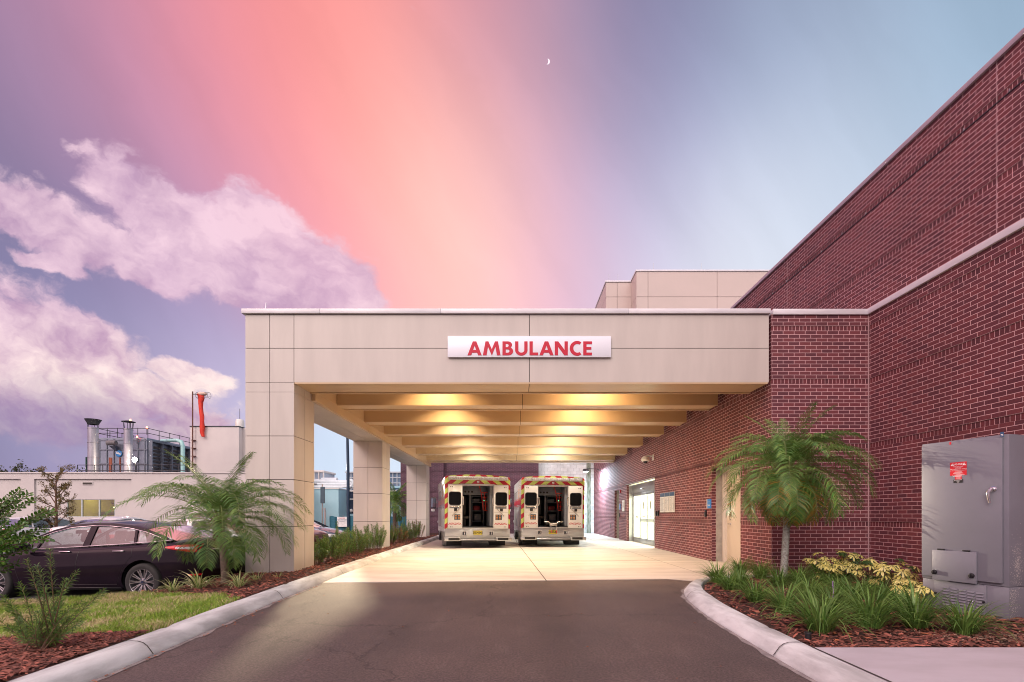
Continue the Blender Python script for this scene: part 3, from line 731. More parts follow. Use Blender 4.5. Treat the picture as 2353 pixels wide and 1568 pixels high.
glass = glassmat('clear_glass', (.97,.98,.96), refl=.0, fk=.22)
sl = MB(); X0 = WX+.10; y0, y1, zt = 17.91, 22.35, 2.60       # automatic sliding entrance
sl.box(X0, X0+.34, y1-.03, y1+.02, 0, zt); sl.box(X0, X0+.34, y0-.02, y0+.03, 0, zt)
xa = X0+.18
sl.box(xa-.02, xa+.16, y0+.03, y1-.03, 2.20, zt-.02, b=.004)
for ym in (22.27, 21.10, 20.0, 19.0, 17.97): sl.box(xa, xa+.06, ym-.05, ym+.02, .0, 2.20, b=.003)
sl.box(xa, xa+.06, y0+.05, y1-.08, .0, .22, b=.003); sl.box(xa, xa+.05, y0+.05, y1-.08, 2.07, 2.199, b=.003)
entr = sl.build('entrance_door', alu, hosp, shift=hs, smooth=30)
entr['label'] = 'glazed aluminium sliding entrance lit from inside'
MB().box(WX-.035, WX+.12, y0-.05, y1+.3, 2.602, 2.612).build('door_flashing', coping, hosp, shift=hs)
for a, b in ((21.12, 22.22), (20.02, 21.05), (19.02, 19.95), (18.0, 18.95)):
    MB().box(xa+.025, xa+.032, a, b, .22, 2.07).build('glass_pane', glass, entr, shift=hs)
frost = mat('frosted_film', (.62,.72,.66), (.58,.68,.62), 4, rough=.5)
mb = MB(); mb.box(xa+.018, xa+.024, 20.03, 21.04, .93, 1.06).cut(); mb.box(xa+.018, xa+.024, 19.03, 19.94, .93, 1.06).cut(); mb.build_each('push_bar', frost, entr, shift=hs)
mb = MB()
for yy in (20.52, 19.48):
    n = 20; mb.prism([(.10*math.cos(2*math.pi*k/n), .19*math.sin(2*math.pi*k/n)) for k in range(n)], .004, 0, TR(xa+.020, yy, 1.62) @ RZ(math.pi/2) @ RX(math.pi/2)).cut()
mb.build_each('oval_decal', mat('olive_decal', (.22,.21,.10), (.30,.28,.16), 30, rough=.6), entr, shift=hs)
mb = MB(); mb.box(xa+.016, xa+.024, 20.25, 20.75, 1.12, 1.16).cut(); mb.box(xa+.016, xa+.024, 19.25, 19.72, 1.12, 1.16).cut(); mb.build_each('warning_decal', mat('red_decal', (.35,.06,.08), rough=.6), entr, shift=hs)
mb = MB(); mb.box(xa+.016, xa+.024, 21.45, 21.85, 1.10, 1.15); mb.build('black_decal', black, entr, shift=hs)
mb = MB(); mb.box(xa-.10, xa-.02, 20.25, 20.65, 2.28, 2.36, b=.02); mb.build('motion_sensor', alu, entr, shift=hs, smooth=40)
# lit vestibule behind it
vest = mat('vestibule_wall', (.80,.80,.70), (.76,.76,.66), 1, rough=.7)
mb = MB()
mb.box(8.4, 8.5, 17.3, 23.2, 0, 2.8); mb.box(xa+.07, 8.4, 17.2, 17.3, 0, 2.8); mb.box(xa+.07, 8.4, 23.2, 23.3, 0, 2.8); mb.box(xa+.07, 8.5, 17.2, 23.3, 2.8, 2.9); mb.box(xa+.07, 8.4, 17.3, 23.2, -.02, .004)
mb.build('vestibule', vest, hosp, shift=hs)
lampm = mat('lit_ceiling_panel', (1,1,1), (1,1,1), emit=(1, 1, .86), estr=11)
mb = MB()
for yy in (18.6, 20.3, 22.0):
    mb.box(6.4, 7.7, yy-.3, yy+.3, 2.77, 2.795).cut()
    L = bpy.data.lights.new('vestibule_lamp', 'AREA'); L.shape = 'RECTANGLE'; L.size = 1.2; L.size_y = .6; L.energy = 150; L.color = (1,.98,.84)
    lo = bpy.data.objects.new('vestibule_lamp', L); COL.objects.link(lo); lo.parent = hosp; lo.location = (7.05-hs.x, yy-hs.y, 2.75)
mb.build_each('ceiling_light', lampm, hosp, shift=hs)

# ---- roof-top volumes of beige panels
pen_p = mat('rooftop_panel', (.56,.47,.43), (.53,.45,.41), .6, rough=.45, bump=.03)
def panel_block(name, lab, x0, x1, y0, y1, z0, z1, xs, zs, ys):
    t = thing(name, lab, 'building block', ((x0+x1)/2, (y0+y1)/2, z0)); sh = t.location
    g = .012
    MB().box(x0+.03, x1, y0+.03, y1, z0, z1-.02).build('backing', groove, t, shift=sh)
    mb = MB(); xs = [x0] + xs + [x1]; zs = [z0] + zs + [z1-.10]; ys = [y0] + ys + [y1]
    for a, b in zip(xs, xs[1:]):
        for c, d in zip(zs, zs[1:]): mb.box(a+g, b-g, y0, y0+.028, c+g, d-g)
    for a, b in zip(ys, ys[1:]):
        for c, d in zip(zs, zs[1:]): mb.box(x0, x0+.028, a+g+.02, b-g, c+g, d-g)
    mb.build('panel', pen_p, t, shift=sh)
    MB().box(x0-.04, x1, y0-.04, y1, z1-.095, z1, b=.01).build('coping', coping, t, shift=sh, smooth=30)
    for q in (.12, .45):
        m = MB(); m.tube([(x0+(x1-x0)*q, y0+.1, z1), (x0+(x1-x0)*q, y0+.1, z1+.45)], .012, 5); m.build('lightning_rod', alu, t, shift=sh)
Yb = 28.0
panel_block('rooftop_tower', 'taller beige panel block behind the canopy roof', 7.06, 15.5, Yb, Yb+8, 5.2, 15.4, [7.74, 11.74], [7.3, 9.1, 10.9, 12.36, 13.84], [Yb+1.2])
panel_block('rooftop_tower', 'lower beige panel block left of the taller rooftop one', 5.54, 7.2, 29.26, 36.5, 5.2, 15.38, [6.22], [7.3, 9.1, 11.1, 12.87, 14.4], [30.6, 33.5])
# ================================================================== CANOPY
can = thing('ambulance_canopy', 'beige panel clad canopy over the ambulance bay with columns', 'canopy', (-4.96, 10.25, 0)); cs_ = can.location
CL, CR = -5.48, 5.135; CBK = 25.35; g = .006
def cladbox(x0, x1, y0, y1, z0, z1, xs=(), ys=(), zs=(), faces='fblrd', m=panel, name='panel', gg=g, th=.02):
    """a dark core wearing separate flat cassettes: f front(-y) b back l left r right d underside"""
    core = MB().box(x0+th, x1-th, y0+th, y1-th, z0+(th if 'd' in faces else 0), z1)
    mb = MB(); X = [x0]+list(xs)+[x1]; Y = [y0]+list(ys)+[y1]; Z = [z0]+list(zs)+[z1]
    for c, d in zip(Z, Z[1:]):
        for a, b in zip(X, X[1:]):
            if 'f' in faces: mb.box(a+gg*(a > x0), b-gg*(b < x1), y0, y0+th, c+gg*(c > z0), d-gg)
            if 'b' in faces: mb.box(a+gg*(a > x0), b-gg*(b < x1), y1-th, y1, c+gg*(c > z0), d-gg)
        for a, b in zip(Y, Y[1:]):
            if 'l' in faces: mb.box(x0, x0+th, a+(gg if a > y0 else th+.001), b-(gg if b < y1 else th+.001), c+gg*(c > z0), d-gg)
            if 'r' in faces: mb.box(x1-th, x1, a+(gg if a > y0 else th+.001), b-(gg if b < y1 else th+.001), c+gg*(c > z0), d-gg)
    return core, mb
colz = [1.0, 1.95, 2.83]
plinth_b = brickmat('plinth_brick', (.16,.06,.06), (.10,.04,.045), (.45,.33,.31))
for y0, lab in ((9.76, 'nearest canopy column, behind the small palm'), (16.3, 'middle canopy column standing in the hedge'), (24.35, 'furthest canopy column beside the left ambulance')):
    top = 3.72
    x0, x1, y1 = -5.43, -4.45, y0+.98
    co, mb = cladbox(x0, x1, y0, y1, .064, top, [(x0+x1)/2], [(y0+y1)/2], colz)
    c = mb.build('column', panel, can, shift=cs_); c['label'] = lab
    co.build('column_core', groove, c, shift=cs_)
    MB().box(x0-.07, x1+.07, y0-.07, y1+.07, .030, .052, b=.004).build('base_flashing', coping, c, shift=cs_)
    w = WB()
    for a, b, n in (((x0-.03, y0-.03), (x1+.03, y0-.03), (0,-1)), ((x1+.03, y0-.03), (x1+.03, y1+.03), (1,0)), ((x1+.03, y1+.03), (x0-.03, y1+.03), (0,1)), ((x0-.03, y1+.03), (x0-.03, y0-.03), (-1,0))): wall(w, a, b, n, -.3, .031)
    w.v = [(a-cs_.x, b-cs_.y, q-cs_.z) for a, b, q in w.v]; w.build('plinth', [plinth_b, rowlock], c)
# fascia: front band with panel joints, left end carries the column pattern upward
co, mb = cladbox(CL+.05, CR, 9.76, 10.56, 3.915, 5.285, [-4.94, -4.45, .304], [], [4.60], faces='fbl')
# the column head on the left goes down to the column
co2, mb2 = cladbox(-5.43, -4.45, 9.7605, 10.74, 3.72, 3.914, [-4.94], [10.25], [], faces='flr')
mb.add(mb2.v, mb2.f); co.add(co2.v, co2.f)
fa = mb.build('fascia', panel, can, shift=cs_); co.build('fascia_core', groove, fa, shift=cs_)
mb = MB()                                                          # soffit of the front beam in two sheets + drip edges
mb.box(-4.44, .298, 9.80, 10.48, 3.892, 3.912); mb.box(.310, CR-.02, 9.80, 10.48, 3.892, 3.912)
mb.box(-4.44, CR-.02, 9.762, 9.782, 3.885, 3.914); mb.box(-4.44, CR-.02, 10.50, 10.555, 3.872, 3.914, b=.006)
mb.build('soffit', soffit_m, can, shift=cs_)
# long side beam on the columns
co, mb = cladbox(-5.43, -4.45, 10.745, CBK, 3.722, 5.285, [], [13.4, 16.3, 20.3, 24.35], [], faces='blrd')
mb.box(-5.409, -4.945, 10.767, CBK-.022, 3.7225, 3.741); mb.box(-4.935, -4.471, 10.767, CBK-.022, 3.7225, 3.741)
sb = mb.build('side_beam', panel, can, shift=cs_); co.build('beam_core', groove, sb, shift=cs_)
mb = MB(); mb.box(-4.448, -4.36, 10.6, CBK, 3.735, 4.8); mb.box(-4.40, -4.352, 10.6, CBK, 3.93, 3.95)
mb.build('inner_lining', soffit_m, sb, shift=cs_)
# cross beams
YB = [11.86, 14.02, 16.15, 18.77, 21.36, 23.94]
for i, yb in enumerate(YB):
    xj = .20 - .02*i
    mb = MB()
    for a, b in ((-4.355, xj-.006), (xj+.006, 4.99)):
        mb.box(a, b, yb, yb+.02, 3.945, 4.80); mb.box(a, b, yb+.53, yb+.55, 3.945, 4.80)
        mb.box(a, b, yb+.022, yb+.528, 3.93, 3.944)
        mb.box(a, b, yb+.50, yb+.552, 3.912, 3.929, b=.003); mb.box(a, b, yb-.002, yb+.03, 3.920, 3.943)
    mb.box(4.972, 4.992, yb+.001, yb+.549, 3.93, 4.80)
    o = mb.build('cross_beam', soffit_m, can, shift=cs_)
    MB().box(-4.35, 4.97, yb+.021, yb+.529, 3.9445, 4.79).build('beam_core', groove, o, shift=cs_)
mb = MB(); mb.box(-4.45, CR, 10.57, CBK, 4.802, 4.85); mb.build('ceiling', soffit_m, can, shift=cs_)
mb = MB(); mb.box(-5.40, CR, 10.6, CBK-.05, 5.0, 5.2); mb.build('roof_deck', groove, can, shift=cs_)
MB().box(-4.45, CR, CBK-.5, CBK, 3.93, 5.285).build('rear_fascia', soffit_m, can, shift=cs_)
mb = MB(); xs = [CL-.01, -3.91, -1.48, 2.3, CR+.02]
for a, b in zip(xs, xs[1:]): mb.box(a+.002, b-.002, 9.71, 10.0, 5.29, 5.385, b=.006)
mb.box(CL-.01, CL+.3, 10.0, CBK, 5.29, 5.383, b=.006)
mb.build('coping', coping, can, shift=cs_, smooth=30)
mb = MB(); mb.tube([(-5.12, 9.95, 5.38), (-5.11, 9.95, 5.60)], .006, 5); mb.build('lightning_rod', alu, can, shift=cs_)

# recessed downlights: two rows
lit_lens = mat('lit_downlight_lens', (1,1,1), (1,1,1), emit=(1, .86, .62), estr=30)
bays = [11.2, 13.2, 15.35, 17.7, 20.3, 22.9]
warm = [(1,.64,.32), (1,.68,.36), (1,.78,.54), (1,.86,.68), (1,.90,.76), (.95,.92,.80)]
for i, yb in enumerate(bays):
    for sx, row in ((-1.86, 'left'), (1.88, 'right')):
        t = thing('ceiling_downlight', 'round recessed downlight in the %s row, bay %s from the front' % (row, ['first','second','third','fourth','fifth','sixth'][i]), 'light', (sx, yb, 4.80), 0, 'downlights in the canopy ceiling')
        m = MB(); m.lathe([(.085,-.04),(.13,-.04),(.13,-.001),(.085,-.001)], 20, close=True); m.build('trim_ring', white_paint, t, smooth=40)
        m = MB(); m.lathe([(.001,-.012),(.084,-.012)], 20); m.build('lens', lit_lens, t)
        L = bpy.data.lights.new('downlight', 'AREA'); L.shape = 'DISK'; L.size = .17; L.energy = [70,74,84,98,108,110][i]; L.color = warm[i]
        L.spread = R(128 if row == 'left' else 152)
        lo = bpy.data.objects.new('downlight_lamp', L); COL.objects.link(lo); lo.parent = t; lo.location = (0, 0, -.05)
# cool wall-pack beyond the last beam, high on the brick wall
t = thing('wall_pack_light', 'bright cool white wall lamp near the block wall', 'light', (WX, 28.4, 3.85))
m = MB(); m.box(-1.15, -.85, -.17, .17, -.10, .06, b=.03); m.build('housing', steel_dark, t, smooth=40)
m = MB(); m.tube([(0,0,-.25),(-.05,0,-.1),(-.3,0,.05),(-.9,0,.08)], .02, 8); m.build('gooseneck_arm', steel_dark, t, smooth=50)
m = MB(); m.box(-1.12, -.88, -.14, .14, -.115, -.101); m.build('lens', mat('cool_lens', (1,1,1), (1,1,1), emit=(.8,.93,1), estr=40), t)
L = bpy.data.lights.new('wall_pack', 'AREA'); L.shape = 'RECTANGLE'; L.size = .12; L.size_y = .3; L.energy = 560; L.color = (.70,.88,1)
lo = bpy.data.objects.new('wall_pack_lamp', L); COL.objects.link(lo); lo.parent = t; lo.location = (-1.0, 0, -.13); lo.rotation_euler = (0, R(-26), 0)

# AMBULANCE sign
sg = thing('ambulance_sign', 'white sign board with red AMBULANCE lettering on the canopy fascia', 'sign', (.304, 9.76, 4.62))
sx0, sx1 = (1028.5-VX)/F*9.70, (1404.5-VX)/F*9.70
MB().box(sx0-.304, sx1-.304, -.055, -.02, -.215, .205, b=.004).build('board', mat('sign_white', (.80,.82,.90), (.78,.80,.88), 2, rough=.35), sg, smooth=30)
mb = MB()
for x in (-1.2, 0, 1.3): mb.box(x-.03, x+.03, -.02, 0, -.15, .15)
mb.build('bracket', alu, sg)
redm = mat('sign_red', (.52,.0,.028), (.50,.0,.03), 2, rough=.4)
glyphs('AMBULANCE', 32.0/F*9.70, redm, sg, ((1217.2-VX)/F*9.70-.304, -.0585, P(0,816.8,9.70).z-4.62), width=286/F*9.70)

# ================================================================== THINGS ON THE SIDE WALL
navy = mat('navy_print', (.02,.06,.14), (.03,.08,.18), 3, rough=.35)
boardw = mat('notice_white', (.72,.70,.68), (.70,.68,.66), 2, rough=.35)
inkm = mat('printed_ink', (.10,.12,.16), rough=.6)
bluem = mat('sign_blue', (.02,.20,.62), (.03,.23,.66), 2, rough=.3)
for k in range(3):
    y1 = 17.14 - k*.525; y0 = y1 - .505
    t = thing('notice_board', ['white notice panel with navy top, nearest the sliding entrance', 'white notice panel with navy top, middle of the three', 'white notice panel with navy top, furthest from the sliding entrance'][k], 'notice', (WX, (y0+y1)/2, 1.65), 0, 'notice panels beside the entrance')
    w = .2525; MB().box(-.03, -.012, -w, w, -.335, .335, b=.004).build('panel', boardw, t)
    MB().box(-.012, -.0, -w+.05, w-.05, -.3, .3).build('mount', alu, t)
    MB().box(-.0325, -.0302, -w+.004, w-.004, .20, .331).build('header', navy, t)
    m = MB(); rr = random.Random(k)
    z = .155
    while z > -.27:
        if k == 0: m.box(-.0322, -.0302, w-.05-.40*rr.uniform(.6, 1), w-.05, z-.008, z)
        else:
            m.box(-.0322, -.0302, .03, .03+.17*rr.uniform(.5, 1), z-.008, z); m.box(-.0322, -.0302, -.21, -.21+.15*rr.uniform(.5, 1), z-.008, z)
        z -= .030
    m.build('text_lines', inkm, t)
t = thing('room_sign', 'blue door sign left of the near service door', 'sign', (WX, 12.87, 1.53))
MB().box(-.022, -.001, -.135, .135, -.125, .125, b=.004).build('plate', bluem, t)
m = MB(); m.box(-.0245, -.0225, .085, .128, -.12, .12); m.box(-.0245, -.0225, -.125, .08, .045, .050); m.box(-.0245, -.0225, -.125, .08, -.02, -.016); m.box(-.0245, -.0225, -.09, .05, -.055, -.043); m.build('white_marks', boardw, t)
def reader(y, z, lab, d=1):
    t = thing('card_reader', lab, 'card reader', (WX, y, z), 0, 'card readers on the brick wall')
    MB().box(-.045*d, -.001, -.055, .055, -.095, .095, b=.018).build('body', black, t, smooth=40)
    MB().box(-.047*d, -.0445*d, -.03, .03, .05, .065).build('indicator', mat('red_indicator', (.4,.02,.02), rough=.4), t)
reader(13.08, 1.27, 'black card reader below the blue door sign')
reader(17.62, 1.29, 'black card reader closest to the sliding entrance'); reader(17.38, 1.29, 'black card reader between entrance and notice panels')
reader(23.75, 1.22, 'black card reader beside the far service door')
t = thing('room_sign', 'small blue sign beside the far service door', 'sign', (WX, 23.72, 1.62)); MB().box(-.02, -.001, -.09, .09, -.14, .14, b=.004).build('plate', bluem, t)
t = thing('wall_notice', 'white framed notice between far door and sliding entrance', 'notice', (WX, 22.98, 1.65)); MB().box(-.02, -.001, -.24, .24, -.26, .26, b=.005).build('board', boardw, t)
MB().box(-.0225, -.0203, -.17, .17, -.08, .19).build('picture', mat('faded_print', (.45,.36,.34), (.60,.55,.55), 12, rough=.5), t)
t = thing('fire_alarm_horn', 'red alarm horn beside the top of the far door', 'alarm', (WX, 23.55, 2.36)); MB().box(-.06, -.001, -.06, .06, -.08, .08, b=.015).build('housing', mat('alarm_red', (.45,.01,.02), rough=.35), t, smooth=40)
MB().box(-.085, -.0605, -.03, .03, -.03, .03, b=.01).build('strobe', glassmat('strobe_lens', (.9,.9,.95), .2), t)
t = thing('outlet_cover', 'small grey outlet cover low on the far brick wall', 'outlet', (WX, 26.1, .62)); MB().box(-.03, -.001, -.04, .04, -.08, .08, b=.008).build('cover', alu, t)
t = thing('wall_outlet', 'pale hose outlet plate beside the near service door', 'outlet', (WX, 10.75, 1.42)); MB().box(-.04, -.001, -.04, .04, -.06, .06, b=.012).build('plate', alu, t)
t = thing('security_camera', 'white dome security camera bracketed on the brick wall', 'camera', (WX, 18.05, 3.36))
m = MB(); m.box(-.02, 0, -.07, .07, -.10, .12, b=.008); m.tube([(-.01,0,.05),(-.16,0,.07),(-.26,0,.05)], .028, 10); m.build('bracket', white_paint, t, smooth=40)
m = MB(); m.lathe([(.001,.10),(.05,.10),(.10,.07),(.155,.0),(.16,-.06),(.13,-.10),(.001,-.10)], 24, 0, TR(-.30,0,-.04)); m.build('housing', white_paint, t, smooth=40)
m = MB(); m.sphere((-.30,0,-.14), .085, 18, sc=(1,1,.9)); m.build('dome', mat('smoked_dome', (.01,.012,.02), rough=.05), t, smooth=60)

# ================================================================== FAR WALLS BEHIND THE BAY
fw = thing('brick_wing', 'dark brick wing closing the back of the bay', 'building', (-1.5, 31, 0)); fs = fw.location
wing_b = brickmat('wing_brick', (.085,.035,.055), (.055,.026,.042), (.22,.14,.18)); wing_r = brickmat('wing_rowlock', (.06,.022,.035), (.045,.018,.030), (.15,.10,.13), w=.0743, h=.1016, offset=0.0)
w = WB(); wall(w, (-7.3, 31.0), (1.55, 31.0), (0,-1), -.3, 7.2, [1.05, 2.6, 3.9, 4.95, 6.2]); wall(w, (-7.3, 40), (-7.3, 31.0), (-1,0), -.3, 7.2, [1.05, 2.6, 3.9, 4.95, 6.2])
wall(w, (-5.25, 30.7), (-4.5, 30.7), (0,-1), -.3, 7.2, [1.05, 2.6, 3.9, 4.95, 6.2]); wall(w, (-4.5, 30.7), (-4.5, 31), (1,0), -.3, 7.2); wall(w, (-5.25, 31), (-5.25, 30.7), (-1,0), -.3, 7.2)
w.v = [(a-fs.x, b-fs.y, q) for a, b, q in w.v]; w.build('wall', [wing_b, wing_r], fw)
MB().box(-7.35, 1.55, 30.6, 40, 7.2, 7.3).build('coping', coping, fw, shift=fs)
cmu = brickmat('old_block', (.62,.66,.66), (.50,.55,.56), (.34,.38,.39), w=.42, h=.21, ms=.008, rough=.85, stain=.5)
bw = thing('block_wall', 'stained pale concrete block wall right of the ambulances', 'wall', (3.4, 32, 0)); fs = bw.location
w = WB(); wall(w, (1.55, 31.6), (WX+.02, 31.6), (0,-1), -.3, 7.2); wall(w, (1.55, 31.0), (1.55, 31.6), (1, 0), -.3, 7.2)
w.v = [(a-fs.x, b-fs.y, q) for a, b, q in w.v]; w.build('wall', [cmu, cmu], bw)
algae = mat('algae_stain', (.10,.13,.08), (.32,.36,.32), 4, rough=.9, bump=.3, stretch=(3,3,.6))
m = MB(); rows = []
for i in range(25):
    z = i*.26; a = 4.72+.10*mnoise.noise(Vector((0,0,z*1.5))); rows.append([(a, 31.594, z), (5.0+.05*mnoise.noise(Vector((3,0,z*2))), 31.594, z)])
m.grid([r_[::-1] for r_ in rows]); m.build('algae_streak', algae, bw, shift=fs)
m = MB(); m.box(4.05, 4.62, 31.55, 31.59, 0, 2.35, b=.01); d = m.build('door', mat('pale_green_door', (.60,.66,.62), (.52,.58,.55), 3, rough=.6), bw, shift=fs)
m = MB()
for z in (.3, 1.2, 2.1): m.box(4.6, 4.66, 31.53, 31.56, z, z+.12).cut()
m.build_each('hinge', alu, d, shift=fs)
# ================================================================== VEHICLES
def carpaint(name, c, flake=.0, metal=.0, rough=.25):
    return mat(name, c, tuple(v*.9 for v in c), 3, rough=rough, metal=metal, coat=1.0, spec=.5)
car_glass = glassmat('car_glass', (.55,.62,.62), refl=.08)
dark_glass = glassmat('dark_car_glass', (.10,.11,.12), refl=.10)
interior_m = mat('dark_seat_fabric', (.035,.030,.034), (.05,.045,.05), 20, rough=.8)
red_lens = mat('red_lens', (.75,.008,.015), (.62,.006,.012), 30, rough=.12, coat=1)
clear_lens = mat('clear_lens', (.75,.75,.78), (.5,.5,.55), 60, rough=.12, coat=1)
rim_m = mat('alloy_rim', (.55,.53,.54), (.48,.46,.48), 8, rough=.25, metal=.9)
plate_w = mat('plate_white', (.70,.72,.68), rough=.4)

def boolean_cut(o, cutters):
    for c in cutters:
        md = o.modifiers.new('cut', 'BOOLEAN'); md.operation = 'DIFFERENCE'; md.object = c; md.solver = 'EXACT'
    bpy.context.view_layer.update()
    me = bpy.data.meshes.new_from_object(o.evaluated_get(bpy.context.evaluated_depsgraph_get()))
    o.modifiers.clear(); old = o.data; o.data = me; bpy.data.meshes.remove(old)
    for c in cutters: bpy.data.objects.remove(c)
    return o

def wheel(car, x, y, side, r=.33, w=.225, spokes=10, split=True, detail=1):
    """side=+1: outer face towards +y. car-local axle position"""
    M = TR(x, y, r) @ (RX(-math.pi/2) if side > 0 else RX(math.pi/2))   # lathe z -> outward
    t = MB(); h = w/2; ri = r*.715
    t.lathe([(ri,-h),(r*.9,-h),(r*.975,-h*.82),(r,-h*.5),(r,h*.5),(r*.975,h*.82),(r*.93,h*.98),(r*.80,h),(ri,h*.93),(ri,-h)], 48, 0, M)
    tyre = t.build('tyre', rubber, car, smooth=50)
    m = MB()
    m.lathe([(ri,-h*.6),(ri*1.005,h*.90),(ri*.985,h*.97),(ri*.95,h*.93),(ri*.93,h*.6),(ri*.90,-h*.6)], 48, 0, M)
    hz = h*.72
    m.lathe([(.001,hz+.012),(r*.085,hz+.012),(r*.10,hz),(r*.20,hz-.004),(r*.21,hz-.03),(.001,hz-.03)], 24, 0, M)
    n = spokes
    for k in range(n):
        for dd in ((-.045, .045) if split else (0,)):
            a = 2*math.pi*k/n + dd*(1.0 if not split else 1.6)
            a1 = a + (dd*.6 if split else 0)
            p0 = Vector((math.cos(a)*r*.17, math.sin(a)*r*.17, hz-.012)); p1 = Vector((math.cos(a1)*ri*.95, math.sin(a1)*ri*.95, h*.80))
            m.tube([p0, (p0*.5+p1*.5)+Vector((0,0,.004)), p1], [.0085 if split else .016, .0095 if split else .018, .0125 if split else .022], 6, 0, M)
    m.build('rim', rim_m, tyre, smooth=45)
    d = MB(); d.lathe([(.001,-h*.2),(ri*.93,-h*.2)], 32, 0, M); d.lathe([(r*.24,-h*.1),(r*.52,-h*.1),(r*.52,-h*.15)], 32, 0, M)
    d.build('brake_disc', steel_dark, tyre)
    if detail:
        c = MB(); c.lathe([(.001,hz+.016),(r*.075,hz+.016)], 20, 0, M)
        for k in range(5):
            a = 2*math.pi*k/5+.3; c.lathe([(.001,.012),(.011,.012),(.012,0)], 10, 0, M @ TR(math.cos(a)*r*.15, math.sin(a)*r*.15, hz-.002))
        c.build('hub_cap', mat('hub_dark_blue', (.02,.03,.07), rough=.3) if 'hub_dark_blue' not in MATS else MATS['hub_dark_blue'], tyre)
    return tyre

class CarShape:
    """half-width, bottom, top tables along x (0 = rear bumper, L = nose)"""
    prof = [(0.0,.90),(.06,.955),(.18,.985),(.38,1.0),(.58,.998),(.74,.985),(.86,.962),(.94,.93),(.985,.885),(1.0,.83)]
    def __init__(s, st): s.st = st
    def at(s, x):
        st = s.st
        if x <= st[0][0]: return st[0][1:]
        for a, b in zip(st, st[1:]):
            if x <= b[0]:
                t = (x-a[0])/(b[0]-a[0]); return tuple(a[i]+(b[i]-a[i])*t for i in range(1, len(a)))
        return st[-1][1:]
    def side(s, x, z, off=0.0):
        w, zb, zt = s.at(x)[:3]; t = max(0, min(1, (z-zb)/(zt-zb)))
        return w*interp(s.prof, t) + off
    def ring(s, x):
        w, zb, zt, cr = s.at(x)
        h = [(0, zb), (w*.55, zb)] + [(w*f, zb+(zt-zb)*t) for t, f in s.prof] + [(w*.60, zt+cr*.6), (w*.3, zt+cr*.92), (0, zt+cr)]
        full = [(x, -y, z) for y, z in h] + [(x, y, z) for y, z in reversed(h[1:-1])]
        return full
    def body(s, mb, xs, m=0):
        rows = [s.ring(x) for x in xs]; mb.grid(rows, m, closed=True)
        n = len(rows[0]); mb.add(rows[0], [tuple(reversed(range(n)))], m); mb.add(rows[-1], [tuple(range(n))], m)

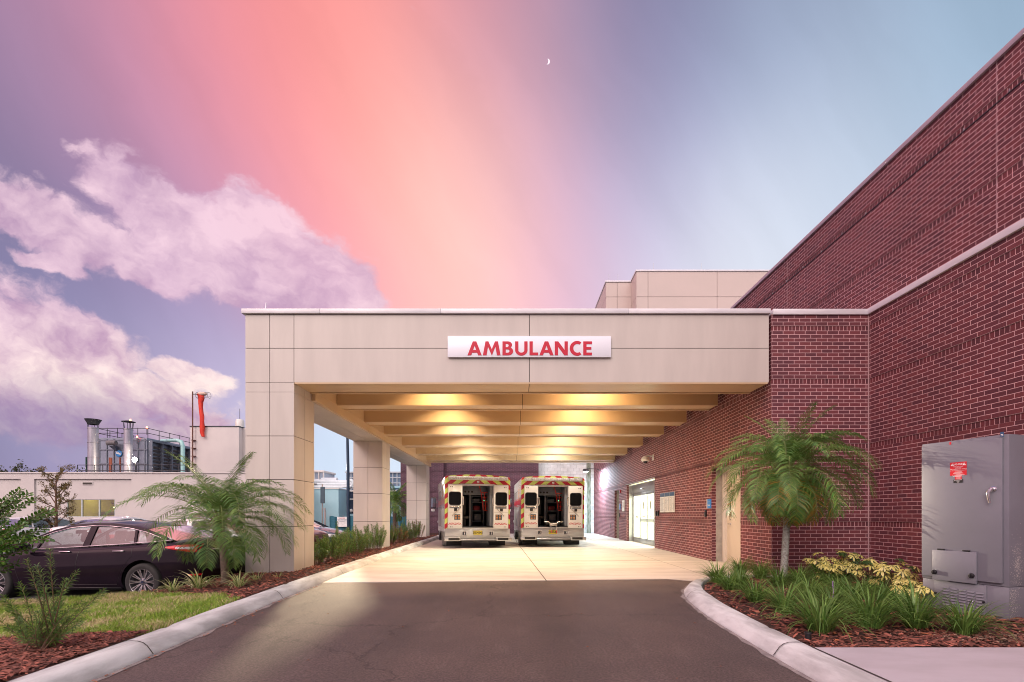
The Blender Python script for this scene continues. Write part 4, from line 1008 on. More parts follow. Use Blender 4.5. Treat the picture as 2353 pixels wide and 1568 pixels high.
def make_car(t, st, cab, paint, r=.33, ax=(1.08, 3.93), L=4.87, W=1.85, spokes=10, glass_m=None, tail=None, split=True, trim=True, detail=1, suv=False):
    """cab: dict(dlo=[(x, z)...top curve rear->front], belt=[(x,z)...], tum=..., pillars=[(x_top,x_bot,w)...], ws=(x base windscreen), bl=(x base backlight))"""
    glass_m = glass_m or car_glass
    cs = CarShape(st)
    xs = []
    for a, b in zip(st, st[1:]):
        n = max(1, int((b[0]-a[0])/.16)); xs += [a[0]+(b[0]-a[0])*k/n for k in range(n)]
    xs.append(st[-1][0])
    mb = MB(); cs.body(mb, xs); body = mb.build('body', [paint, interior_m], t)
    cutters = []
    for x in ax:
        for sgn in (-1, 1):
            c = MB(); c.lathe([(.001,-.16),(r*1.16,-.16),(r*1.16,.3),(.001,.3)], 40, 0, TR(x, sgn*(W/2-.06), r+.01) @ (RX(-math.pi/2) if sgn > 0 else RX(math.pi/2))); cutters.append(c.build('cutter', paint))
    # hollow the cabin so the glass looks into it
    xb0, xb1 = cab['hollow']
    c = MB(); c.box(xb0, xb1, -W/2+.13, W/2-.13, .42, 1.4); cutters.append(c.build('cutter', interior_m))
    for cc in cutters: cc.location = t.location; cc.rotation_euler = t.rotation_euler
    boolean_cut(body, cutters)
    me = body.data; me.polygons.foreach_set('use_smooth', [True]*len(me.polygons)); me.set_sharp_from_angle(angle=R(38))
    for x in ax:                                            # dark liners
        for sgn in (-1, 1):
            c = MB(); c.lathe([(.001,-.155),(r*1.15,-.155),(r*1.15,.03)], 36, 0, TR(x, sgn*(W/2-.06), r+.01) @ (RX(-math.pi/2) if sgn > 0 else RX(math.pi/2))); c.build('wheel_well', black, body)
            wheel(t, x, sgn*(W/2-.115), sgn, r, .225, spokes, split, detail)
    # greenhouse
    top, belt, tum = cab['top'], cab['belt'], cab['tum']
    def sy(x, z):                                           # half-width of the cabin side
        zb = interp(belt, x); return cs.side(x, min(zb, cs.at(x)[2]), -.012) - tum*max(0, z-zb)
    def P3(x, z, sg, off=0): return (x, sg*(sy(x, z)+off), z)
    x0, x1 = top[0][0], top[-1][0]; N = 34
    TX = [x0+(x1-x0)*k/N for k in range(N+1)]
    rf = MB(); rows = []
    ra, rb = cab['roof']                                   # roof metal between these x
    for k in range(25):
        x = ra+(rb-ra)*k/24; zt = interp(top, x); y = sy(x, zt)
        rows.append([(x, y*q, zt+cab['crown']*(1-abs(q)**2.2)) for q in (-1,-.97,-.85,-.6,-.3,0,.3,.6,.85,.97,1)])
    rf.grid(rows)
    rows = [[(p[0], p[1]*.985, p[2]-.035) for p in r_] for r_ in rows]; rf.grid([r_[::-1] for r_ in rows])
    for sg in (-1, 1):
        rw = cab.get('rail', .045)                          # cant rail down to the window line
        rows = [[P3(x, interp(top, x), sg), P3(x, max(interp(belt, x)-.005, interp(top, x)-rw), sg, .004), P3(x, max(interp(belt, x)-.01, interp(top, x)-rw-.004), sg, -.03)] for x in TX]
        rf.grid(rows if sg > 0 else [r_[::-1] for r_ in rows])
        for xt, xbm, w in cab['pillars']:
            zt, zb = interp(top, xt)-.02, interp(belt, xbm)-.02
            a = [P3(xbm-w/2, zb, sg, .006), P3(xbm+w/2, zb, sg, .006), P3(xt+w/2, zt, sg, .004), P3(xt-w/2, zt, sg, .004)]
            b = [(p[0], p[1]-sg*.05, p[2]) for p in a]
            f = [(0,1,2,3),(4,7,6,5),(0,4,5,1),(1,5,6,2),(2,6,7,3),(3,7,4,0)]
            rf.add(a+b, f if sg > 0 else [q[::-1] for q in f])
        # rear quarter + front quarter solid corners
        for (xa, xb) in cab['corner']:
            n = 8; rows = []
            for k in range(n+1):
                x = xa+(xb-xa)*k/n; zb, zt = interp(belt, x)-.02, interp(top, x)-.01
                if zt < zb: zt = zb+.002
                rows.append([P3(x, zb, sg, .006), P3(x, (zb+zt)/2, sg, .006), P3(x, zt, sg, .004)])
            rf.grid(rows if sg > 0 else [r_[::-1] for r_ in rows])
    rf.build('roof', paint, t, smooth=40)
    # glass: sides, windscreen, backlight
    for sg in (-1, 1):
        for (xa, xb) in cab['windows']:
            g_ = MB(); rows = []
            for k in range(13):
                x = xa+(xb-xa)*k/12; zb, zt = interp(belt, x)-.01, interp(top, x)-.03
                rows.append([P3(x, zb, sg, -.012), P3(x, max(zt, zb+.002), sg, -.014)])
            g_.grid(rows if sg > 0 else [r_[::-1] for r_ in rows]); g_.build('side_window', glass_m, t)
        if trim:
            c = MB(); c.tube([P3(x, interp(belt, x)+.002, sg, .010) for x in TX if interp(top, x) > interp(belt, x)-.0], .0085, 6)
            c.build('belt_trim', chrome, t, smooth=60)
            c = MB(); c.tube([P3(x, interp(top, x)-cab.get('rail', .045)-.002, sg, .008) for x in TX if interp(top, x)-.05 > interp(belt, x)], .0075, 6); c.build('window_trim', chrome, t, smooth=60)
    def screen(xbase, xtop, nm):
        zb = cs.at(xbase)[2]+cs.at(xbase)[3]*.6-.005; zt = interp(top, xtop); rows = []
        for k in range(9):
            f = k/8; x = xbase+(xtop-xbase)*f; z = zb+(zt+cab['crown']-.01-zb)*(f**.92)
            yb = cs.side(xbase, cs.at(xbase)[2])*.88*(1-f)+sy(xtop, zt)*.99*f
            rows.append([(x+(.08 if xbase > xtop else -.06)*(1-abs(q)**2)*(1-f*.4), yb*q, z-.05*abs(q)**3*f) for q in (-1,-.75,-.5,-.25,0,.25,.5,.75,1)])
        g_ = MB(); g_.grid(rows if xbase < xtop else [r_[::-1] for r_ in rows]); g_.build(nm, glass_m if nm == 'windscreen' else dark_glass, t, smooth=60)
    screen(cab['ws'], rb, 'windscreen'); screen(cab['bl'], ra, 'rear_window')
    # interior
    i_ = MB(); i_.box(xb0+.05, xb1-.05, -W/2+.14, W/2-.14, .43, .50)
    for xx in (2.05 if not suv else 2.0, 2.95 if not suv else 2.9):
        for yy in (-.36, .36):
            q = TR(xx, yy, .50) @ RY(R(-14)); i_.box(-.24, -.10, -.24, .24, .0, .56, 0, q, b=.05); i_.box(-.20, -.11, -.13, .13, .60, .80, 0, q, b=.045)
            i_.box(-.10, .38, -.25, .25, .05, .18, 0, TR(xx, yy, .45), b=.04)
    i_.build('seats', interior_m, t, smooth=45)
    i_ = MB(); i_.lathe([(.17,-.012),(.185,0),(.17,.012),(.155,0)], 24, 0, TR(3.32, .36, .92) @ RY(R(-62)), close=True); i_.box(-.01, .25, -.02, .02, -.03, .03, 0, TR(3.32,.36,.9)); i_.box(xb1-.35, xb1-.06, -W/2+.14, W/2-.14, .78, .93, b=.05)
    i_.build('dashboard', interior_m, t, smooth=45)
    return cs, P3

def seam(cs, t, pts, sg, r=.0035, name='door_seam'):
    m = MB(); P_ = []
    for a, b in zip(pts, pts[1:]):
        for k in range(6): x = a[0]+(b[0]-a[0])*k/6; z = a[1]+(b[1]-a[1])*k/6; P_.append((x, sg*cs.side(x, z, .0005), z))
    x, z = pts[-1]; P_.append((x, sg*cs.side(x, z, .0005), z)); m.tube(P_, r, 5); return m.build(name, black, t)

def patch(cs, x0, x1, z0, z1, sg, m, t, name, off=.006, n=10, taper=None):
    """z0,z1: numbers or functions of x"""
    f0 = z0 if callable(z0) else (lambda x: z0); f1 = z1 if callable(z1) else (lambda x: z1); rows = []
    for k in range(n+1):
        x = x0+(x1-x0)*k/n; a, b = f0(x), f1(x); rows.append([(x, sg*(cs.side(x, a+(b-a)*q)+off*(.2 if q in (0,1) else 1)), a+(b-a)*q) for q in (0,.15,.5,.85,1)])
    mb = MB(); mb.grid(rows if sg > 0 else [r_[::-1] for r_ in rows]); return mb.build(name, m, t, smooth=60)

def sedan_stations(k=1.0):
    #      x     w     zb    zt    crown
    return [(0.00,.60,.42,.80,.00),(.03,.76,.33,.90,.02),(.09,.86,.28,1.00,.04),(.20,.905,.25,1.045,.05),(.45,.918,.24,1.035,.06),(.95,.922,.22,1.02,.06),(1.6,.925,.20,.985,.05),(2.6,.925,.19,.95,.05),
            (3.3,.925,.19,.925,.06),(3.7,.922,.20,.905,.07),(4.15,.905,.21,.83,.07),(4.5,.87,.22,.74,.06),(4.72,.78,.24,.66,.04),(4.83,.64,.28,.60,.02),(4.87,.50,.34,.54,.0)]
sedan_cab = dict(top=[(.62,1.075),(.85,1.17),(1.15,1.27),(1.5,1.35),(1.9,1.395),(2.3,1.405),(2.7,1.38),(3.05,1.29),(3.35,1.17),(3.62,1.03),(3.78,.945)],
    belt=[(.6,1.075),(1.0,1.045),(1.6,1.01),(2.6,.965),(3.3,.935),(3.8,.915)], tum=.42, crown=.055, roof=(1.18, 2.78), rail=.05,
    pillars=[(2.26,2.30,.13),(1.40,1.34,.05),(3.18,3.27,.035)], corner=[(.62,1.0)], windows=[(.98,1.34),(1.36,2.26),(2.34,3.74)], ws=3.62, bl=.62, hollow=(1.15, 3.45))

# ---- the dark sedan in the foreground
blk = mat('black_pearl_paint', (.010,.006,.011), (.014,.008,.014), 3, rough=.05, coat=0, spec=.20)
# local x=0 rear bumper, front +x;  world: nose towards -X
sedan = thing('parked_sedan', 'black four door sedan with chrome window trim parked behind the small palm', 'car', (-5.53, 9.50, -.285), rot=(R(0), R(.9), R(180-3.5)))
cs, P3 = make_car(sedan, sedan_stations(), sedan_cab, blk, r=.335)
for sg in (1, -1):
    zt = lambda x: .93+.03*(.6-x) + (0 if x > .1 else 0)
    tl = patch(cs, .07, .66, lambda x: .86+.075*max(0, (x-.15)/.51)**1.2, lambda x: 1.0-.035*max(0, (x-.1)/.56)**2, sg, red_lens, sedan, 'tail_light', .012, 14)
    patch(cs, .14, .46, lambda x: .905+.03*(x-.14), lambda x: .965-.02*(x-.14), sg, clear_lens, tl, 'reversing_lens', .017, 8)
    seam(cs, sedan, [(1.30,1.015),(1.28,.80),(1.42,.62),(1.52,.40),(1.56,.30)], sg); seam(cs, sedan, [(2.30,.975),(2.33,.60),(2.33,.30)], sg)
    seam(cs, sedan, [(3.42,.905),(3.50,.60),(3.40,.30)], sg); seam(cs, sedan, [(3.40,.300),(1.56,.300)], sg)
    seam(cs, sedan, [(3.6,.845),(2.6,.865),(1.6,.885),(1.0,.90),(.66,.915)], sg, .0030, 'shoulder_crease')
    for hx in (1.42, 2.46):
        h = MB(); y = cs.side(hx+.1, .885)*sg
        h.box(hx, hx+.22, min(y, y+.028*sg), max(y, y+.028*sg), .885, .905, b=.008); h.build('door_handle', chrome, sedan, smooth=50)
        h = MB(); h.prism([(.10*math.cos(a*math.pi/8), .032*math.sin(a*math.pi/8)) for a in range(16)], .002, 0, TR(hx+.10, y+.0015*sg, .872) @ RX(math.pi/2)); h.build('handle_recess', black, sedan)
    m = MB(); y = .99*sg; m.box(3.18, 3.40, min(y-.10, y+.12), max(y-.10, y+.12), .93, 1.06, b=.045); m.box(3.27, 3.33, min(.86*sg, .93*sg), max(.86*sg, .93*sg), .93, .97); m.build('side_mirror', blk, sedan, smooth=50)
    patch(cs, .05, .22, .44, .47, sg, red_lens, sedan, 'rear_reflector', .008, 5)
    rk = patch(cs, 1.5, 3.5, .195, .245, sg, black, sedan, 'side_skirt', .012, 10)
m = MB()
m.box(-.012, .012, -.26, .26, .72, .86, b=.01); m.build('plate_recess', black, sedan)
pl = MB(); pl.box(-.022, -.008, -.16, .16, .725, .855, b=.004); pl.build('number_plate', plate_w, sedan)
m = MB(); m.tube([(-.002,-.62,.89),(-.022,0,.91),(-.002,.62,.89)], .010, 6); m.build('boot_trim', chrome, sedan, smooth=60)
m = MB(); m.box(.02, .09, -.50, .50, .26, .36, b=.02); m.build('rear_diffuser', black, sedan, smooth=40)
for sg in (-1, 1):
    m = MB(); m.box(-.01, .10, sg*.62-.11, sg*.62+.11, .265, .325, b=.02); m.build('exhaust_tip', chrome, sedan, smooth=40)
hw = MB(); hw.tube([(3.05,.1,1.22),(3.10,.1,1.16)], .008, 5); hw.box(3.03, 3.06, -.02, .20, 1.20, 1.27, b=.01); hw.build('rear_view_mirror', black, sedan, smooth=40)

# ---- simpler neighbours, same builder
def simple_car(lab, loc, rz, paint, suv=False, glass_m=None):
    t = thing('parked_suv' if suv else 'parked_car', lab, 'car', loc, rz)
    st = sedan_stations(); cab = dict(sedan_cab)
    if suv:
        st = [(0.00,.66,.50,1.00,.0),(.04,.80,.42,1.06,.02),(.12,.87,.38,1.10,.03),(.45,.90,.34,1.09,.03),(1.6,.905,.32,1.06,.04),(3.0,.905,.32,1.03,.05),(3.5,.90,.33,1.03,.07),(4.0,.88,.34,.99,.06),(4.35,.82,.36,.90,.05),(4.5,.66,.40,.80,.02),(4.54,.5,.46,.72,.0)]
        cab = dict(top=[(.12,1.12),(.22,1.45),(.42,1.60),(1.0,1.645),(1.9,1.65),(2.5,1.61),(2.85,1.50),(3.15,1.32),(3.42,1.12),(3.5,1.05)], belt=[(.1,1.12),(1.6,1.08),(3.0,1.05),(3.6,1.03)], tum=.36, crown=.04, roof=(.45,2.5), rail=.05,
            pillars=[(2.08,2.12,.12),(1.2,1.1,.10),(2.95,3.0,.035)], corner=[(.14,.5)], windows=[(.5,1.1),(1.2,2.06),(2.16,3.46)], ws=3.42, bl=.14, hollow=(1.15,3.25))
    c2, _ = make_car(t, st, cab, paint, r=.35 if suv else .33, ax=(.95,3.60) if suv else (1.08,3.93), L=4.54 if suv else 4.87, W=1.81 if suv else 1.85, spokes=5, split=False, glass_m=glass_m or dark_glass, detail=0, trim=False, suv=suv)
    ze = 1.0 if suv else .97
    for sg in (1, -1):
        patch(c2, .05, .38, ze-.16, lambda x: ze-.0, sg, red_lens, t, 'tail_light', .010, 6)
        patch(c2, (4.1 if suv else 4.35), (4.42 if suv else 4.76), lambda x: (.70 if suv else .53)+.0*x, lambda x: (.84 if suv else .66)+.03*(4.7-x), sg, clear_lens, t, 'headlight', .008, 6)
        seam(c2, t, [(2.12,.98),(2.14,.45)], sg); seam(c2, t, [(3.2,.98),(3.22,.45)], sg); seam(c2, t, [(1.15,.98),(1.3,.45)], sg)
        m = MB(); y = .99*sg; m.box(3.05, 3.22, min(y-.08, y+.10), max(y-.08, y+.10), 1.02, 1.13, b=.03); m.build('side_mirror', paint, t, smooth=50)
    MB().box(-.02, .0, -.16, .16, .72, .84, b=.004).build('number_plate', plate_w, t)
    return t
silver = mat('silver_paint', (.60,.60,.62), (.56,.56,.58), 3, rough=.3, metal=.3, coat=1)
whitep = mat('white_car_paint', (.75,.74,.74), (.72,.71,.71), 3, rough=.3, coat=1)
simple_car('silver car parked between the black sedan and the first column', (-11.45, 14.3, -.285), 0, silver)
simple_car('white car furthest left behind the black sedan', (-20.2, 18.2, -.285), R(90), whitep)
simple_car('white car whose red tail light shows through the black sedan windows', (-16.6, 18.0, -.285), R(90), whitep)
simple_car('white car parked behind the black sedan bonnet', (-13.3, 18.6, -.285), R(90), whitep)
suvp = mat('burgundy_paint', (.10,.03,.04), (.08,.025,.035), 3, rough=.25, coat=1)
simple_car('dark burgundy wagon seen between the first two columns', (-11.3, 17.3, -.285), R(-4), suvp, suv=True)
simple_car('dark blue car further back between the first two columns', (-12.5, 22.0, -.285), R(0), mat('dark_blue_paint', (.03,.045,.09), rough=.25, coat=1))

# ================================================================== AMBULANCES
def chevron_mat():
    m = bpy.data.materials.new('chevron_stripes'); m.use_nodes = True; g = NG(m.node_tree); b = g.n['Principled BSDF']
    co = g.new('ShaderNodeTexCoord').outputs['Object']; x, y, z = g.sep(co)
    ph = g.math('ADD', g.math('MULTIPLY', g.math('ABSOLUTE', y), 1.0), g.math('MULTIPLY', z, 1.25))
    f = g.math('FRACT', g.math('DIVIDE', ph, .46))
    s = g.ramp(f, .49, .505)
    s2 = g.math('MULTIPLY', s, g.ramp(f, 1.0, .99))
    n = g.noise(co, 14, 4)
    c = g.mix(s2, lin((196, 216, 112)), lin((176, 20, 44)))
    c = g.vec('SCALE', c, scale=g.math('MULTIPLY_ADD', n, .12, .92))
    g.l.new(c, b.inputs['Base Color']); b.inputs['Roughness'].default_value = .3; b.inputs['Coat Weight'].default_value = .5
    return m
chev = chevron_mat()
def diamond_mat():
    m = bpy.data.materials.new('diamond_plate'); m.use_nodes = True; g = NG(m.node_tree); b = g.n['Principled BSDF']
    co = g.new('ShaderNodeTexCoord').outputs['Object']; x, y, z = g.sep(co)
    k = 95.0
    a = g.math('SINE', g.math('MULTIPLY', g.math('ADD', y, z), k)); c = g.math('SINE', g.math('MULTIPLY', g.math('SUBTRACT', y, z), k))
    h = g.ramp(g.math('MULTIPLY', a, c), .1, .7)
    n = g.noise(co, 5, 4)
    g.l.new(g.mix(h, (.30,.31,.33), (.52,.53,.55)), b.inputs['Base Color']); b.inputs['Metallic'].default_value = .85
    g.l.new(g.math('MULTIPLY_ADD', n, .15, .24), b.inputs['Roughness'])
    bn = g.new('ShaderNodeBump'); bn.inputs['Distance'].default_value = .004; g.l.new(h, bn.inputs['Height']); g.l.new(bn.outputs[0], b.inputs['Normal'])
    return m
dplate = diamond_mat()
amb_w = mat('ambulance_white_paint', (.76,.78,.82), (.72,.74,.78), 2, rough=.28, coat=.6)
door_in = mat('cream_door_lining', (.70,.71,.72), (.66,.67,.68), 3, rough=.45, bump=.1, bscale=200)
grabm = mat('grab_rail_steel', (.72,.70,.66), rough=.22, metal=.9)
inside = mat('dark_cabin_panel', (.022,.028,.038), (.018,.023,.032), 3, rough=.5)
inside_w = mat('cabin_trim_light', (.18,.20,.24), rough=.45)
netm = mat('orange_red_net', (.65,.05,.03), (.55,.04,.03), 12, rough=.7)
yel_plate = mat('yellow_plate', (.60,.52,.06), (.55,.48,.05), 5, rough=.4)
strip_red = mat('reflective_red', (.50,.02,.05), rough=.3)
lightglass = mat('lightbar_lens', (.62,.64,.68), (.25,.27,.30), 45, rough=.15, coat=1, detail=2)
amb_gold = mat('gold_lettering', (.55,.25,.08), rough=.4)

def ambulance(lab, loc, rz, plate, stretcher, roll=0.0):
    """local frame: +x to the driver's right as seen from the rear, +y forward, rear face at y=0.  width 2.44"""
    t = thing('ambulance', lab, 'ambulance', loc, rot=(0, R(roll), rz), group='ambulances parked side by side under the canopy')
    W = 1.22; Lb = 4.3
    zr = [(-W, 2.60), (-W+.05, 2.655), (-.9, 2.685), (-.45, 2.715), (0, 2.722), (.45, 2.715), (.9, 2.685), (W-.05, 2.655), (W, 2.60)]
    def sec(y, z0): return [(x, y, z) for x, z in [(-W, z0)] + zr + [(W, z0)]]
    z0 = .62; b = MB()
    # box body with an open rear doorway
    rows = [sec(0, z0), sec(.02, z0), sec(Lb, z0)]; b.grid([r_[::-1] for r_ in rows])
    s = sec(Lb, z0); b.add(s, [tuple(range(len(s)))])
    b.box(-W, W, 0.3, Lb, z0-.05, z0)
    b.box(-W, -.59, 0.0, .05, z0, 2.60); b.box(.59, W, 0.0, .05, z0, 2.60)
    body = b.build('box_body', amb_w, t, smooth=30)
    # coloured rear surround
    c = MB(); pr = [(x*.998, z-.004) for x, z in zr]
    poly = [(-W+.002, 2.36)] + pr + [(W-.002, 2.36)]; c.prism(poly, .014, 0, TR(0, .001, 0) @ RX(math.pi/2))
    c.box(-W+.002, -1.10, -.014, 0, .70, 2.359); c.box(1.14, W-.002, -.014, 0, .70, 2.359)
    hdr = MB(); hdr.v = [(p[1], p[0], p[2]) for p in c.v]; hdr.f = [f[::-1] for f in c.f]; hdr.m = c.m
    o = hdr.build('chevron_surround', chev, body); o.rotation_euler = (0, 0, R(90)); o.scale = (1, -1, 1)
    # interior
    i_ = MB(); i_.box(-1.12, 1.12, 3.0, 3.05, .76, 2.5); i_.box(-1.15, -1.1, .05, 3.0, .76, 2.5); i_.box(1.1, 1.15, .05, 3.0, .76, 2.5); i_.box(-1.12, 1.12, .06, 3.0, 2.40, 2.45); i_.box(-1.12, 1.12, .02, 3.0, .74, .79)
    i_.build('cabin_lining', inside, body)
    i_ = MB(); i_.box(-.60, .60, .9, .95, 2.0, 2.39, b=.02); i_.box(.46, .60, .06, .9, .8, 2.35, b=.02)
    i_.build('cabin_header', inside_w, body, smooth=30)
    for k in range(4):
        q = MB(); q.lathe([(.035,0),(.04,.01),(.001,.012)], 16, 0, TR(-.50+.13*k, .899, 2.12) @ RX(math.pi/2)); q.build('round_vent', black, body, smooth=40)
    i_ = MB()
    for a, b_ in ((-.05, .42),): 
        i_.box(a, a+.035, 1.5, 1.95, .79, 2.0); i_.box(b_, b_+.035, 1.5, 1.95, .79, 2.0)
        for z in (1.37, 1.72, 1.96, .95): i_.box(a+.035, b_, 1.5, 1.95, z, z+.03)
    i_.box(-.20, -.14, 1.0, 2.6, .79, 2.0); i_.build('cabinet_frame', inside_w, body, smooth=30)
    i_ = MB(); i_.box(.02, .28, 1.55, 1.8, 1.76, 1.88, b=.03); i_.build('equipment_bag', mat('grey_bag', (.25,.25,.27), rough=.7), body, smooth=40)
    i_ = MB(); i_.box(.03, .3, 1.52, 1.8, 1.40, 1.60, b=.06); i_.build('red_bag', mat('dark_red_bag', (.25,.02,.03), rough=.7), body, smooth=40)
    i_ = MB(); i_.box(.06, .36, 1.52, 1.8, .99, 1.25, b=.03); i_.build('grey_case', mat('grey_case', (.16,.17,.19), rough=.5), body, smooth=40)
    i_ = MB(); i_.box(-.52, -.28, 1.2, 1.35, 1.15, 1.95, b=.06); i_.box(-.55, -.22, .9, 1.35, 1.05, 1.18, b=.05); i_.box(-.45, -.33, 1.0, 1.2, .8, 1.05); i_.build('attendant_seat', black, body, smooth=40)
    i_ = MB()                                               # cargo net
    A, B = Vector((.12, .55, 2.34)), Vector((.30, .62, 1.42))
    C, D = Vector((.48, .60, 2.10)), Vector((.52, .60, 1.42))
    i_.tube([A, Vector((.2,.56,2.08)), B], .016, 5); i_.tube([Vector((.2,.56,2.08)), C, D], .014, 5)
    for k in range(5):
        f = k/4; p = Vector((.2,.56,2.08)).lerp(B, f); q = C.lerp(D, f); i_.tube([p, (p+q)/2-Vector((0,0,.03)), q], .012, 5)
    i_.tube([Vector((.32,.57,2.08)), Vector((.37,.6,1.75)), Vector((.38,.6,1.42))], .012, 5)
    i_.build('cargo_net', netm, body)
    q = MB(); q.sphere((.35,.8,1.79), .012, 8); q.build('indicator_lamp', mat('green_led', (.1,.9,.3), emit=(.1,1,.4), estr=6), body)
    # doorway trim
    d = MB(); d.box(-.66, .62, -.045, .0, 2.352, 2.372, b=.006); d.box(-.585, -.565, -.01, .05, .80, 2.32); d.box(.565, .585, -.01, .05, .80, 2.32); d.box(-.585, .585, -.01, .05, 2.30, 2.35)
    d.build('doorway_trim', alu, body)
    # folded-back doors
    for sg, x0, x1 in ((-1, -1.10, -.585), (1, .585, 1.14)):
        xc = (x0+x1)/2
        dm = MB(); dm.box(x0, x1, -.075, -.018, .715, 2.33, b=.012); dr = dm.build('rear_door', door_in, t, smooth=40); dr['label'] = ('left' if sg < 0 else 'right')+' rear door folded open'
        e = MB(); e.box(x0-.008, x0+.004, -.07, -.016, .70, 2.34); e.box(x1-.004, x1+.008, -.07, -.016, .70, 2.34); e.build('door_edge', alu, dr)
        def rr(w, h, rad, n=6):
            P_ = []
            for cx, cz, a0 in ((w/2-rad, h/2-rad, 0), (-w/2+rad, h/2-rad, 90), (-w/2+rad, -h/2+rad, 180), (w/2-rad, -h/2+rad, 270)):
                for k in range(n+1): a = R(a0+90*k/n); P_.append((cx+rad*math.cos(a), cz+rad*math.sin(a)))
            return P_
        M = TR(xc+.01*sg, -.0745, 1.825) @ RX(math.pi/2)
        q = MB(); q.prism(rr(.45, .50, .09), .012, 0, M); wf = q.build('window_frame', black, dr, smooth=40)
        q = MB(); q.prism(rr(.40, .45, .075), .003, 0, M @ TR(0,0,.013)); q.build('window_glass', mat('dark_window', (.006,.007,.008), rough=.25, spec=.12) if 'dark_window' not in MATS else MATS['dark_window'], wf)
        hx = x1+.035 if sg < 0 else x0-.035                  # D handles on the inner edge
        q = MB(); q.tube([(hx-.045*(-sg) , -.08, 1.90), (hx, -.12, 1.88), (hx+.012*(-sg), -.12, 1.74), (hx, -.12, 1.60), (hx-.045*(-sg), -.08, 1.57)], .016, 8); q.build('grab_handle', grabm, dr, smooth=50)
        q = MB(); q.tube([(xc-.19, -.10, 1.53), (xc+.19, -.10, 1.53)], .014, 8)
        a = (xc-.14*sg*-1, xc+.16*sg*-1)
        q.tube([(xc-.16*sg, -.10, 1.50), (xc-.17*sg*0.9, -.11, 1.44), (xc+.10*sg, -.12, 1.20)], .013, 8); q.sphere((xc+.10*sg, -.12, 1.19), .022, 10); q.sphere((xc-.16*sg, -.10, 1.49), .024, 10)
        q.build('lever_bar', grabm, dr, smooth=50)
        q = MB(); q.box(xc-.21, xc+.21, -.084, -.0752, 1.46, 1.56, b=.004); q.build('handle_plate', inside_w, dr)
        q = MB(); q.box(xc-.04, xc+.07, -.09, -.0752, 1.36, 1.47, b=.02); q.build('latch', black, dr, smooth=40)
        q = MB(); q.box(xc-.03 if sg < 0 else x0+.07, xc+.19 if sg < 0 else x0+.31, -.0785, -.0755, 1.04, 1.24); st_ = q.build('instruction_decal', mat('decal_dark_blue', (.01,.05,.09), rough=.4) if 'decal_dark_blue' not in MATS else MATS['decal_dark_blue'], dr)
        q = MB(); bx = xc-.03 if sg < 0 else x0+.07
        for i in range(2):
            for j in range(3): q.box(bx+.02+i*.11, bx+.09+i*.11, -.0800, -.0788, 1.06+j*.058, 1.095+j*.058).cut()
        q.build_each('decal_figures', amb_gold, st_)
        q = MB()                                             # small chevrons low on the door
        for k in range(-4, 5):
            cx = xc+k*.052; s_ = 1 if k < 0 else -1
            if k == 0: q.add([(cx-.04,-.0770,.86),(cx+.04,-.0770,.86),(cx,-.0770,.91)], [(0,1,2)])
            else: q.add([(cx-.02-.02*s_*1.2,-.0770,.86),(cx+.006-.02*s_*1.2,-.0770,.86),(cx+.006+.03*s_,-.0770,.935),(cx-.02+.03*s_,-.0770,.935)], [(0,1,2,3)])
        q.build('door_chevrons', strip_red, dr)
        q = MB()
        for z in (.78, 2.25):
            for dx in (-.03, .03): q.lathe([(.001,.010),(.016,.008),(.018,0)], 10, 0, TR(x0+.12+dx if sg < 0 else x1-.12+dx, -.075, z) @ RX(math.pi/2))
        q.build('door_bumper', steel_dark, dr, smooth=40)
        q = MB(); q.tube([(x0+.02,-.0765,1.32),(x1-.02,-.0765,1.32)], .002, 4); q.build('panel_seam', groove, dr)
    # diamond plate tail, step and bumper
    dp = MB(); dp.box(-W+.02, W-.01, -.05, .28, .33, .715, b=.006); dpo = dp.build('tread_plate_tail', dplate, t, smooth=30)
    q = MB(); q.box(-.58, .58, -.09, .02, .715, .755, b=.006); q.build('door_sill', alu, t, smooth=30)
    q = MB(); q.box(-.66, .66, -.34, -.05, .295, .335, b=.008); q.build('step', dplate, t, smooth=30)
    q = MB(); q.box(-.62, .62, -.345, -.06, .255, .293, b=.004); q.build('step_underside', black, t)
    for sg in (-1, 1):
        q = MB(); q.box(min(sg*.66, sg*1.24), max(sg*.66, sg*1.24), -.33, -.03, .27, .40, b=.02); bp = q.build('bumper_corner', alu, t, smooth=30)
        q = MB(); q.box(min(sg*.70, sg*1.10), max(sg*.70, sg*1.10), -.36, -.331, .30, .39, b=.012); q.build('rubber_pad', black, bp, smooth=40)
        q = MB(); q.box(sg*.50-.09, sg*.50+.09, -.062, -.05, .46, .63, b=.006); rc = q.build('tow_hook_box', alu, t)
        q = MB(); q.box(sg*.50-.065, sg*.50+.065, -.066, -.0625, .485, .605); q.build('hook_recess', steel_dark, rc)
        q = MB(); q.tube([(sg*.50, -.075, .60), (sg*.50+.02, -.11, .57), (sg*.50, -.10, .50)], .014, 8); q.build('tow_hook', chrome, rc, smooth=50)
        q = MB(); q.box(min(sg*.55, sg*1.12), max(sg*.55, sg*1.12), .40, .42, .06, .30); q.build('mud_flap', rubber, t)
    pm = MB(); pm.box(-.19, .19, -.066, -.05, .47, .665, b=.006); pf = pm.build('plate_frame', alu, t, smooth=30)
    pm = MB(); pm.box(-.165, .165, -.072, -.0665, .49, .645); pm.build('number_plate', yel_plate, pf)
    text(plate, .105, MATS['dark_joint'], pf, (0, -.073, .565), (R(90), 0, 0), 'plate_number', ext=.001, sx=1.0, bold=.003)
    text('FLORIDA', .032, MATS['dark_joint'], pf, (0, -.073, .628), (R(90), 0, 0), 'plate_state', ext=.001)
    # light bar and work lamp
    q = MB(); q.box(-1.10, 1.13, -.09, -.015, 2.51, 2.645, b=.008); lb = q.build('light_bar', alu, t, smooth=30)
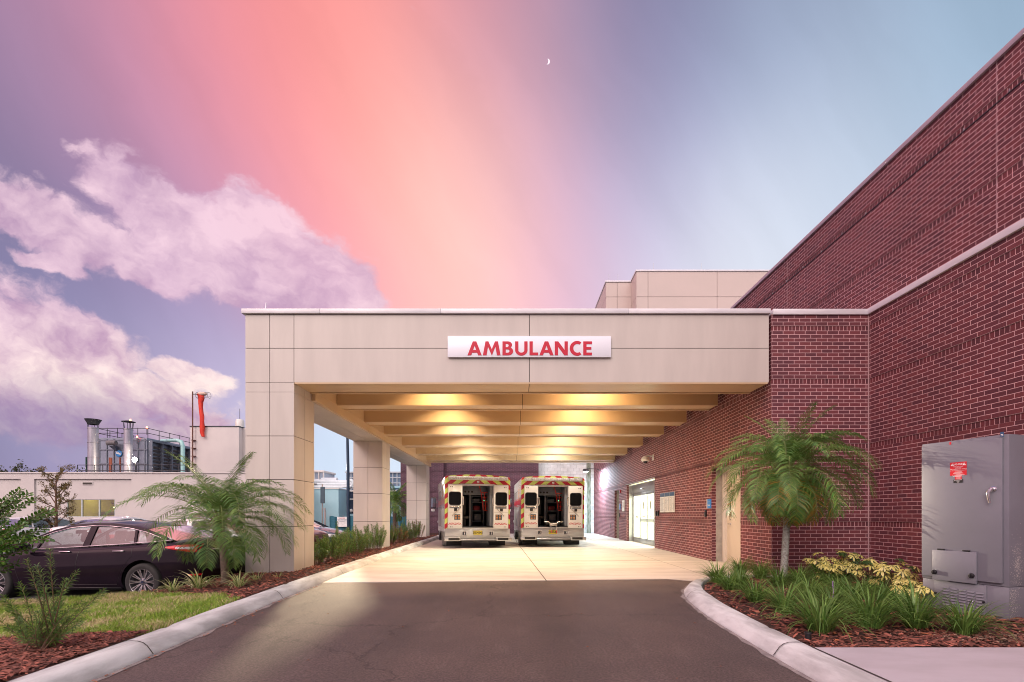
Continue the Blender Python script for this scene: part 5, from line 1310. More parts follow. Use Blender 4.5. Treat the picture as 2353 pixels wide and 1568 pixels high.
    for k in range(9):
        a = -1.09+k*.2455; q = MB(); q.box(a+.01, a+.225, -.125, -.0905, 2.53, 2.63, b=.012); q.build('flasher', lightglass, lb, smooth=40)
    q = MB(); q.box(-.045, .045, -.06, -.015, 2.42, 2.475, b=.01); q.build('work_lamp', clear_lens, t, smooth=40)
    # sides
    for sg in (-1, 1):
        X = sg*W
        def sb(a, b_, y0, y1, z0_, z1_, m, nm, o1=.004):
            q = MB(); q.box(min(X, X+sg*o1), max(X, X+sg*o1), y0, y1, z0_, z1_); return q.build(nm, m, body)
        sb(0, 0, .03, Lb-.05, 1.62, 1.82, strip_red, 'side_stripe'); sb(0, 0, .03, Lb-.05, 1.56, 1.585, strip_red, 'side_stripe'); sb(0, 0, .03, Lb-.05, 1.855, 1.88, strip_red, 'side_stripe')
        for yy in (.25, 3.9):
            q = MB(); q.box(min(X, X+sg*.045), max(X, X+sg*.045), yy-.10, yy+.10, 2.32, 2.52, b=.012); q.build('side_flasher', lightglass, body, smooth=40)
        q = MB(); q.box(min(X, X+sg*.05), max(X, X+sg*.05), .45, .65, 2.3, 2.5, b=.012); q.build('scene_light', clear_lens, body, smooth=40)
        for y0, y1, z0_, z1_ in ((.25,.95,.75,1.50),(1.7,2.5,.75,2.2),(2.6,3.3,.75,2.2),(3.4,4.1,.75,2.2)):
            q = MB()
            for a, b_ in (((y0,z0_),(y1,z0_)),((y1,z0_),(y1,z1_)),((y1,z1_),(y0,z1_)),((y0,z1_),(y0,z0_))): q.tube([(X+sg*.001,a[0],a[1]),(X+sg*.001,b_[0],b_[1])], .005, 4)
            ln = q.build('locker_door', groove, body)
            q = MB(); q.box(min(X, X+sg*.02), max(X, X+sg*.02), y0+.06, y0+.13, (z0_+z1_)/2-.06, (z0_+z1_)/2+.06, b=.006); q.build('latch', chrome, ln, smooth=40)
        q = MB()
        for k in range(4): q.box(min(X, X+sg*.004), max(X, X+sg*.004), 1.0, 1.5, 2.18-k*.13, 2.27-k*.13)
        q.build('side_emblem', amb_gold, body)
        q = MB(); q.lathe([(.001,-.16),(.47,-.16),(.47,.004),(.44,.008),(.44,-.15)], 32, 0, TR(sg*(W-.01), 1.35, .46) @ RY(sg*math.pi/2)); q.build('wheel_arch', alu, body, smooth=40)
    # chassis, wheels
    q = MB(); q.box(-.45, -.35, .3, 6.6, .42, .60); q.box(.35, .45, .3, 6.6, .42, .60); q.box(-.30, .30, .35, .9, .28, .55, b=.05); q.box(-.9, .9, 1.25, 1.45, .36, .48); q.build('chassis', steel_dark, t)
    q = MB(); q.sphere((-.02,.3,.24), .06, 10, sc=(1.2,1,.7)); q.build('hitch_lamp', lightglass, t)
    def awheel(x, y, sg):
        M = TR(x, y, .40) @ RY(sg*math.pi/2); q = MB(); r_ = .40; h = .11
        q.lathe([(.24,-h),(.36,-h),(.395,-h*.8),(r_,-h*.6)] + [(r_-.012*(k % 2), -h*.6+h*1.2*k/12) for k in range(13)] + [(.395,h*.8),(.36,h),(.24,h),(.24,-h)], 36, 0, M); w_ = q.build('tyre', rubber, t, smooth=50)
        q = MB(); q.lathe([(.24,-h*.9),(.24,h*.9),(.20,h*.5),(.10,h*.2),(.09,h*.6),(.001,h*.6)], 28, 0, M); q.build('rim', alu, w_, smooth=50)
    for sg in (-1, 1):
        awheel(sg*1.03, 1.35, sg); awheel(sg*.76, 1.35, sg); awheel(sg*1.0, 5.6, sg)
    # cab
    def csec(y, w, z0_, z1_): return [(-w, y, z0_), (-w, y, z0_+.5*(z1_-z0_)), (-w*.97, y, z1_-.12), (-w*.86, y, z1_), (w*.86, y, z1_), (w*.97, y, z1_-.12), (w, y, z0_+.5*(z1_-z0_)), (w, y, z0_)]
    q = MB(); q.grid([r_[::-1] for r_ in (csec(4.3, 1.0, .55, 2.15), csec(5.0, 1.0, .5, 2.12), csec(5.35, 1.0, .5, 1.9), csec(5.75, 1.0, .5, 1.45), csec(6.5, .98, .5, 1.32), csec(6.75, .9, .5, 1.1))], closed=False)
    s = csec(6.75, .9, .5, 1.1); q.add(s, [tuple(range(8))]); q.box(-.9, .9, 4.3, 6.7, .48, .5); cab = q.build('cab', amb_w, t, smooth=30)
    for sg in (-1, 1):
        q = MB(); q.box(min(sg*1.0, sg*1.012), max(sg*1.0, sg*1.012), 4.5, 5.3, 1.40, 1.95, b=.003); q.build('cab_window', dark_glass, cab)
        q = MB(); q.tube([(sg*1.0, 5.35, 1.5), (sg*1.38, 5.30, 1.52)], .018, 6); q.tube([(sg*1.0, 5.35, 1.75), (sg*1.30, 5.30, 1.8)], .014, 6); q.build('mirror_arm', steel_dark, cab)
        q = MB(); q.box(min(sg*1.27, sg*1.53), max(sg*1.27, sg*1.53), 5.22, 5.34, 1.52, 2.03, b=.04); mi = q.build('side_mirror', black, cab, smooth=40)
        q = MB(); q.box(min(sg*1.30, sg*1.50), max(sg*1.30, sg*1.50), 5.212, 5.219, 1.56, 1.99, b=.002); q.build('mirror_glass', mat('mirror_glass', (.35,.40,.46), rough=.03, metal=1) if 'mirror_glass' not in MATS else MATS['mirror_glass'], mi)
        q = MB(); q.box(min(sg*1.33, sg*1.5), max(sg*1.33, sg*1.5), 5.24, 5.34, 1.36, 1.50, b=.04); q.build('lower_mirror', amb_w, cab, smooth=40)
        q = MB(); q.box(min(sg*1.0, sg*1.17), max(sg*1.0, sg*1.17), 4.95, 6.15, .80, .95, b=.06); q.box(min(sg*1.0, sg*1.17), max(sg*1.0, sg*1.17), 4.9, 5.15, .45, .85, b=.05); q.build('fender', amb_w, cab, smooth=40)
        q = MB(); q.box(min(sg*1.0, sg*1.15), max(sg*1.0, sg*1.15), 4.3, 4.9, .42, .50, b=.01); q.build('running_board', dplate, cab)
    if stretcher:
        q = MB(); q.box(-.28, .28, -.16, .8, .86, .93, b=.03); q.build('stretcher_deck', black, t, smooth=40)
        q = MB(); q.tube([(-.35,-.20,.96),(-.18,-.20,.96),(-.12,-.22,.90),(.12,-.22,.90),(.18,-.20,.96),(.35,-.20,.96)], .016, 8); q.tube([(-.13,-.20,.92),(-.10,-.24,.80),(-.06,-.22,.58)], .014, 8); q.tube([(.13,-.20,.92),(.10,-.24,.80),(.12,-.22,.58)], .014, 8)
        q.box(-.14, .14, -.22, -.15, .82, .90, b=.01); q.build('stretcher_handles', grabm, t, smooth=50)
        q = MB(); q.tube([(-.08,-.225,.64),(-.06,-.22,.55)], .018, 8); q.tube([(.11,-.225,.64),(.12,-.22,.55)], .018, 8); q.tube([(-.24,-.19,.965),(-.18,-.19,.965)], .02, 8); q.tube([(.18,-.19,.965),(.24,-.19,.965)], .02, 8); q.build('red_grip', strip_red, t, smooth=50)
    return t
ambulance('left ambulance with open rear doors and an empty doorway', (-1.37, 17.95, .0), R(12), 'DD4545', False, .4)
ambulance('right ambulance with open rear doors and stretcher handles showing', (1.46, 18.55, .0), R(3.5), 'TD4545', True, .5)
# ================================================================== PLANTS
frond_g = leafmat('palm_leaflets', (.06,.18,.04), (.20,.32,.07), rough=.42, rand=.3)
frond_y = leafmat('yellowing_leaflets', (.30,.26,.05), (.45,.22,.04), rough=.5, rand=.3)
rachis_m = mat('frond_rib', (.22,.26,.08), (.16,.20,.06), 10, rough=.5)
fibre_m = leafmat('palm_fibre', (.15,.045,.03), (.07,.022,.018), rough=.9, rand=.4, sub=.05)
def trunk_mat():
    return mat('palm_bark', (.24,.18,.14), (.10,.075,.06), 22, rough=.9, bump=.8, bscale=60, dist=.01)
palm_bark = trunk_mat()
lichen = mat('lichen_bark', (.42,.46,.42), (.22,.19,.17), 26, rough=.9, bump=.8, bscale=70, dist=.01)

def frond(LF, RB, base, az, el, L, droop, r, nl=44, lw=.0075, ll=.24, ymix=0.0):
    pts = []; d = Vector((math.cos(az)*math.cos(el), math.sin(az)*math.cos(el), math.sin(el))); p = Vector(base); n = 14
    side = Vector((-math.sin(az), math.cos(az), 0)); curl = r.uniform(-.25, .25)
    for k in range(n+1):
        pts.append(p.copy()); e = el - droop*((k+1)/n)**1.25
        a2 = az + curl*(k/n)**2; d = Vector((math.cos(a2)*math.cos(e), math.sin(a2)*math.cos(e), math.sin(e))); p = p + d*(L/n)
    RB.tube(pts, [.008*(1-.8*k/n) for k in range(n+1)], 4, cap=False)
    for k in range(nl):
        t = .16 + .84*k/(nl-1); f = t*n; i = min(int(f), n-1); q = pts[i].lerp(pts[i+1], f-i)
        tang = (pts[i+1]-pts[i]).normalized(); sd = tang.cross(Vector((0,0,1)));
        if sd.length < .05: sd = side
        sd.normalize(); up = sd.cross(tang).normalized()
        prof = ll*math.sin(math.pi*(.12+.80*t))**.75*r.uniform(.85, 1.1)
        for s in (-1, 1):
            fw = .38 + .55*t + r.uniform(-.12, .12)
            dd = (sd*s + tang*fw + up*(.22 + r.uniform(-.2, .2))).normalized()
            a = q + dd*prof*.5; b = a + (dd + Vector((0,0,-.75))).normalized()*prof*.5
            w = dd.cross(up)
            w = (w.normalized() if w.length > .1 else up)*lw*r.uniform(.8, 1.2); w2 = (w + Vector((0,0,.3*lw)))
            m = 1 if r.random() < ymix*(t**.5) else 0
            o = len(LF.v)
            LF.v += [tuple(q-w*.5), tuple(q+w*.5), tuple(a+w2), tuple(a-w2), tuple(b)]
            LF.f += [(o, o+1, o+2, o+3), (o+3, o+2, o+4)]; LF.m += [m, m]
def palm(name, lab, base, crown, r0, r1, nf, L, seed, group=None, fibre=False, bark=palm_bark, spear=.0, yl=.0, nl=44, ll=.24, lw=.0075, scars=True, flop=0, elmin=-8, dr=104, avoid=None):
    r = random.Random(seed); t = thing(name, lab, 'palm', base, group=group); b = Vector((0,0,0)); c = Vector(crown)-Vector(base)
    m = MB(); n = 26; pts = []; H = c.length
    for k in range(n+1):
        f = k/n; pts.append(b.lerp(c, f)+Vector((math.sin(f*3.1)*.018, math.sin(f*2.2)*.012, -.05 if k == 0 else 0)))
    rad = [r0*(1.25-.25*min(1, k/3))*(1-(1-r1/r0)*k/n)*(1+.05*(k % 2)) for k in range(n+1)]
    m.tube(pts, rad, 14)
    if scars:
        ns = int(H/.012)
        for k in range(ns*3):
            f = k/(ns*3); p = b.lerp(c, f)+Vector((math.sin(f*3.1)*.018, math.sin(f*2.2)*.012, 0)); a = k*2.399; rr_ = r0*(1-(1-r1/r0)*f)*1.0
            q = TR(*p) @ RZ(a); s = r.uniform(.7, 1.3)
            m.add([(rr_*.9,-.013*s,-.006),(rr_*.9,.013*s,-.006),(rr_+.012*s,.009*s,.009),(rr_+.012*s,-.009*s,.009),(rr_*.9,0,.016)], [(0,1,2,3),(3,2,4)], 0, q)
    m.build('trunk', bark, t, smooth=40)
    LF, RB = MB(), MB()
    for k in range(nf):
        f = (k+.5)/nf; az = k*2.39996+r.uniform(-.2, .2); el = R(84) - R(84-elmin)*f + r.uniform(-.1, .1)
        if avoid and f > .45 and avoid[0] < az % 6.2832 < avoid[1]: continue
        Lk = L*(.72+.34*math.sin(math.pi*min(1, f*1.2)))*r.uniform(.9, 1.08)
        frond(LF, RB, c+Vector((math.cos(az)*r1*.6, math.sin(az)*r1*.6, .02-.07*f)), az, el, Lk, R(dr)+R(18)*f*r.uniform(.8, 1.2)+flop, r, nl, lw, ll, ymix=(.55 if f > .86 and yl else (.10 if f > .6 and yl else 0)))
    for k in range(5): frond(LF, RB, c, r.uniform(0, 6.3), R(80), L*.85, R(48), r, nl, lw*.8, ll*.6)
    if fibre:
        F_ = MB(); F_.lathe([(r1*(1.1+.55*math.sin(q*.55)+.12*math.sin(q*2.7)), -.42+.06*q) for q in range(8)], 14, 0, TR(*c))
        for k in range(900):
            a = r.uniform(0, 6.283); z = r.uniform(-.42, .05); rr_ = r1*r.uniform(.9, 1.7)*(1.15+1.3*(z+.42))
            p = c+Vector((math.cos(a)*rr_, math.sin(a)*rr_, z)); d = Vector((math.cos(a+r.uniform(-.9, .9)), math.sin(a+r.uniform(-.9, .9)), r.uniform(-1.2, .7))).normalized()*r.uniform(.04, .10); w = Vector((-math.sin(a), math.cos(a), 0))*.006
            o = len(F_.v); F_.v += [tuple(p-w), tuple(p+w), tuple(p+d)]; F_.f.append((o, o+1, o+2)); F_.m.append(0)
        F_.build('fibre_collar', fibre_m, t)
    LF.build('crown', [frond_g, frond_y], t); RB.build('frond_ribs', rachis_m, t)
    return t
pr = G(1799, 1338, .12)
palm('pygmy_date_palm', 'small palm with scarred grey trunk in front of the brick wall', pr, P(1812, 1085, pr.y), .055, .045, 64, 1.45, 5, bark=lichen, yl=1, nl=46, ll=.34, lw=.0064, elmin=-22, dr=100)
plf = G(518, 1344, .05)
palm('pygmy_date_palm', 'small palm with reddish fibrous trunk in front of the first column', plf, P(503, 1200, plf.y), .060, .052, 54, 1.66, 9, fibre=True, nl=46, ll=.34, lw=.0058, elmin=10, dr=100, avoid=(3.45,4.6))
pb = P(905, 1226, 26.5); pb.z = -.05
palm('young_palm', 'young palm beyond the second column in front of the blue screen', pb, P(907, 1160, 26.5), .11, .09, 20, 1.7, 12, nl=24, ll=.42, lw=.02, scars=False)

liri_m = leafmat('strap_leaves', (.09,.22,.045), (.21,.34,.08), rough=.38, rand=.35)
def strap_clump(mb, r, n, L, w, spread=1.0, m=0, m2=None):
    for k in range(n):
        a = r.uniform(0, 6.283); b = r.uniform(0, .05)*spread; el = R(r.uniform(38, 86)); Lk = L*r.uniform(.6, 1.15); dr = R(r.uniform(50, 130)); wk = w*r.uniform(.7, 1.2)
        p = Vector((math.cos(a)*b, math.sin(a)*b, 0)); az = a+r.uniform(-.5, .5); sd = Vector((-math.sin(az), math.cos(az), 0)); rows = []; ns = 6
        for i in range(ns+1):
            f = i/ns; ww = wk*(1-.85*max(0, f-.55)/.45)*(.6+.4*min(1, f*4))
            rows.append((p-sd*ww, p+Vector((0,0,-.25*ww)), p+sd*ww)); e = el-dr*((f)**1.4); p = p+Vector((math.cos(az)*math.cos(e), math.sin(az)*math.cos(e), math.sin(e)))*(Lk/ns)
        o = len(mb.v)
        for a_, b_, c_ in rows: mb.v += [tuple(a_), tuple(b_), tuple(c_)]
        for i in range(ns):
            q = o+i*3; mm = m if m2 is None else (m2 if r.random() < .5 else m)
            if m2 is None:
                mb.f += [(q, q+1, q+4, q+3), (q+1, q+2, q+5, q+4)]; mb.m += [m, m]
            else:
                mb.f += [(q, q+1, q+4, q+3), (q+1, q+2, q+5, q+4)]; mb.m += [m2, m]
liris = []
for i in range(4):
    mb = MB(); strap_clump(mb, random.Random(40+i), 190, .54, .0066, 2.0); me = mb.build('leaves', liri_m); liris.append(me)
spots = [((1648,1338), 'liriope clump at the rounded tip of the kerb'), ((1676,1356), 'small liriope clump just inside the kerb tip', .7), ((1736,1382), 'liriope clump in front and left of the palm trunk'), ((1748,1330), 'liriope clump at the brick wall corner left of the palm'),
 ((1803,1408), 'liriope clump standing alone nearest the kerb below the palm', .9), ((1838,1348), 'liriope clump just right of the palm trunk'), ((1884,1452), 'liriope clump at the front edge nearest the kerb and pavement', 1.05), ((1912,1412), 'liriope clump with the purple flower spike'),
 ((1922,1364), 'liriope clump in the middle of the bed in front of the variegated shrubs', .7), ((1998,1440), 'liriope clump at the front edge, second from the kerb', 1.05), ((1982,1372), 'liriope clump in front of the tallest variegated shrub', .7), ((2104,1441), 'liriope clump left of the utility cabinet front', 1.0),
 ((2214,1457), 'liriope clump in front of the cabinet louvres', .85), ((1877,1328), 'liriope clump against the wall behind the palm'), ((1940,1335), 'liriope clump against the wall left of the variegated shrubs', .6), ((1700,1322), 'liriope clump at the back kerb by the door'), ((1790,1348), 'liriope clump at the foot of the palm trunk', .8),
 ((2060,1400), 'liriope clump between middle bed and cabinet', .7), ((1860,1378), 'liriope clump halfway between palm trunk and front edge'), ((1955,1395), 'liriope clump directly behind the two front edge clumps'), ((1905,1345), 'liriope clump behind the flower spike', .7), ((1700,1352), 'liriope clump left of the palm, nearest the kerb curve', .8), ((2030,1378), 'liriope clump in front of the third variegated shrub', .65)]
for i, sp in enumerate(spots):
    (x, y), lab = sp[0], sp[1]; sc = sp[2] if len(sp) > 2 else .85
    p = G(x, y, .12); t = thing('liriope_clump', lab, 'plant', (p.x, p.y, .115), i*1.3, 'liriope clumps in the right bed'); t.scale = (sc,)*3
    o = liris[i % 4] if i < 4 else liris[i % 4].copy()
    if i >= 4: COL.objects.link(o)
    o.parent = t
    if i == 7:
        m = MB(); m.tube([(0,0,.1),(-.02,-.02,.30),(-.015,-.04,.44)], .003, 5)
        for k in range(40): m.sphere((-.017+rnd.uniform(-.006,.006), -.035+rnd.uniform(-.006,.006), .36+.002*k), .004, 5)
        m.build('flower_spike', mat('lilac_flower', (.40,.26,.55), rough=.6), t)
# variegated scheffleras
sch_g = leafmat('dark_green_leaf', (.03,.08,.02), (.06,.12,.03), rough=.3, rand=.25, sub=.2); sch_y = leafmat('cream_yellow_leaf', (.66,.60,.15), (.78,.72,.28), rough=.35, rand=.12, sub=.2)
def scheff(lab, base, H, R_, seed, n):
    r = random.Random(seed); t = thing('variegated_shrub', lab, 'shrub', base, group='yellow variegated shrubs along the wall'); st, lf = MB(), MB()
    for k in range(n):
        a = r.uniform(0, 6.283); rr_ = R_*math.sqrt(r.random()); h = H*r.uniform(.22, 1.0)**.8*(1-.25*(rr_/R_)**2)
        p = Vector((math.cos(a)*rr_, math.sin(a)*rr_, h)); st.tube([(p.x*.25, p.y*.25, 0), (p.x*.7, p.y*.7, h*.6), p], [.007,.005,.003], 5, cap=False)
        ax = Vector((math.cos(a)*.5*rr_/R_+r.uniform(-.3,.3), math.sin(a)*.5*rr_/R_-.35+r.uniform(-.3,.3), 1)).normalized(); u = ax.orthogonal().normalized(); v = ax.cross(u)
        nl = r.choice((7, 8, 9)); s = r.uniform(.075, .115)*(1.0 if h > H*.4 else .8); yel = r.random() < (.85 if h > H*.35 else .55)
        for q in range(nl):
            b = 2*math.pi*q/nl+r.uniform(-.15, .15); d = (u*math.cos(b)+v*math.sin(b)-ax*r.uniform(.05, .45)).normalized(); sd = d.cross(ax).normalized(); L = s*r.uniform(.85, 1.1)
            def pt(f, w, dz=0): return p+d*L*f+sd*w*L-Vector((0,0,.18*L*f*f))+ax*dz
            inner = [pt(.12,0,.001), pt(.45,.13,.001), pt(.78,.12,.001), pt(.97,0,.001), pt(.78,-.12,.001), pt(.45,-.13,.001)]
            outer = [pt(.08,0), pt(.42,.20), pt(.80,.19), pt(1.05,0), pt(.80,-.19), pt(.42,-.20)]
            o = len(lf.v); lf.v += [tuple(x) for x in inner+outer]
            lf.f.append(tuple(o+i for i in range(6))); lf.m.append(1 if yel else 0)
            for i in range(6): lf.f.append((o+6+i, o+6+(i+1) % 6, o+(i+1) % 6, o+i)); lf.m.append(0 if r.random() < .6 else (1 if yel else 0))
    st.build('stems', mat('shrub_stem', (.16,.12,.07), rough=.8) if 'shrub_stem' not in MATS else MATS['shrub_stem'], t); lf.build('foliage', [sch_g, sch_y], t)
for (x, y), top, lab, rr_, n in [((1893,1340),1272,'leftmost yellow variegated shrub, behind the liriope',.24,26), ((1951,1337),1263,'tallest yellow variegated shrub in the wall corner',.20,28), ((2006,1352),1283,'yellow variegated shrub third from the left',.22,26), ((2063,1372),1286,'yellow variegated shrub fourth from the left',.24,34), ((2103,1392),1325,'low yellow variegated shrub touching the utility cabinet',.20,20)]:
    p = G(x, y, .12); H = CH+(VY-top)/F*p.y-.12; scheff(lab, (p.x, p.y, .115), H*1.08, rr_*1.05, int(x), int(n*1.25))
# weedlet and valve cap
p = G(1768, 1425, .12); m = MB(); r = random.Random(2)
t = thing('small_weed', 'tiny green weed in the mulch near the kerb', 'weed', (p.x, p.y, .125))
for k in range(40):
    a = r.uniform(0, 6.28); d = r.uniform(.01, .09); s = r.uniform(.008, .016); m.add([(-s,0,0),(0,-s*.7,.003),(s,0,0),(0,s*.7,.003)], [(0,1,2,3)], 0, TR(math.cos(a)*d, math.sin(a)*d, r.uniform(.005,.045)) @ RZ(r.uniform(0,6)) @ RX(r.uniform(-.5,.5)))
m.build('leaves', liri_m, t)
p = G(1857, 1469, .12); t = thing('irrigation_cap', 'black irrigation pipe cap sticking out of the mulch near the kerb', 'pipe cap', (p.x, p.y, .10))
m = MB(); m.lathe([(.001,.085),(.030,.085),(.032,.07),(.026,.065),(.026,0)], 18); m.build('cap', black, t, smooth=35)

# striped spider-lily clumps at the left
str_m = leafmat('cream_leaf_edge', (.62,.62,.30), (.72,.70,.42), rough=.4, rand=.15)
for i, ((x, y), lab, sc) in enumerate([((397,1366), 'striped strap plant in front of the sedan rear wheel', .8), ((458,1358), 'widest striped strap plant in front of the sedan bumper', 1.15), ((548,1360), 'striped strap plant right of the left palm', 1.0), ((590,1343), 'thin striped strap plant by the first column base', .8), ((640,1338), 'small dry striped plant before the first column', .5)]):
    p = G(x, y, 0.02); t = thing('striped_plant', lab, 'plant', (p.x, p.y, hl(p.x, p.y)), i*.9, 'cream striped strap plants by the palm'); t.scale = (sc,)*3
    m = MB(); strap_clump(m, random.Random(70+i), 55 if i < 3 else 22, .36, .009, 1.5, 0, 1); m.build('leaves', [liri_m, str_m], t)

# podocarpus-like needle shrubs
need_m = leafmat('needle_leaves', (.055,.15,.04), (.17,.28,.05), rough=.45, rand=.4)
need_b = leafmat('browning_leaves', (.30,.12,.05), (.20,.12,.04), rough=.6, rand=.4)
stem_m = mat('woody_stem', (.20,.11,.07), (.12,.07,.05), 15, rough=.8)
def needle_shrub(t, r, stems, nl, ll, lw, brown=0.0, up=None):
    st, lf = MB(), MB()
    for (bx, by, tx, ty, H) in stems:
        a = Vector((bx, by, 0)); c = Vector((tx, ty, H)); mid = a.lerp(c, .5)+Vector((r.uniform(-.04,.04), r.uniform(-.04,.04), .06*H)); n = 8
        pts = [a*(1-f)**2+mid*2*f*(1-f)+c*f*f for f in [k/n for k in range(n+1)]]
        st.tube(pts, [.008*(1-.75*k/n)*(H/1.0)**.5 for k in range(n+1)], 5, cap=False)
        cnt = int(nl*(c-a).length)
        for k in range(cnt):
            f = .18+.82*(k/cnt)**.85; g_ = f*n; i = min(int(g_), n-1); q = pts[i].lerp(pts[i+1], g_-i); tg = (pts[i+1]-pts[i]).normalized()
            u = tg.orthogonal().normalized(); v = tg.cross(u); b = k*2.399+r.uniform(-.3,.3); d = (u*math.cos(b)+v*math.sin(b)+tg*r.uniform(.4,1.2)).normalized(); L = ll*r.uniform(.6,1.15)*(1-.35*max(0, f-.85)/.15); w = d.cross(tg)
            w = (w.normalized() if w.length > .05 else u)*lw*r.uniform(.7,1.2); m_ = q+d*L*.5; e = q+d*L-Vector((0,0,.15*L)); o = len(lf.v)
            lf.v += [tuple(q), tuple(m_+w), tuple(e), tuple(m_-w)]; lf.f.append((o, o+1, o+2, o+3)); lf.m.append(1 if r.random() < brown else 0)
    st.build('stems', stem_m, t); lf.build('foliage', [need_m, need_b], t)
# foreground one at lower left
p = G(97, 1492, .13)
t = thing('needle_shrub', 'feathery upright shrub in the front mulch at lower left', 'shrub', (p.x, p.y, hl(p.x, p.y)+.02)); r = random.Random(17); stems = []
for (tx, ty) in [(115,1262),(60,1285),(178,1312),(240,1355),(20,1400),(15,1445),(85,1300),(150,1330),(45,1340),(195,1385),(40,1470),(140,1380),(170,1440),(100,1350),(70,1390),(8,1370),(120,1410),(60,1440),(190,1425)]:
    q = P(tx, ty, p.y+r.uniform(-.22,.22)); stems.append((r.uniform(-.09,.09), r.uniform(-.09,.09), q.x-p.x, q.y-p.y, max(.14, q.z-t.location.z)))
for k in range(14): a = r.uniform(0, 6.28); stems.append((r.uniform(-.1,.1), r.uniform(-.1,.1), math.cos(a)*r.uniform(.1,.34), math.sin(a)*r.uniform(.1,.3), r.uniform(.18,.42)))
needle_shrub(t, r, stems, 210, .062, .0036)
# hedges between the columns
def hedge(x, y, H, R_, lab, seed, brown=.0, n=24):
    t = thing('hedge_shrub', lab, 'shrub', (x, y, hl(x, y)), group='needle leaved shrubs planted between the columns'); r = random.Random(seed); stems = []
    for k in range(n):
        a = r.uniform(0, 6.28); q = R_*math.sqrt(r.random()); h = H*r.uniform(.45, 1.0)*(1-.3*q/R_); stems.append((math.cos(a)*q*.35, math.sin(a)*q*.35, math.cos(a)*q, math.sin(a)*q, h))
    needle_shrub(t, r, stems, 150, .085, .0075, brown)
for i, (x, y, H, R_, lab, b) in enumerate([(-4.55,11.05,.80,.36,'leafy shrub immediately behind the first column',.02),(-4.40,11.75,.95,.40,'second shrub behind the first column, with tall shoots',.02),(-4.55,12.55,1.05,.42,'third shrub behind the first column, tallest of that row',.03),
      (-4.45,13.3,.92,.42,'fourth shrub behind the first column',.04),(-4.6,14.1,.95,.42,'fifth shrub behind the first column',.05),(-4.5,14.9,.95,.40,'shrub just before the middle column',.03),(-4.45,15.75,1.05,.36,'loose shrub covering the foot of the middle column',.03),
      (-4.7,18.2,1.05,.48,'first shrub beyond the middle column, tall green shoots',.06),(-4.6,19.3,.95,.45,'browning shrub beyond the middle column',.65),(-4.6,20.5,1.05,.48,'dense green shrub midway to the furthest column',.06),(-4.65,21.8,1.0,.45,'green shrub before the furthest column',.10),(-4.6,23.2,1.15,.38,'sparse browning shrub beside the furthest column',.45)]):
    hedge(x, y, H, R_, lab, 200+i, b)
# glossy round-leaved bush entering at the left edge
vib = leafmat('glossy_round_leaves', (.035,.11,.02), (.11,.22,.03), rough=.28, rand=.3, sub=.25)
yv = 5.9; t = thing('glossy_bush', 'glossy round leaved bush reaching in from the left edge', 'bush', (-7.0, yv+.1, hl(-7.0, yv))); r = random.Random(31); st, lf = MB(), MB(); b0 = Vector(t.location)
tips = [(60,1128),(85,1135),(100,1150),(120,1185),(45,1150),(140,1172),(70,1205),(155,1178),(135,1215),(28,1180),(55,1240),(140,1238),(90,1225),(35,1260),(98,1262),(12,1160),(10,1225),(15,1290),(55,1295),(32,1310),(-20,1120),(-30,1200),(-30,1270),(20,1200)]
trunkpts = {}
for i, (x, y) in enumerate(tips):
    e = P(x*.80, y, yv+r.uniform(-.3,.3))-b0; s = Vector((r.uniform(-.1,.25), 0, .15+.5*max(0, e.z-.3))) if True else None
    m_ = s.lerp(e, .5)+Vector((0,0,.10+r.uniform(-.05,.08))); n = 10; pts = [s*(1-f)**2+m_*2*f*(1-f)+e*f*f for f in [k/n for k in range(n+1)]]
    st.tube([Vector((0,0,0))]+pts, [.012]+[.007*(1-.6*k/n) for k in range(n+1)], 5, cap=False)
    L = (e-s).length; cnt = int(L*95)
    for k in range(cnt):
        f = .30+.70*(k/cnt); g_ = f*n; j = min(int(g_), n-1); q = pts[j].lerp(pts[j+1], g_-j); tg = (pts[j+1]-pts[j]).normalized(); u = tg.orthogonal().normalized(); v = tg.cross(u); b = k*2.399
        d = (u*math.cos(b)+v*math.sin(b)+tg*.5+Vector((0,0,.35))).normalized(); s_ = r.uniform(.026, .046); sd = d.cross(Vector((r.uniform(-.5,.5), -.6, r.uniform(.2,1)))).normalized(); nn = sd.cross(d)
        q = q+d*.012
        prof_ = [(0,0),(.25,.30),(.6,.40),(.88,.22),(1.0,0)]; o = len(lf.v)
        for f2, w2 in prof_: lf.v += [tuple(q+d*s_*f2*1.25-sd*s_*w2+nn*s_*.10*(w2>0)), tuple(q+d*s_*f2*1.25), tuple(q+d*s_*f2*1.25+sd*s_*w2+nn*s_*.10*(w2>0))]
        for z in range(4): a = o+z*3; lf.f += [(a, a+1, a+4, a+3), (a+1, a+2, a+5, a+4)]; lf.m += [0, 0]
st.build('stems', stem_m, t); lf.build('foliage', vib, t, smooth=60)

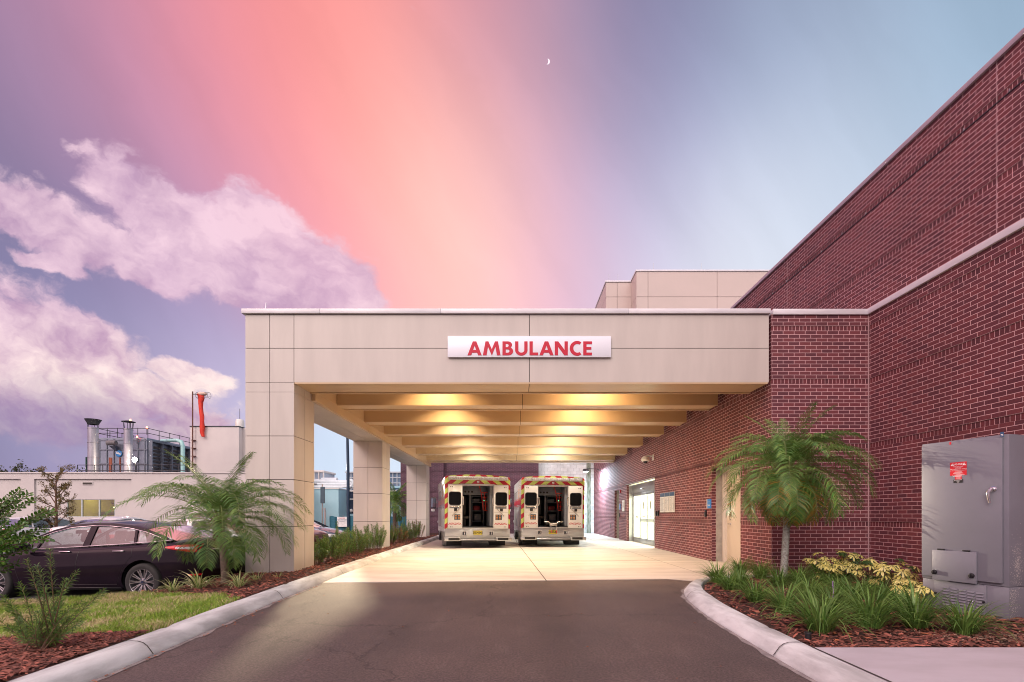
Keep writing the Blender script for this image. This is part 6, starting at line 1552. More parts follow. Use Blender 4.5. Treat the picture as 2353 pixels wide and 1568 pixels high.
# trees
tree_leaf = leafmat('small_tree_leaves', (.08,.09,.025), (.22,.15,.04), rough=.55, rand=.45)
def tree(lab, base, H, spread, seed, nb, leaves, ls, leafm, z0=.12, name='tree', twigs=True, gap=.0, crown=None):
    r = random.Random(seed); t = thing(name, lab, 'tree', base); tr, lf = MB(), MB()
    tr.tube([(0,0,-.1),(.03*H*.2,0,H*.3),(0,.01,H*.62),(.02,0,H*.82)], [H*.018, H*.014, H*.008, H*.003], 8)
    ends = []
    for k in range(nb):
        f = z0+(.80-z0)*(k/nb); az = k*2.399+r.uniform(-.4,.4); s = Vector((0,0,H*f)); L = spread*r.uniform(.55,1.1)*(1.0 if crown is None else crown(f)); up = r.uniform(.5,1.5)
        e = s+Vector((math.cos(az)*L, math.sin(az)*L, L*up*.9)); e.z = min(e.z, H*r.uniform(.85,1.05)); m_ = s.lerp(e, .5)+Vector((0,0,-.06*L)); pts = [s*(1-q)**2+m_*2*q*(1-q)+e*q*q for q in [i/6 for i in range(7)]]
        tr.tube(pts, [H*.006*(1-.85*i/6) for i in range(7)], 5, cap=False)
        for j in range(5):
            q = r.uniform(.3, 1); i = min(int(q*6), 5); a = pts[i].lerp(pts[i+1], q*6-i); d = Vector((r.gauss(0,1), r.gauss(0,1), r.gauss(.5,.8))).normalized()*L*r.uniform(.2,.5); ends.append((a, a+d)); tr.tube([a, a+d*.5+Vector((0,0,.02)), a+d], [H*.0022, H*.0016, H*.0008], 4, cap=False)
        ends.append((pts[3], pts[6]))
    for k in range(leaves):
        a, b = r.choice(ends); f = r.random()**.8; p = a.lerp(b, f)+Vector((r.gauss(0,1), r.gauss(0,1), r.gauss(0,1)))*ls*1.3; d = Vector((r.gauss(0,1), r.gauss(0,1), r.gauss(0,.7))).normalized(); u = d.orthogonal().normalized(); s = ls*r.uniform(.6,1.3); o = len(lf.v)
        lf.v += [tuple(p-d*s), tuple(p+u*s*.45), tuple(p+d*s), tuple(p-u*s*.45)]; lf.f.append((o,o+1,o+2,o+3)); lf.m.append(0)
    tr.build('trunk', stem_m, t, smooth=50); lf.build('crown', leafm, t); return t
b = P(128, 1262, 20.5); b.z = -.285
tree('thin reddish green sapling in front of the white building', b, 4.0, .85, 51, 30, 5200, .030, tree_leaf, z0=.10, crown=lambda f: 1.15-.55*f, name='sapling')
dark_leaf = leafmat('dark_tree_leaves', (.035,.06,.02), (.09,.09,.03), rough=.6, rand=.4)
for x, ytop, Y, lab in ((10,1068,62,'dark treetop beyond the white building at the far left'),(-60,1060,64,'dark treetop cut by the left edge'),(225,1084,70,'low dark treetop beyond the white building near the chimneys')):
    b = P(x, 1182, Y); H = CH+(VY-ytop)/F*Y+.3; tree(lab, (b.x, b.y, -.285), H, H*.38, int(x)+300, 22, 3200, .13, dark_leaf, z0=.3, name='distant_tree')
# ================================================================== UTILITY CABINET
cabm = mat('grey_cabinet_enamel', (.185,.19,.225), (.165,.17,.20), 1.3, rough=.38, bump=.15, bscale=260, coat=.2)
cA = G(2119, 1396, .12); cB = G(2319, 1429, .12)       # front face lower edge ends
ang = math.atan2(cB.y-cA.y, cB.x-cA.x); Wc = (cB-cA).length; Hc = CH+(VY-1018)/F*cA.y-.12
cab = thing('utility_cabinet', 'tall grey electrical cabinet with a red danger sticker by the brick wall', 'cabinet', (cA.x, cA.y, .10), ang)
# local: x along the front face (0..Wc), -y... outward is +y rotated: face outward normal = (sin, -cos)
D = .75; k0 = .37
m = MB(); m.box(-.04, Wc+.05, -.02, D+.04, -.1, .02, b=.008); m.build('concrete_pad', walkmat, cab, smooth=30)
m = MB(); m.box(0, Wc, .0, D, k0+.012, Hc, b=.004); m.build('shell', cabm, cab, smooth=30)
m = MB(); m.box(.004, Wc-.002, .004, D-.004, .02, k0+.008, b=.004); lowr = m.build('base_skirt', cabm, cab, smooth=30)
m = MB(); m.box(.012, Wc-.045, -.030, -.001, k0+.045, Hc-.035, b=.005); door = m.build('door', cabm, cab, smooth=30)
m = MB(); m.box(.17*Wc, .69*Wc, -.055, -.0305, k0+.012, k0+.36, b=.005); fl = m.build('access_flap', cabm, door, smooth=30)
for x in (.27, .57):
    m = MB(); m.box(x*Wc-.035, x*Wc+.035, -.052, -.031, k0+.362, k0+.378, b=.004); m.build('hinge', black, door)
for x in (.20, .64):
    m = MB(); m.lathe([(.001,.028),(.020,.026),(.027,.012),(.028,0)], 18, 0, TR(x*Wc, -.055, k0+.10) @ RX(math.pi/2)); m.box(x*Wc-.006, x*Wc+.006, -.092, -.08, k0+.075, k0+.125, b=.003); m.build('knob', black, door, smooth=40)
m = MB(); m.tube([(Wc*.862,-.030,1.42),(Wc*.862,-.075,1.42),(Wc*.835,-.085,1.39),(Wc*.835,-.075,1.33),(Wc*.845,-.07,1.27)], [.020,.018,.016,.014,.011], 10); m.lathe([(.030,0),(.030,.012),(.001,.016)], 16, 0, TR(Wc*.862,-.030,1.42) @ RX(math.pi/2)); m.build('handle', chrome, door, smooth=50)
m = MB(); m.box(.165*Wc, .77*Wc, -.012, .003, .03, k0+.0, b=.003); vp = m.build('vent_panel', cabm, cab, smooth=30)
for i in range(5):
    for j in range(7):
        m = MB(); x0 = Wc*(.27+.098*i); z0 = .285-.032*j-.004*i+.02
        if z0 < .04: continue
        m.add([(x0,-.013,z0),(x0+.068,-.013,z0),(x0+.062,-.024,z0-.016),(x0+.006,-.024,z0-.016),(x0,-.013,z0-.018),(x0+.068,-.013,z0-.018)], [(0,1,2,3)[::-1],(3,2,5,4)[::-1],(1,5,2),(0,3,4)]); m.build('louvre', cabm, vp)
for x, z in ((.185,.22),(.745,.19)):
    m = MB(); m.lathe([(.001,.012),(.012,.010),(.014,0)], 12, 0, TR(x*Wc,-.012,z) @ RX(math.pi/2)); m.build('bolt', black, vp, smooth=40)
# stickers
def zz(y, x): # photo y at photo x on the door plane -> local z
    f = (x-2119)/200.0; Y = cA.y+(cB.y-cA.y)*f; return CH+(VY-y)/F*Y-.10
rs = mat('danger_red', (.62,.02,.03), (.58,.02,.03), 4, rough=.35); ws = mat('sticker_white', (.8,.8,.8), rough=.4)
def fx(x):   # photo x -> fraction along the face, perspective-correct
    u = (x-VX)/F; dx, dy = math.cos(ang), math.sin(ang); return ((u*cA.y-cA.x)/(dx-u*dy))
xa, xb = fx(2187.5), fx(2225.5); za, zb = zz(1093.5, 2206), zz(1063, 2206)
m = MB(); m.box(xa, xb, -.0325, -.0305, za, zb); st = m.build('danger_sticker', rs, door)
xm = (xa+xb)/2; w = xb-xa
text('DANGER', .030, ws, st, (xm, -.033, zb-.026), (R(90),0,0), 'lettering', ext=.0004)
for i, s in enumerate(('HIGH VOLTAGE', 'KEEP OUT', 'RISK OF ELECTRIC SHOCK')): text(s, .0135, ws, st, (xm, -.033, zb-.052-.0145*i), (R(90),0,0), 'lettering', ext=.0003)
text('FOR USE OF QUALIFIED PERSONNEL ONLY', .0085, ws, st, (xm, -.033, zb-.096), (R(90),0,0), 'lettering', ext=.0003)
m = MB()
for i, q in enumerate((.5,.62,.72,.3,.9,.55,.8)): m.box(xm-w*.42*q, xm+w*.42*q, -.0332, -.0326, zb-.112-.0085*i, zb-.109-.0085*i)
m.build('fine_print', ws, st)
for sx in (xa+.022, xb-.022):
    m = MB(); m.prism([(-.016,-.014),(.016,-.014),(0,.016)], .0006, 0, TR(sx, -.0326, zb-.026) @ RX(math.pi/2)); tg_ = m.build('warning_triangle', ws, st)
    m = MB(); m.box(sx-.0016, sx+.0016, -.0338, -.0333, zb-.034, zb-.017); m.box(sx-.0016, sx+.0016, -.0338, -.0333, zb-.039, zb-.036); m.build('exclamation_mark', rs, tg_)
m = MB(); m.box(xm-w*.20, xm+w*.20, -.0322, -.0305, za-.045, za-.0005); st2 = m.build('lower_red_sticker', rs, door)
text('DANGER', .012, ws, st2, (xm, -.0328, za-.010), (R(90),0,0), 'lettering', ext=.0003)
m = MB()
for i in range(4): m.box(xm-w*.14, xm+w*.14, -.0328, -.0323, za-.021-.006*i, za-.0195-.006*i)
m.build('fine_print', ws, st2)
m = MB(); m.box(xm-w*.29, xm+w*.27, -.0335, -.0305, za-.083, za-.046); st3 = m.build('black_sticker', black, door)
m = MB()
for i, q in enumerate((.9,.35,.2)): m.box(xm-w*.27*q, xm+w*.25*q, -.0342, -.0336, za-.054-.012*i, za-.050-.012*i)
m.build('print_lines', ws, st3)
m = MB(); m.box(fx(2303), fx(2311), -.0325, -.0305, zz(1005,2307), zz(993.5,2307)); st4 = m.build('maker_sticker', navy, door)
m = MB(); x_ = fx(2303); m.box(x_+.004, fx(2311)-.004, -.0332, -.0326, zz(1000,2307), zz(998.5,2307)); m.box(x_+.004, fx(2311)-.004, -.0332, -.0326, zz(1003,2307), zz(1002,2307)); m.build('print_lines', ws, st4)
m = MB(); m.box(fx(2186), fx(2190), -.0325, -.0305, zz(1023,2188), zz(1017,2188)); m.build('small_red_sticker', rs, door)
# dried cement splashes on the right-hand side face
spm = mat('dried_splash', (.62,.58,.55), rough=.9); m = MB(); r = random.Random(77)
for k in range(900):
    c1 = r.random() < .6; y = (.14 if c1 else .07)+r.gauss(0, .045); z = (.62 if c1 else .24)+r.gauss(0, .10)*(1 if r.random() < .8 else 2); s = r.uniform(.0012, .0048)
    if .0 < y < D-.02 and .03 < z < 1.2 and abs(z-k0-.01) > .01: m.add([(Wc+.0012,y-s,z),(Wc+.0012,y,z-s),(Wc+.0012,y+s,z+s*.3),(Wc+.0012,y,z+s)], [(0,1,2,3)])
m.build('cement_splash', spm, cab)

# ================================================================== LEFT SIDE BACKGROUND
stucco = mat('cream_stucco', (.60,.56,.54), (.55,.51,.50), .6, rough=.9, bump=.2, bscale=30)
Yw = 35.0
bl = thing('white_annex', 'long low white stucco building with lit strip windows', 'building', (-30, Yw, -.285)); sh = bl.location
def px(x, Y=Yw): return (x-VX)/F*Y
def pz(y, Y=Yw): return CH+(VY-y)/F*Y
x0, x1, zt = px(-260), px(640), pz(1088.5)
wx0, wx1, wz0, wz1 = px(150), px(261), pz(1188), pz(1148)
m = MB()                                                # wall with recessed bays and a window hole
m.box(x0, x1, Yw, Yw+.25, pz(1101), zt-.0); zr_ = pz(1101)
bays_ = [(px(-200), px(47.5)), (px(78), px(302))]
edges = [x0] + [q for b_ in bays_ for q in b_] + [x1]
for i in range(0, len(edges), 2): m.box(edges[i], edges[i+1], Yw, Yw+.25, -.4, zr_)
for a, b_ in bays_:
    if a < wx0 < b_:
        m.box(a, wx0, Yw+.12, Yw+.25, -.4, zr_); m.box(wx1, b_, Yw+.12, Yw+.25, -.4, zr_); m.box(wx0, wx1, Yw+.12, Yw+.25, -.4, wz0); m.box(wx0, wx1, Yw+.12, Yw+.25, wz1, zr_)
    else: m.box(a, b_, Yw+.12, Yw+.25, -.4, zr_)
m.build('wall', stucco, bl, shift=sh)
m = MB(); m.box(x0-.05, x1, Yw-.06, Yw+.3, zt, zt+.10, b=.02); m.build('parapet', stucco, bl, shift=sh, smooth=30)
m = MB(); m.box(x0, x1, Yw+.26, Yw+9, zt-.4, zt-.3); m.build('roof', MATS['roof_membrane'], bl, shift=sh)
m = MB(); a, b_ = px(188), px(209); m.box(a-.05, b_+.05, Yw+.08, Yw+.115, pz(1114.5), pz(1107), b=.01); vf = m.build('vent_frame', stucco, bl, shift=sh)
m = MB(); m.box(a, b_, Yw+.06, Yw+.079, pz(1113), pz(1109)); m.build('vent_slot', groove, vf, shift=sh)
# lit workshop behind the windows
yroom = mat('yellow_lit_room', (.50,.44,.12), (.40,.35,.10), .8, rough=.8)
m = MB(); m.box(wx0-.5, wx1+.5, Yw+5, Yw+5.1, wz0-1.5, wz1+.6); m.box(wx0-.6, wx0-.5, Yw+.3, Yw+5, wz0-1.5, wz1+.6); m.box(wx1+.5, wx1+.6, Yw+.3, Yw+5, wz0-1.5, wz1+.6); m.box(wx0-.6, wx1+.6, Yw+.3, Yw+5.1, wz1+.6, wz1+.7); m.box(wx0-.6, wx1+.6, Yw+.3, Yw+5.1, wz0-1.6, wz0-1.5)
m.build('workshop_room', yroom, bl, shift=sh)
m = MB(); xx = wx0-.4
m.tube([(wx0-.4,Yw+4.5,wz1-.15),(wx1+.4,Yw+4.5,wz0+.1)], .05, 6); m.tube([(px(185),Yw+4,wz0-.3),(px(230),Yw+4,wz1+.5)], .05, 6); m.tube([(px(230),Yw+4,wz0-.3),(px(180),Yw+4,wz1+.5)], .05, 6); m.tube([(wx0-.4,Yw+3.4,wz0+.25),(wx1+.4,Yw+3.4,wz0+.25)], .16, 10); m.box(px(236), px(242), Yw+2.8, Yw+3.2, wz0, wz1+.5)
m.build('roof_trusses', steel_dark, bl, shift=sh)
for i, (a, b_, y) in enumerate(((px(235), px(258), 3.0), (px(190), px(222), 4.2), (px(150), px(175), 4.2))):
    m = MB(); m.box(a, b_, Yw+y, Yw+y+.12, pz(1166), pz(1163)); m.build('strip_light', lampm if i == 0 else mat('dim_strip', (1,1,1), emit=(1,.85,.45), estr=5), bl, shift=sh)
L = bpy.data.lights.new('workshop', 'AREA'); L.shape = 'RECTANGLE'; L.size = 5; L.size_y = 1; L.energy = 75; L.color = (1,.9,.55)
lo = bpy.data.objects.new('workshop_lamp', L); COL.objects.link(lo); lo.parent = bl; lo.location = (px(205)-sh.x, 2.6, wz1+.55-sh.z)
fr = MB()
wf = MB(); wf.box(wx0, wx1, Yw+.15, Yw+.22, wz0-.03, wz0+.03); wf.box(wx0, wx1, Yw+.15, Yw+.22, wz1-.03, wz1+.03)
for x in (px(150), px(184), px(224.5), px(261)): wf.box(x-.05, x+.05, Yw+.14, Yw+.23, wz0, wz1)
wfo = wf.build('window', mat('pale_window_frame', (.50,.56,.56), rough=.5), bl, shift=sh)
m = MB(); m.box(wx0, wx1, Yw+.18, Yw+.185, wz0, wz1); m.build('glass', glassmat('workshop_glass', (.9,.9,.75), .03), wfo, shift=sh)

# white penthouse with windsock
Yt = 36.5
tb = thing('white_stair_tower', 'plain cream tower block rising behind the first column', 'building', (px(500,Yt), Yt, 4)); sh = tb.location
m = MB(); m.box(px(437,Yt), px(549,Yt), Yt, Yt+5, 3.5, pz(981,Yt), b=.03); m.box(px(549,Yt)+.0, px(549,Yt)+1.0, Yt+.5, Yt+5, 3.5, pz(981,Yt)-.02, b=.03); m.build('wall', stucco, tb, shift=sh, smooth=30)
m = MB(); m.box(px(436,Yt), px(549,Yt)+.04, Yt-.04, Yt+5, pz(981,Yt)+.001, pz(980,Yt)+.03); m.build('cap_flashing', steel_dark, tb, shift=sh)
t = thing('roof_ventilator', 'white domed ventilator on the cream tower roof', 'ventilator', (px(551,Yt+2), Yt+2, pz(981,Yt)))
m = MB(); rv = 20/F*Yt*.5; m.lathe([(rv*.8,0),(rv*.8,.25),(rv*1.05,.26),(rv*1.05,.34),(rv,.36),(rv,.75),(rv*.8,.92),(.001,.98)], 24); m.build('drum', white_paint, t, smooth=35); m = MB(); m.tube([(0,0,.95),(0,0,1.8)], .02, 5); m.build('antenna', steel_dark, t)
zs = pz(900, Yt-.2); xs_ = px(442.6, Yt-.2)
t = thing('windsock_mast', 'rusty mast on the cream tower carrying a limp orange windsock', 'mast', (xs_, Yt-.2, 2.0))
m = MB(); m.tube([(0,0,.0),(0,0,zs-2)], .045, 8); m.build('pole', mat('rusty_steel', (.16,.06,.04), (.10,.05,.04), 6, rough=.8), t)
for z in (3.0, 3.6, 4.2, 4.8): 
    m = MB(); m.box(-.14, .14, -.02, .19, z, z+.04); m.build('wall_bracket', MATS['rusty_steel'], t)
m = MB(); zt_ = zs-2-.3
m.tube([(0,0,zt_+.1),(.32,0,zt_+.1)], .03, 6); 
for k in range(3): a = 2*math.pi*k/3; m.tube([(.32,math.cos(a)*.22,zt_+math.sin(a)*.22),(1.25,math.cos(a)*.22,zt_+math.sin(a)*.22)], .012, 4)
for x in (.35, 1.25): m.tube([(x,.22*math.cos(2*math.pi*k/12),zt_+.22*math.sin(2*math.pi*k/12)) for k in range(13)], .012, 4)
m.build('sock_frame', steel_dark, t)
m = MB(); r = random.Random(4); rows = []
path = [(.50,.10,.24),(.62,.02,.22),(.66,-.20,.20),(.60,-.5,.16),(.62,-.9,.14),(.70,-1.6,.15),(.72,-2.3,.16),(.70,-2.8,.14),(.80,-3.1,.10)]
for x, z, w_ in path: rows.append([(x+w_*math.cos(2*math.pi*k/14)*(1+.25*math.sin(3*k+z*3)), w_*.7*math.sin(2*math.pi*k/14), zt_+z) for k in range(14)])
m.grid(rows, closed=True); m.build('windsock', mat('orange_red_cloth', (.72,.05,.02), (.60,.03,.02), 3, rough=.7), t, smooth=80)
m = MB(); m.sphere((.72,0,zt_+.12), .26, 10, sc=(1.5,.8,.6)); m.build('faded_collar', mat('faded_cloth', (.75,.55,.45), rough=.8), t, smooth=60)

# cooling plant
Yc = 45.0; galv = mat('galvanised_steel', (.27,.30,.37), (.20,.225,.29), 1.2, rough=.5, metal=.5, stretch=(1,1,.4)); galv_d = mat('galvanised_dark', (.19,.21,.26), (.14,.155,.20), 3, rough=.6, metal=.3)
def cx(x): return (x-VX)/F*Yc
ct = thing('cooling_tower', 'large grey louvred cooling unit behind the white building', 'cooling unit', (cx(280), Yc, 2)); sh = ct.location
x0, x1, zt = cx(221), cx(338), pz(1006.5, Yc); yb = 55.0
m = MB(); m.box(x0, x1, Yc, yb, 1.0, zt); m.build('casing', galv, ct, shift=sh)
m = MB()
for x in (229, 246, 262, 288, 300, 318, 333): m.box(cx(x)-.04, cx(x)+.04, Yc-.06, Yc-.001, 1.0, zt-.1)
for y in (1012, 1034, 1066): m.box(x0, x1, Yc-.05, Yc-.002, pz(y,Yc)-.05, pz(y,Yc)+.05)
m.build('casing_ribs', galv_d, ct, shift=sh)
m = MB(); zz0 = 2.0
nl = 17
for i in range(nl):
    z = 2.2+(zt-.9-2.2)*i/(nl-1)
    m.add([(x1+.02,Yc+.5,z),(x1+.02,yb-.3,z),(x1+.26,yb-.3,z+.20),(x1+.26,Yc+.5,z+.20)], [(0,1,2,3),(3,2,1,0)])
m.build('louvre_bank', mat('louvre_grey', (.42,.38,.38), (.34,.31,.32), 2, rough=.6), ct, shift=sh)
m = MB()
for y in (Yc+.15, Yc+1.5, Yc+2.8, Yc+4.1, Yc+5.4, Yc+6.8, Yc+8.2, yb-.1): m.box(x1+.01, x1+.40, y-.04, y+.04, 1.5, zt-.35)
m.box(x1+.01, x1+.42, Yc+.1, yb, zt-.35, zt-.22); m.build('louvre_frame', galv_d, ct, shift=sh)
m = MB()
for z in (zt+.45, zt+.9):
    m.tube([(x0,Yc+.1,z),(x1,Yc+.1,z),(x1,yb,z)], .03, 5); m.tube([(x0,Yc+.1,z),(x0,yb,z)], .03, 5)
for i in range(6): xx = x0+(x1-x0)*i/5; m.tube([(xx,Yc+.1,zt),(xx,Yc+.1,zt+.95)], .03, 5)
for i in range(1, 8): yy = Yc+.1+(yb-Yc)*i/7; m.tube([(x1,yy,zt),(x1,yy,zt+.95)], .03, 5); m.tube([(x0,yy,zt),(x0,yy,zt+.95)], .03, 5)
m.build('guard_rail', steel_dark, ct, shift=sh)
lz = pz(1042.7, Yc-.1); m = MB(); m.lathe([(.001,.03),(.29,.03),(.31,.0)], 28, 0, TR(cx(274.5), Yc-.07, lz) @ RX(math.pi/2)); lg = m.build('round_logo_plate', mat('logo_blue', (.02,.22,.55), rough=.4), ct, shift=sh)
text('BAC', .24, ws, lg, (cx(274.5)-sh.x, Yc-.105-sh.y, lz-sh.z+.02), (R(90),R(20),0), 'logo_letters', ext=.002, bold=.012)
m = MB(); m.lathe([(.001,-.4),(.22,-.4),(.24,.0),(.22,.4),(.001,.4)], 14, 0, TR(cx(267), Yc-.5, pz(1020,Yc)) @ RY(math.pi/2)); m.build('fan_motor', mat('motor_grey', (.16,.15,.16), rough=.6), ct, shift=sh, smooth=40)
m = MB(); m.add([(cx(262),Yc-.6,pz(1027,Yc)),(cx(276),Yc-.6,pz(1027,Yc)),(cx(276),Yc-.05,pz(1027,Yc)),(cx(262),Yc-.05,pz(1027,Yc)),(cx(269),Yc-.05,pz(1037,Yc)),(cx(266),Yc-.05,pz(1037,Yc))], [(0,1,2,3),(0,3,5),(1,4,2),(0,5,4,1)]); m.build('motor_bracket', galv_d, ct, shift=sh)
def pipe(name, lab, pts, rad, m_, cat='pipe'):
    t = thing(name, lab, cat, pts[0]); m = MB(); m.tube([Vector(p)-Vector(pts[0]) for p in pts], rad, 12); m.build('tube', m_, t, smooth=60); return t
cyan = mat('aqua_pipe_paint', (.36,.62,.60), (.32,.57,.56), 4, rough=.4)
yp = 44.0; a = P(372, 1013, 50); b1 = P(408, 1012.5, yp); 
pipe('coolant_pipe', 'pale aqua pipe bending down beside the cooling unit', [a, b1, b1+Vector((.35,0,-.12)), b1+Vector((.48,0,-.5)), b1+Vector((.48,0,-6))], .17, cyan)
rustp = mat('rust_red_steel', (.25,.06,.04), (.18,.05,.03), 4, rough=.7); greenp = mat('dark_green_pipe', (.02,.08,.06), rough=.5)
for x, m_, lab, yt in ((254, rustp, 'rust red post left of the lamp', 1052), (276, rustp, 'thinner rust red post under the round logo', 1052), (198.5, greenp, 'dark green pipe at the roof edge beside the left chimney', 1051), (203, rustp, 'dark red pipe at the roof edge beside the left chimney', 1051)):
    a = P(x, yt, 43.0); pipe('roof_post', lab, [a, Vector((a.x, a.y, 3.2))], .07 if x != 254 else .13, m_, 'post')
chim = mat('stainless_flue', (.40,.38,.43), (.30,.29,.35), 1.6, rough=.45, metal=.6, stretch=(4,4,.5), bump=.1)
def chimney(x, ytop, wpx, Y, lab, cone):
    b = P(x, 1182, Y); rr_ = wpx/F*Y/2; zt = pz(ytop, Y); t = thing('flue_chimney', lab, 'chimney', (b.x, Y, 2.5)); H = zt-2.5
    m = MB(); pr_ = [(rr_,0)]
    for k in range(1, 6): z = (H-.75)*k/5; pr_ += [(rr_,z-.05),(rr_*1.10,z-.045),(rr_*1.10,z),(rr_,z+.005)]
    m.lathe(pr_+[(rr_,H-.70),(rr_*.9,H-.70)], 28); m.build('stack', chim, t, smooth=35)
    m = MB()
    if cone: m.lathe([(rr_*.95,H-.45),(rr_*1.55,H-.03),(rr_*1.6,H),(rr_*1.2,H+.02),(.001,H+.02)], 28)
    else: m.lathe([(rr_*1.55,H-.10),(rr_*1.55,H-.07),(rr_*.5,H+.02),(.001,H+.05)], 28)
    m.build('cowl', steel_dark, t, smooth=35)
    m = MB()
    for k in range(6): a = 2*math.pi*k/6; m.tube([(math.cos(a)*rr_*.95, math.sin(a)*rr_*.95, H-.75),(math.cos(a)*rr_*1.2, math.sin(a)*rr_*1.2, H-.10)], .025, 4)
    m.build('cowl_struts', steel_dark, t)
chimney(214, 964.5, 20, 42.2, 'left steel flue chimney with a wide conical cowl', True); chimney(295, 967.5, 17.5, 42.2, 'right steel flue chimney with a flat cap near the lamp', False)
redl = mat('red_beacon_lens', (1,.1,.05), emit=(1,.22,.10), estr=9)
for x, y, Y, lab in ((299.5, 965, 42.2, 'small red warning beacon on the right chimney'), (337.5, 982, 45, 'small red warning beacon on the cooling unit corner'), (315, 1003.5, 44.8, 'small red warning beacon on the cooling unit rail')):
    b = P(x, y, Y); t = thing('warning_beacon', lab, 'beacon', b); m = MB(); m.lathe([(.07,-.09),(.07,.0),(.04,.06),(.001,.07)], 12); m.build('lens', redl, t, smooth=40); m = MB(); m.tube([(0,0,-.7),(0,0,-.09)], .03, 6); m.build('stem', steel_dark, t)
# railings on the annex roof
m = MB(); t = thing('roof_railing', 'thin grey railing along the white building roof edge', 'railing', P(178, 1088, 39)); sh = t.location
a, b_ = P(178, 1088, 39).x, P(430, 1088, 39).x; zt = pz(1069, 39)
for z in (zt, zt-.45): m.tube([(a,39,z),(b_,39,z)], .03, 5)
n = 14
for k in range(n): xx = a+(b_-a)*k/(n-1); m.tube([(xx,39,2.8),(xx,39,zt)], .03, 5)
m.build('rails', steel_dark, t, shift=sh)
# bright floodlight
b = P(309, 1056.5, 41.0); t = thing('floodlight', 'blazing floodlight on the cooling plant', 'lamp', b)
m = MB(); m.box(-.22, .22, .02, .22, -.18, .18, b=.03); m.build('housing', steel_dark, t, smooth=40)
m = MB(); m.lathe([(.001,.0),(.20,.0),(.21,-.02)], 20, 0, RX(math.pi/2)); m.build('lens', mat('flood_lens', (1,1,1), emit=(1,.88,.66), estr=300), t)
m = MB(); m.tube([(0,.12,-.18),(0,.12,-3.2)], .05, 6); m.build('post', steel_dark, t)
L = bpy.data.lights.new('flood', 'SPOT'); L.energy = 900; L.spot_size = R(120); L.spot_blend = .5; L.shadow_soft_size = .15; L.color = (1,.85,.62)
lo = bpy.data.objects.new('flood_lamp', L); COL.objects.link(lo); lo.parent = t; lo.location = (0,-.1,0); lo.rotation_euler = (R(78), 0, R(48))

# ---- what shows between the columns
pale_b = mat('pale_blue_stucco', (.42,.66,.74), (.36,.60,.68), .8, rough=.9, bump=.2, bscale=30)
t = thing('pale_blue_shed', 'pale blue plant building seen between the first two columns', 'building', (-19, 40, -.285)); sh = t.location
m = MB(); m.box(px(560,40), px(778,40), 40, 46, -.4, pz(1124,40), b=.02); m.build('wall', pale_b, t, shift=sh); m = MB(); m.box(px(560,40), px(779,40), 39.95, 46, pz(1124,40), pz(1122,40)); m.build('coping', white_paint, t, shift=sh)
pipew = mat('white_pipe_lagging', (.66,.74,.78), (.56,.66,.70), 3, rough=.5)
for i, (y, x0_, x1_, Y, rr_, lab) in enumerate(((1108, 640, 812, 43, .22, 'thick white lagged pipe on the pale building roof'), (1113.5, 640, 800, 42, .14, 'thin white pipe in front of the thick one'), (1119, 700, 815, 41, .12, 'lowest white pipe above the pale wall'), (1105.5, 740, 775, 44, .30, 'short fat white duct on the roof'))):
    a, b_ = P(x0_, y-(3 if i == 0 else 0), Y), P(x1_, y+(2 if i == 0 else 0), Y); pipe('roof_pipe', lab, [a, b_], rr_, pipew)
a = P(800, 1104, 41); pipe('roof_pipe', 'curved white pipe bending behind the lamp pole', [a, P(808,1105,41), P(812,1110,41), P(808,1118,41), P(800,1120,41)], .16, pipew)
t = thing('rooftop_glass_cabin', 'small glazed white cabin on the plant roof', 'cabin', P(735, 1105, 44)); sh = t.location
x0, x1 = px(700,44), px(744,44); m = MB(); m.box(x0, x1, 44, 47, pz(1086,44), pz(1081,44), b=.05); m.box(x0, x1, 44, 47, pz(1106,44), pz(1101,44))
for x in (712, 722, 732, 743): m.box(px(x,44)-.05, px(x,44)+.05, 44, 44.1, pz(1101,44), pz(1086,44))
m.build('frame', white_paint, t, shift=sh); m = MB(); m.box(x0, x1-.1, 44.12, 46.9, pz(1101,44), pz(1086,44)); m.build('glazing', mat('pale_glazing', (.40,.48,.60), rough=.1), t, shift=sh)
dk = brickmat('dark_blue_brick', (.035,.05,.10), (.028,.04,.08), (.07,.10,.16))
t = thing('dark_brick_building', 'low dark brick building behind the lamp pole', 'building', (-16, 42, -.285)); sh = t.location
w = WB(); wall(w, (px(779,42), 42), (px(1000,42), 42), (0,-1), -.3, pz(1130,42)); w.v = [(a-sh.x, b-sh.y, c-sh.z) for a, b, c in w.v]; w.build('wall', [dk, dk], t)
m = MB(); m.box(px(779,42), px(1000,42), 41.9, 47, pz(1130,42)+.002, pz(1127.5,42)); m.box(px(779,42), px(1000,42), 41.92, 42, pz(1149,42), pz(1146,42)); m.build('coping', white_paint, t, shift=sh)
m = MB(); m.sphere((px(808,42), 41.85, pz(1174,42)), .16, 12); m.build('round_lamp', white_paint, t, shift=sh, smooth=60)
m = MB(); m.box(px(779,42), px(830,42), 41.9, 41.99, pz(1190,42), pz(1181,42)); m.build('base_band', pale_b, t, shift=sh)
gl_f = mat('blue_curtain_glass', (.10,.17,.26), (.16,.24,.34), .5, rough=.12, spec=.8)
t = thing('glass_fronted_block', 'far office block with a blue window grid', 'building', (px(870,60), 60, -.285)); sh = t.location
zt = pz(1087,60); m = MB(); m.box(px(795,60), px(960,60), 60.1, 68, -.4, zt); m.build('glazing', gl_f, t, shift=sh)
m = MB(); m.box(px(793,60), px(962,60), 59.9, 68, zt, zt+.15)
for i in range(17): x = px(797+i*9.6,60); m.box(x-.05, x+.05, 60.0, 60.09, 2, zt)
for y in (1098, 1110, 1122): m.box(px(795,60), px(960,60), 60.001, 60.095, pz(y,60)-.05, pz(y,60)+.05)
m.build('window_grid', mat('pale_mullion', (.50,.58,.64), rough=.5), t, shift=sh)
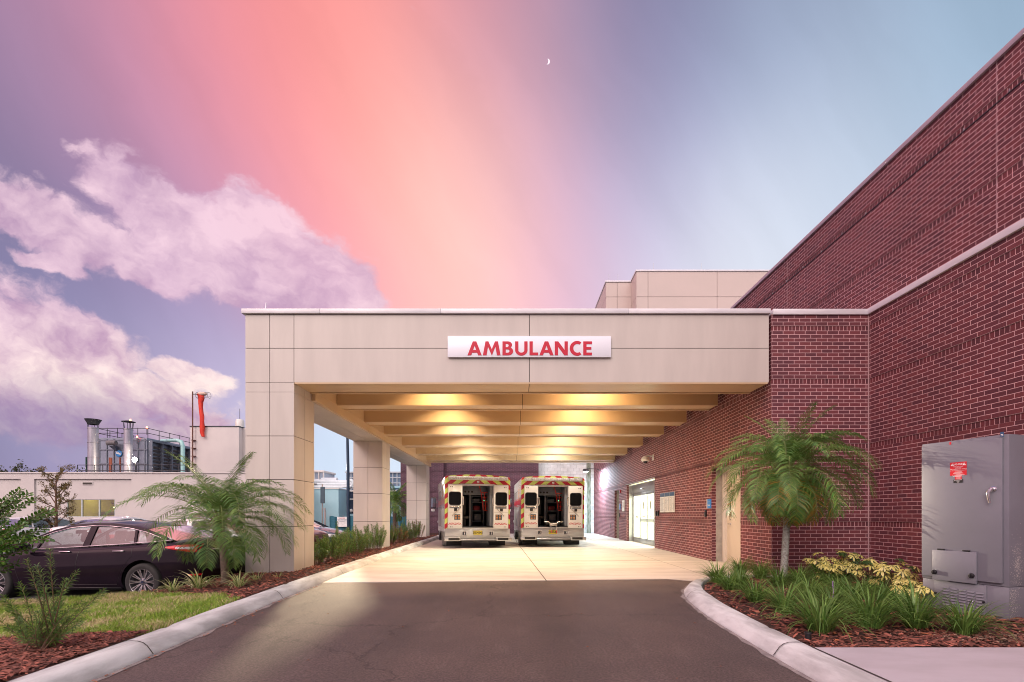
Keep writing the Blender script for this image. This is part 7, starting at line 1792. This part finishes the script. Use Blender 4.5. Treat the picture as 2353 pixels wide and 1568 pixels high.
t = thing('white_entrance_block', 'pale stepped block beside the brick wing', 'building', (px(925,34), 34, -.285)); sh = t.location
m = MB(); m.box(px(918,34), px(960,34), 34, 38, pz(1126,34), pz(1110,34), b=.03); m.box(px(923,34), px(960,34), 34.3, 38, pz(1148,34), pz(1126,34)); m.box(px(896,34), px(960,34), 34.2, 38, pz(1121,34), pz(1117,34)); m.box(px(895,34), px(960,34), 34.4, 38, -.4, pz(1160,34)); m.build('wall', pale_b, t, shift=sh)
t = thing('blue_awning', 'bright blue pointed fabric awning', 'awning', P(905, 1138, 33)); sh = t.location
m = MB(); a, b_, c_ = P(893, 1139, 33), P(921, 1122, 33), P(917, 1139, 34.5); dd = P(893, 1140, 34.5); m.add([a, b_, c_, dd], [(0,2,1),(0,1,3),(1,2,3)]); m.build('canvas', mat('awning_blue', (.02,.42,.62), rough=.6), t, shift=sh)
m = MB(); m.tube([P(893,1139,33), Vector((P(893,1139,33).x,33,-.3))], .03, 5); m.tube([c_, Vector((c_.x,c_.y,-.3))], .03, 5); m.build('poles', steel_dark, t, shift=sh)
scr = mat('teal_fence_screen', (.02,.11,.16), (.03,.15,.20), 2, rough=.7, stretch=(1,1,4))
t = thing('screened_fence', 'construction fence with dark teal screening', 'fence', (px(830,27), 30, -.285)); sh = t.location
m = MB(); rows = []
for i in range(60):
    x = px(757,30)+(px(942,30)-px(757,30))*i/59; y = 30+.05*math.sin(i*1.3)+.03*math.sin(i*3.1); rows.append([(x, y, -.28), (x, y+.02, .4), (x, y, pz(1187,30)+.03*math.sin(i*.9))])
m.grid(rows); m.build('screen', scr, t, shift=sh)
for i in range(7):
    x = px(757,30)+(px(942,30)-px(757,30))*i/6; m = MB(); m.tube([(x,30.08,-.3),(x,30.08,pz(1185,30))], .03, 6); m.build('post', alu, t, shift=sh)
m = MB(); a, b_ = px(774.5,29.9), px(797,29.9); z0_, z1_ = pz(1211,29.9), pz(1188,29.9); m.box(a, b_, 29.90, 29.915, z0_, z1_); bn = m.build('banner', ws, t, shift=sh)
cxm = (a+b_)/2-sh.x; text('DOSTER', .10, mat('banner_red', (.6,.03,.05), rough=.5), bn, (cxm, 29.897-sh.y, z1_-.09-sh.z), (R(90),0,0), 'heading', ext=.001); text('JOBSITE DRESS CODE', .066, navy, bn, (cxm, 29.897-sh.y, z1_-.19-sh.z), (R(90),0,0), 'title', ext=.001, bold=.001)
m = MB()
for k, q in enumerate((.9,.6)): m.box(a+(b_-a)*(.5-.45*q), a+(b_-a)*(.5+.45*q), 29.893, 29.899, z1_-.26-.035*k, z1_-.25-.035*k)
m.build('fine_print', navy, bn, shift=sh)
# lamp pole whose lamp sits above the canopy edge
pb_ = P(800.5, 1182, 30); pt = P(796, 1006, 30)
t = thing('lamp_pole', 'tall dark blue lamp pole between the first two columns', 'lamp post', (pb_.x, 30, -.285)); m = MB(); m.tube([(0,0,0),(-.02,0,4.5),(-.12,0,9.2)], [.10,.09,.06], 12); m.build('pole', mat('dark_blue_pole', (.015,.04,.08), rough=.4), t, smooth=60)
m = MB(); m.tube([(-.12,0,9.1),(.3,-.5,9.3)], .04, 6); m.box(.05, .55, -1.15, -.45, 9.25, 9.40, b=.03); hd = m.build('lamp_head', steel_dark, t, smooth=40)
m = MB(); m.box(.12, .48, -1.05, -.55, 9.235, 9.249); m.build('lens', lit_lens, hd)
m = MB(); m.lathe([(.16,0),(.16,.06),(.10,.10)], 16); m.build('base_cover', steel_dark, t, smooth=35)
L = bpy.data.lights.new('pole_lamp', 'SPOT'); L.energy = 15500; L.spot_size = R(22); L.spot_blend = .6; L.shadow_soft_size = .40; L.color = (1,.80,.52)
lo = bpy.data.objects.new('pole_lamp', L); COL.objects.link(lo); lo.parent = t; lo.location = (.3,-.8,9.15); lo.rotation_euler = (Vector((-2.0,6.2,.285))-Vector((t.location.x+.3,29.2,9.15))).to_track_quat('-Z','Y').to_euler()
t = thing('lamp_pole', 'unseen lamp pole added behind the first column for the palm shadow', 'lamp post', (-24, 50, -.285)); m = MB(); m.tube([(0,0,0),(0,0,6.65)], [.10,.06], 12); m.build('pole', MATS['dark_blue_pole'], t, smooth=60)  # unseen pole and spot, added to throw the palm shadow onto the cabinet
m = MB(); m.box(-.2, .2, -.45, .05, 6.63, 6.77, b=.03); hd = m.build('lamp_head', steel_dark, t, smooth=40); m = MB(); m.box(-.15, .15, -.40, 0, 6.615, 6.629); m.build('lens', lit_lens, hd)
L = bpy.data.lights.new('palm_shadow_lamp', 'SPOT'); L.energy = 210000; L.spot_size = R(2.6); L.spot_blend = .5; L.shadow_soft_size = .10; L.color = (1,.84,.66)
lo = bpy.data.objects.new('palm_shadow_lamp', L); COL.objects.link(lo); lo.parent = t; lo.location = (.1,-.3,6.58); lo.rotation_euler = (Vector((4.95,5.75,1.5))-Vector((-23.9,49.7,6.3))).to_track_quat('-Z','Y').to_euler()
t = thing('sign_back', 'grey back of a road sign on a galvanised post', 'sign', (px(741,24), 24, -.285)); m = MB(); m.box(px(736,24)-px(741,24), px(746.5,24)-px(741,24), 0, .03, pz(1157,24)+.285, pz(1119,24)+.285, b=.01); m.build('panel', mat('sign_back_grey', (.07,.11,.14), rough=.5, metal=.4), t)
m = MB(); m.tube([(-.03,.06,0),(-.03,.06,pz(1112,24)+.285)], .03, 6); m.tube([(.10,.08,0),(.10,.08,1.6),(.06,.08,1.85)], .05, 8); m.build('post', alu, t)
# moon
mo = P(1257, 143, 2600); t = thing('moon', 'small pale crescent moon', 'moon', mo); t.rotation_euler = (0, R(8), 0)
rm = 6.5/F*2600; m = MB(); N = 24; o_ = [(math.sin(math.pi*k/N)*rm, math.cos(math.pi*k/N)*rm) for k in range(N+1)]; i_ = [(math.sin(math.pi*k/N)*rm*.42, math.cos(math.pi*k/N)*rm) for k in range(N, -1, -1)][1:-1]
m.prism(o_+i_, 4, 0, RX(math.pi/2)); 
o = m.build('crescent', mat('moon_glow', (.5,.45,.5), emit=(.80,.66,.74), estr=.7), t)
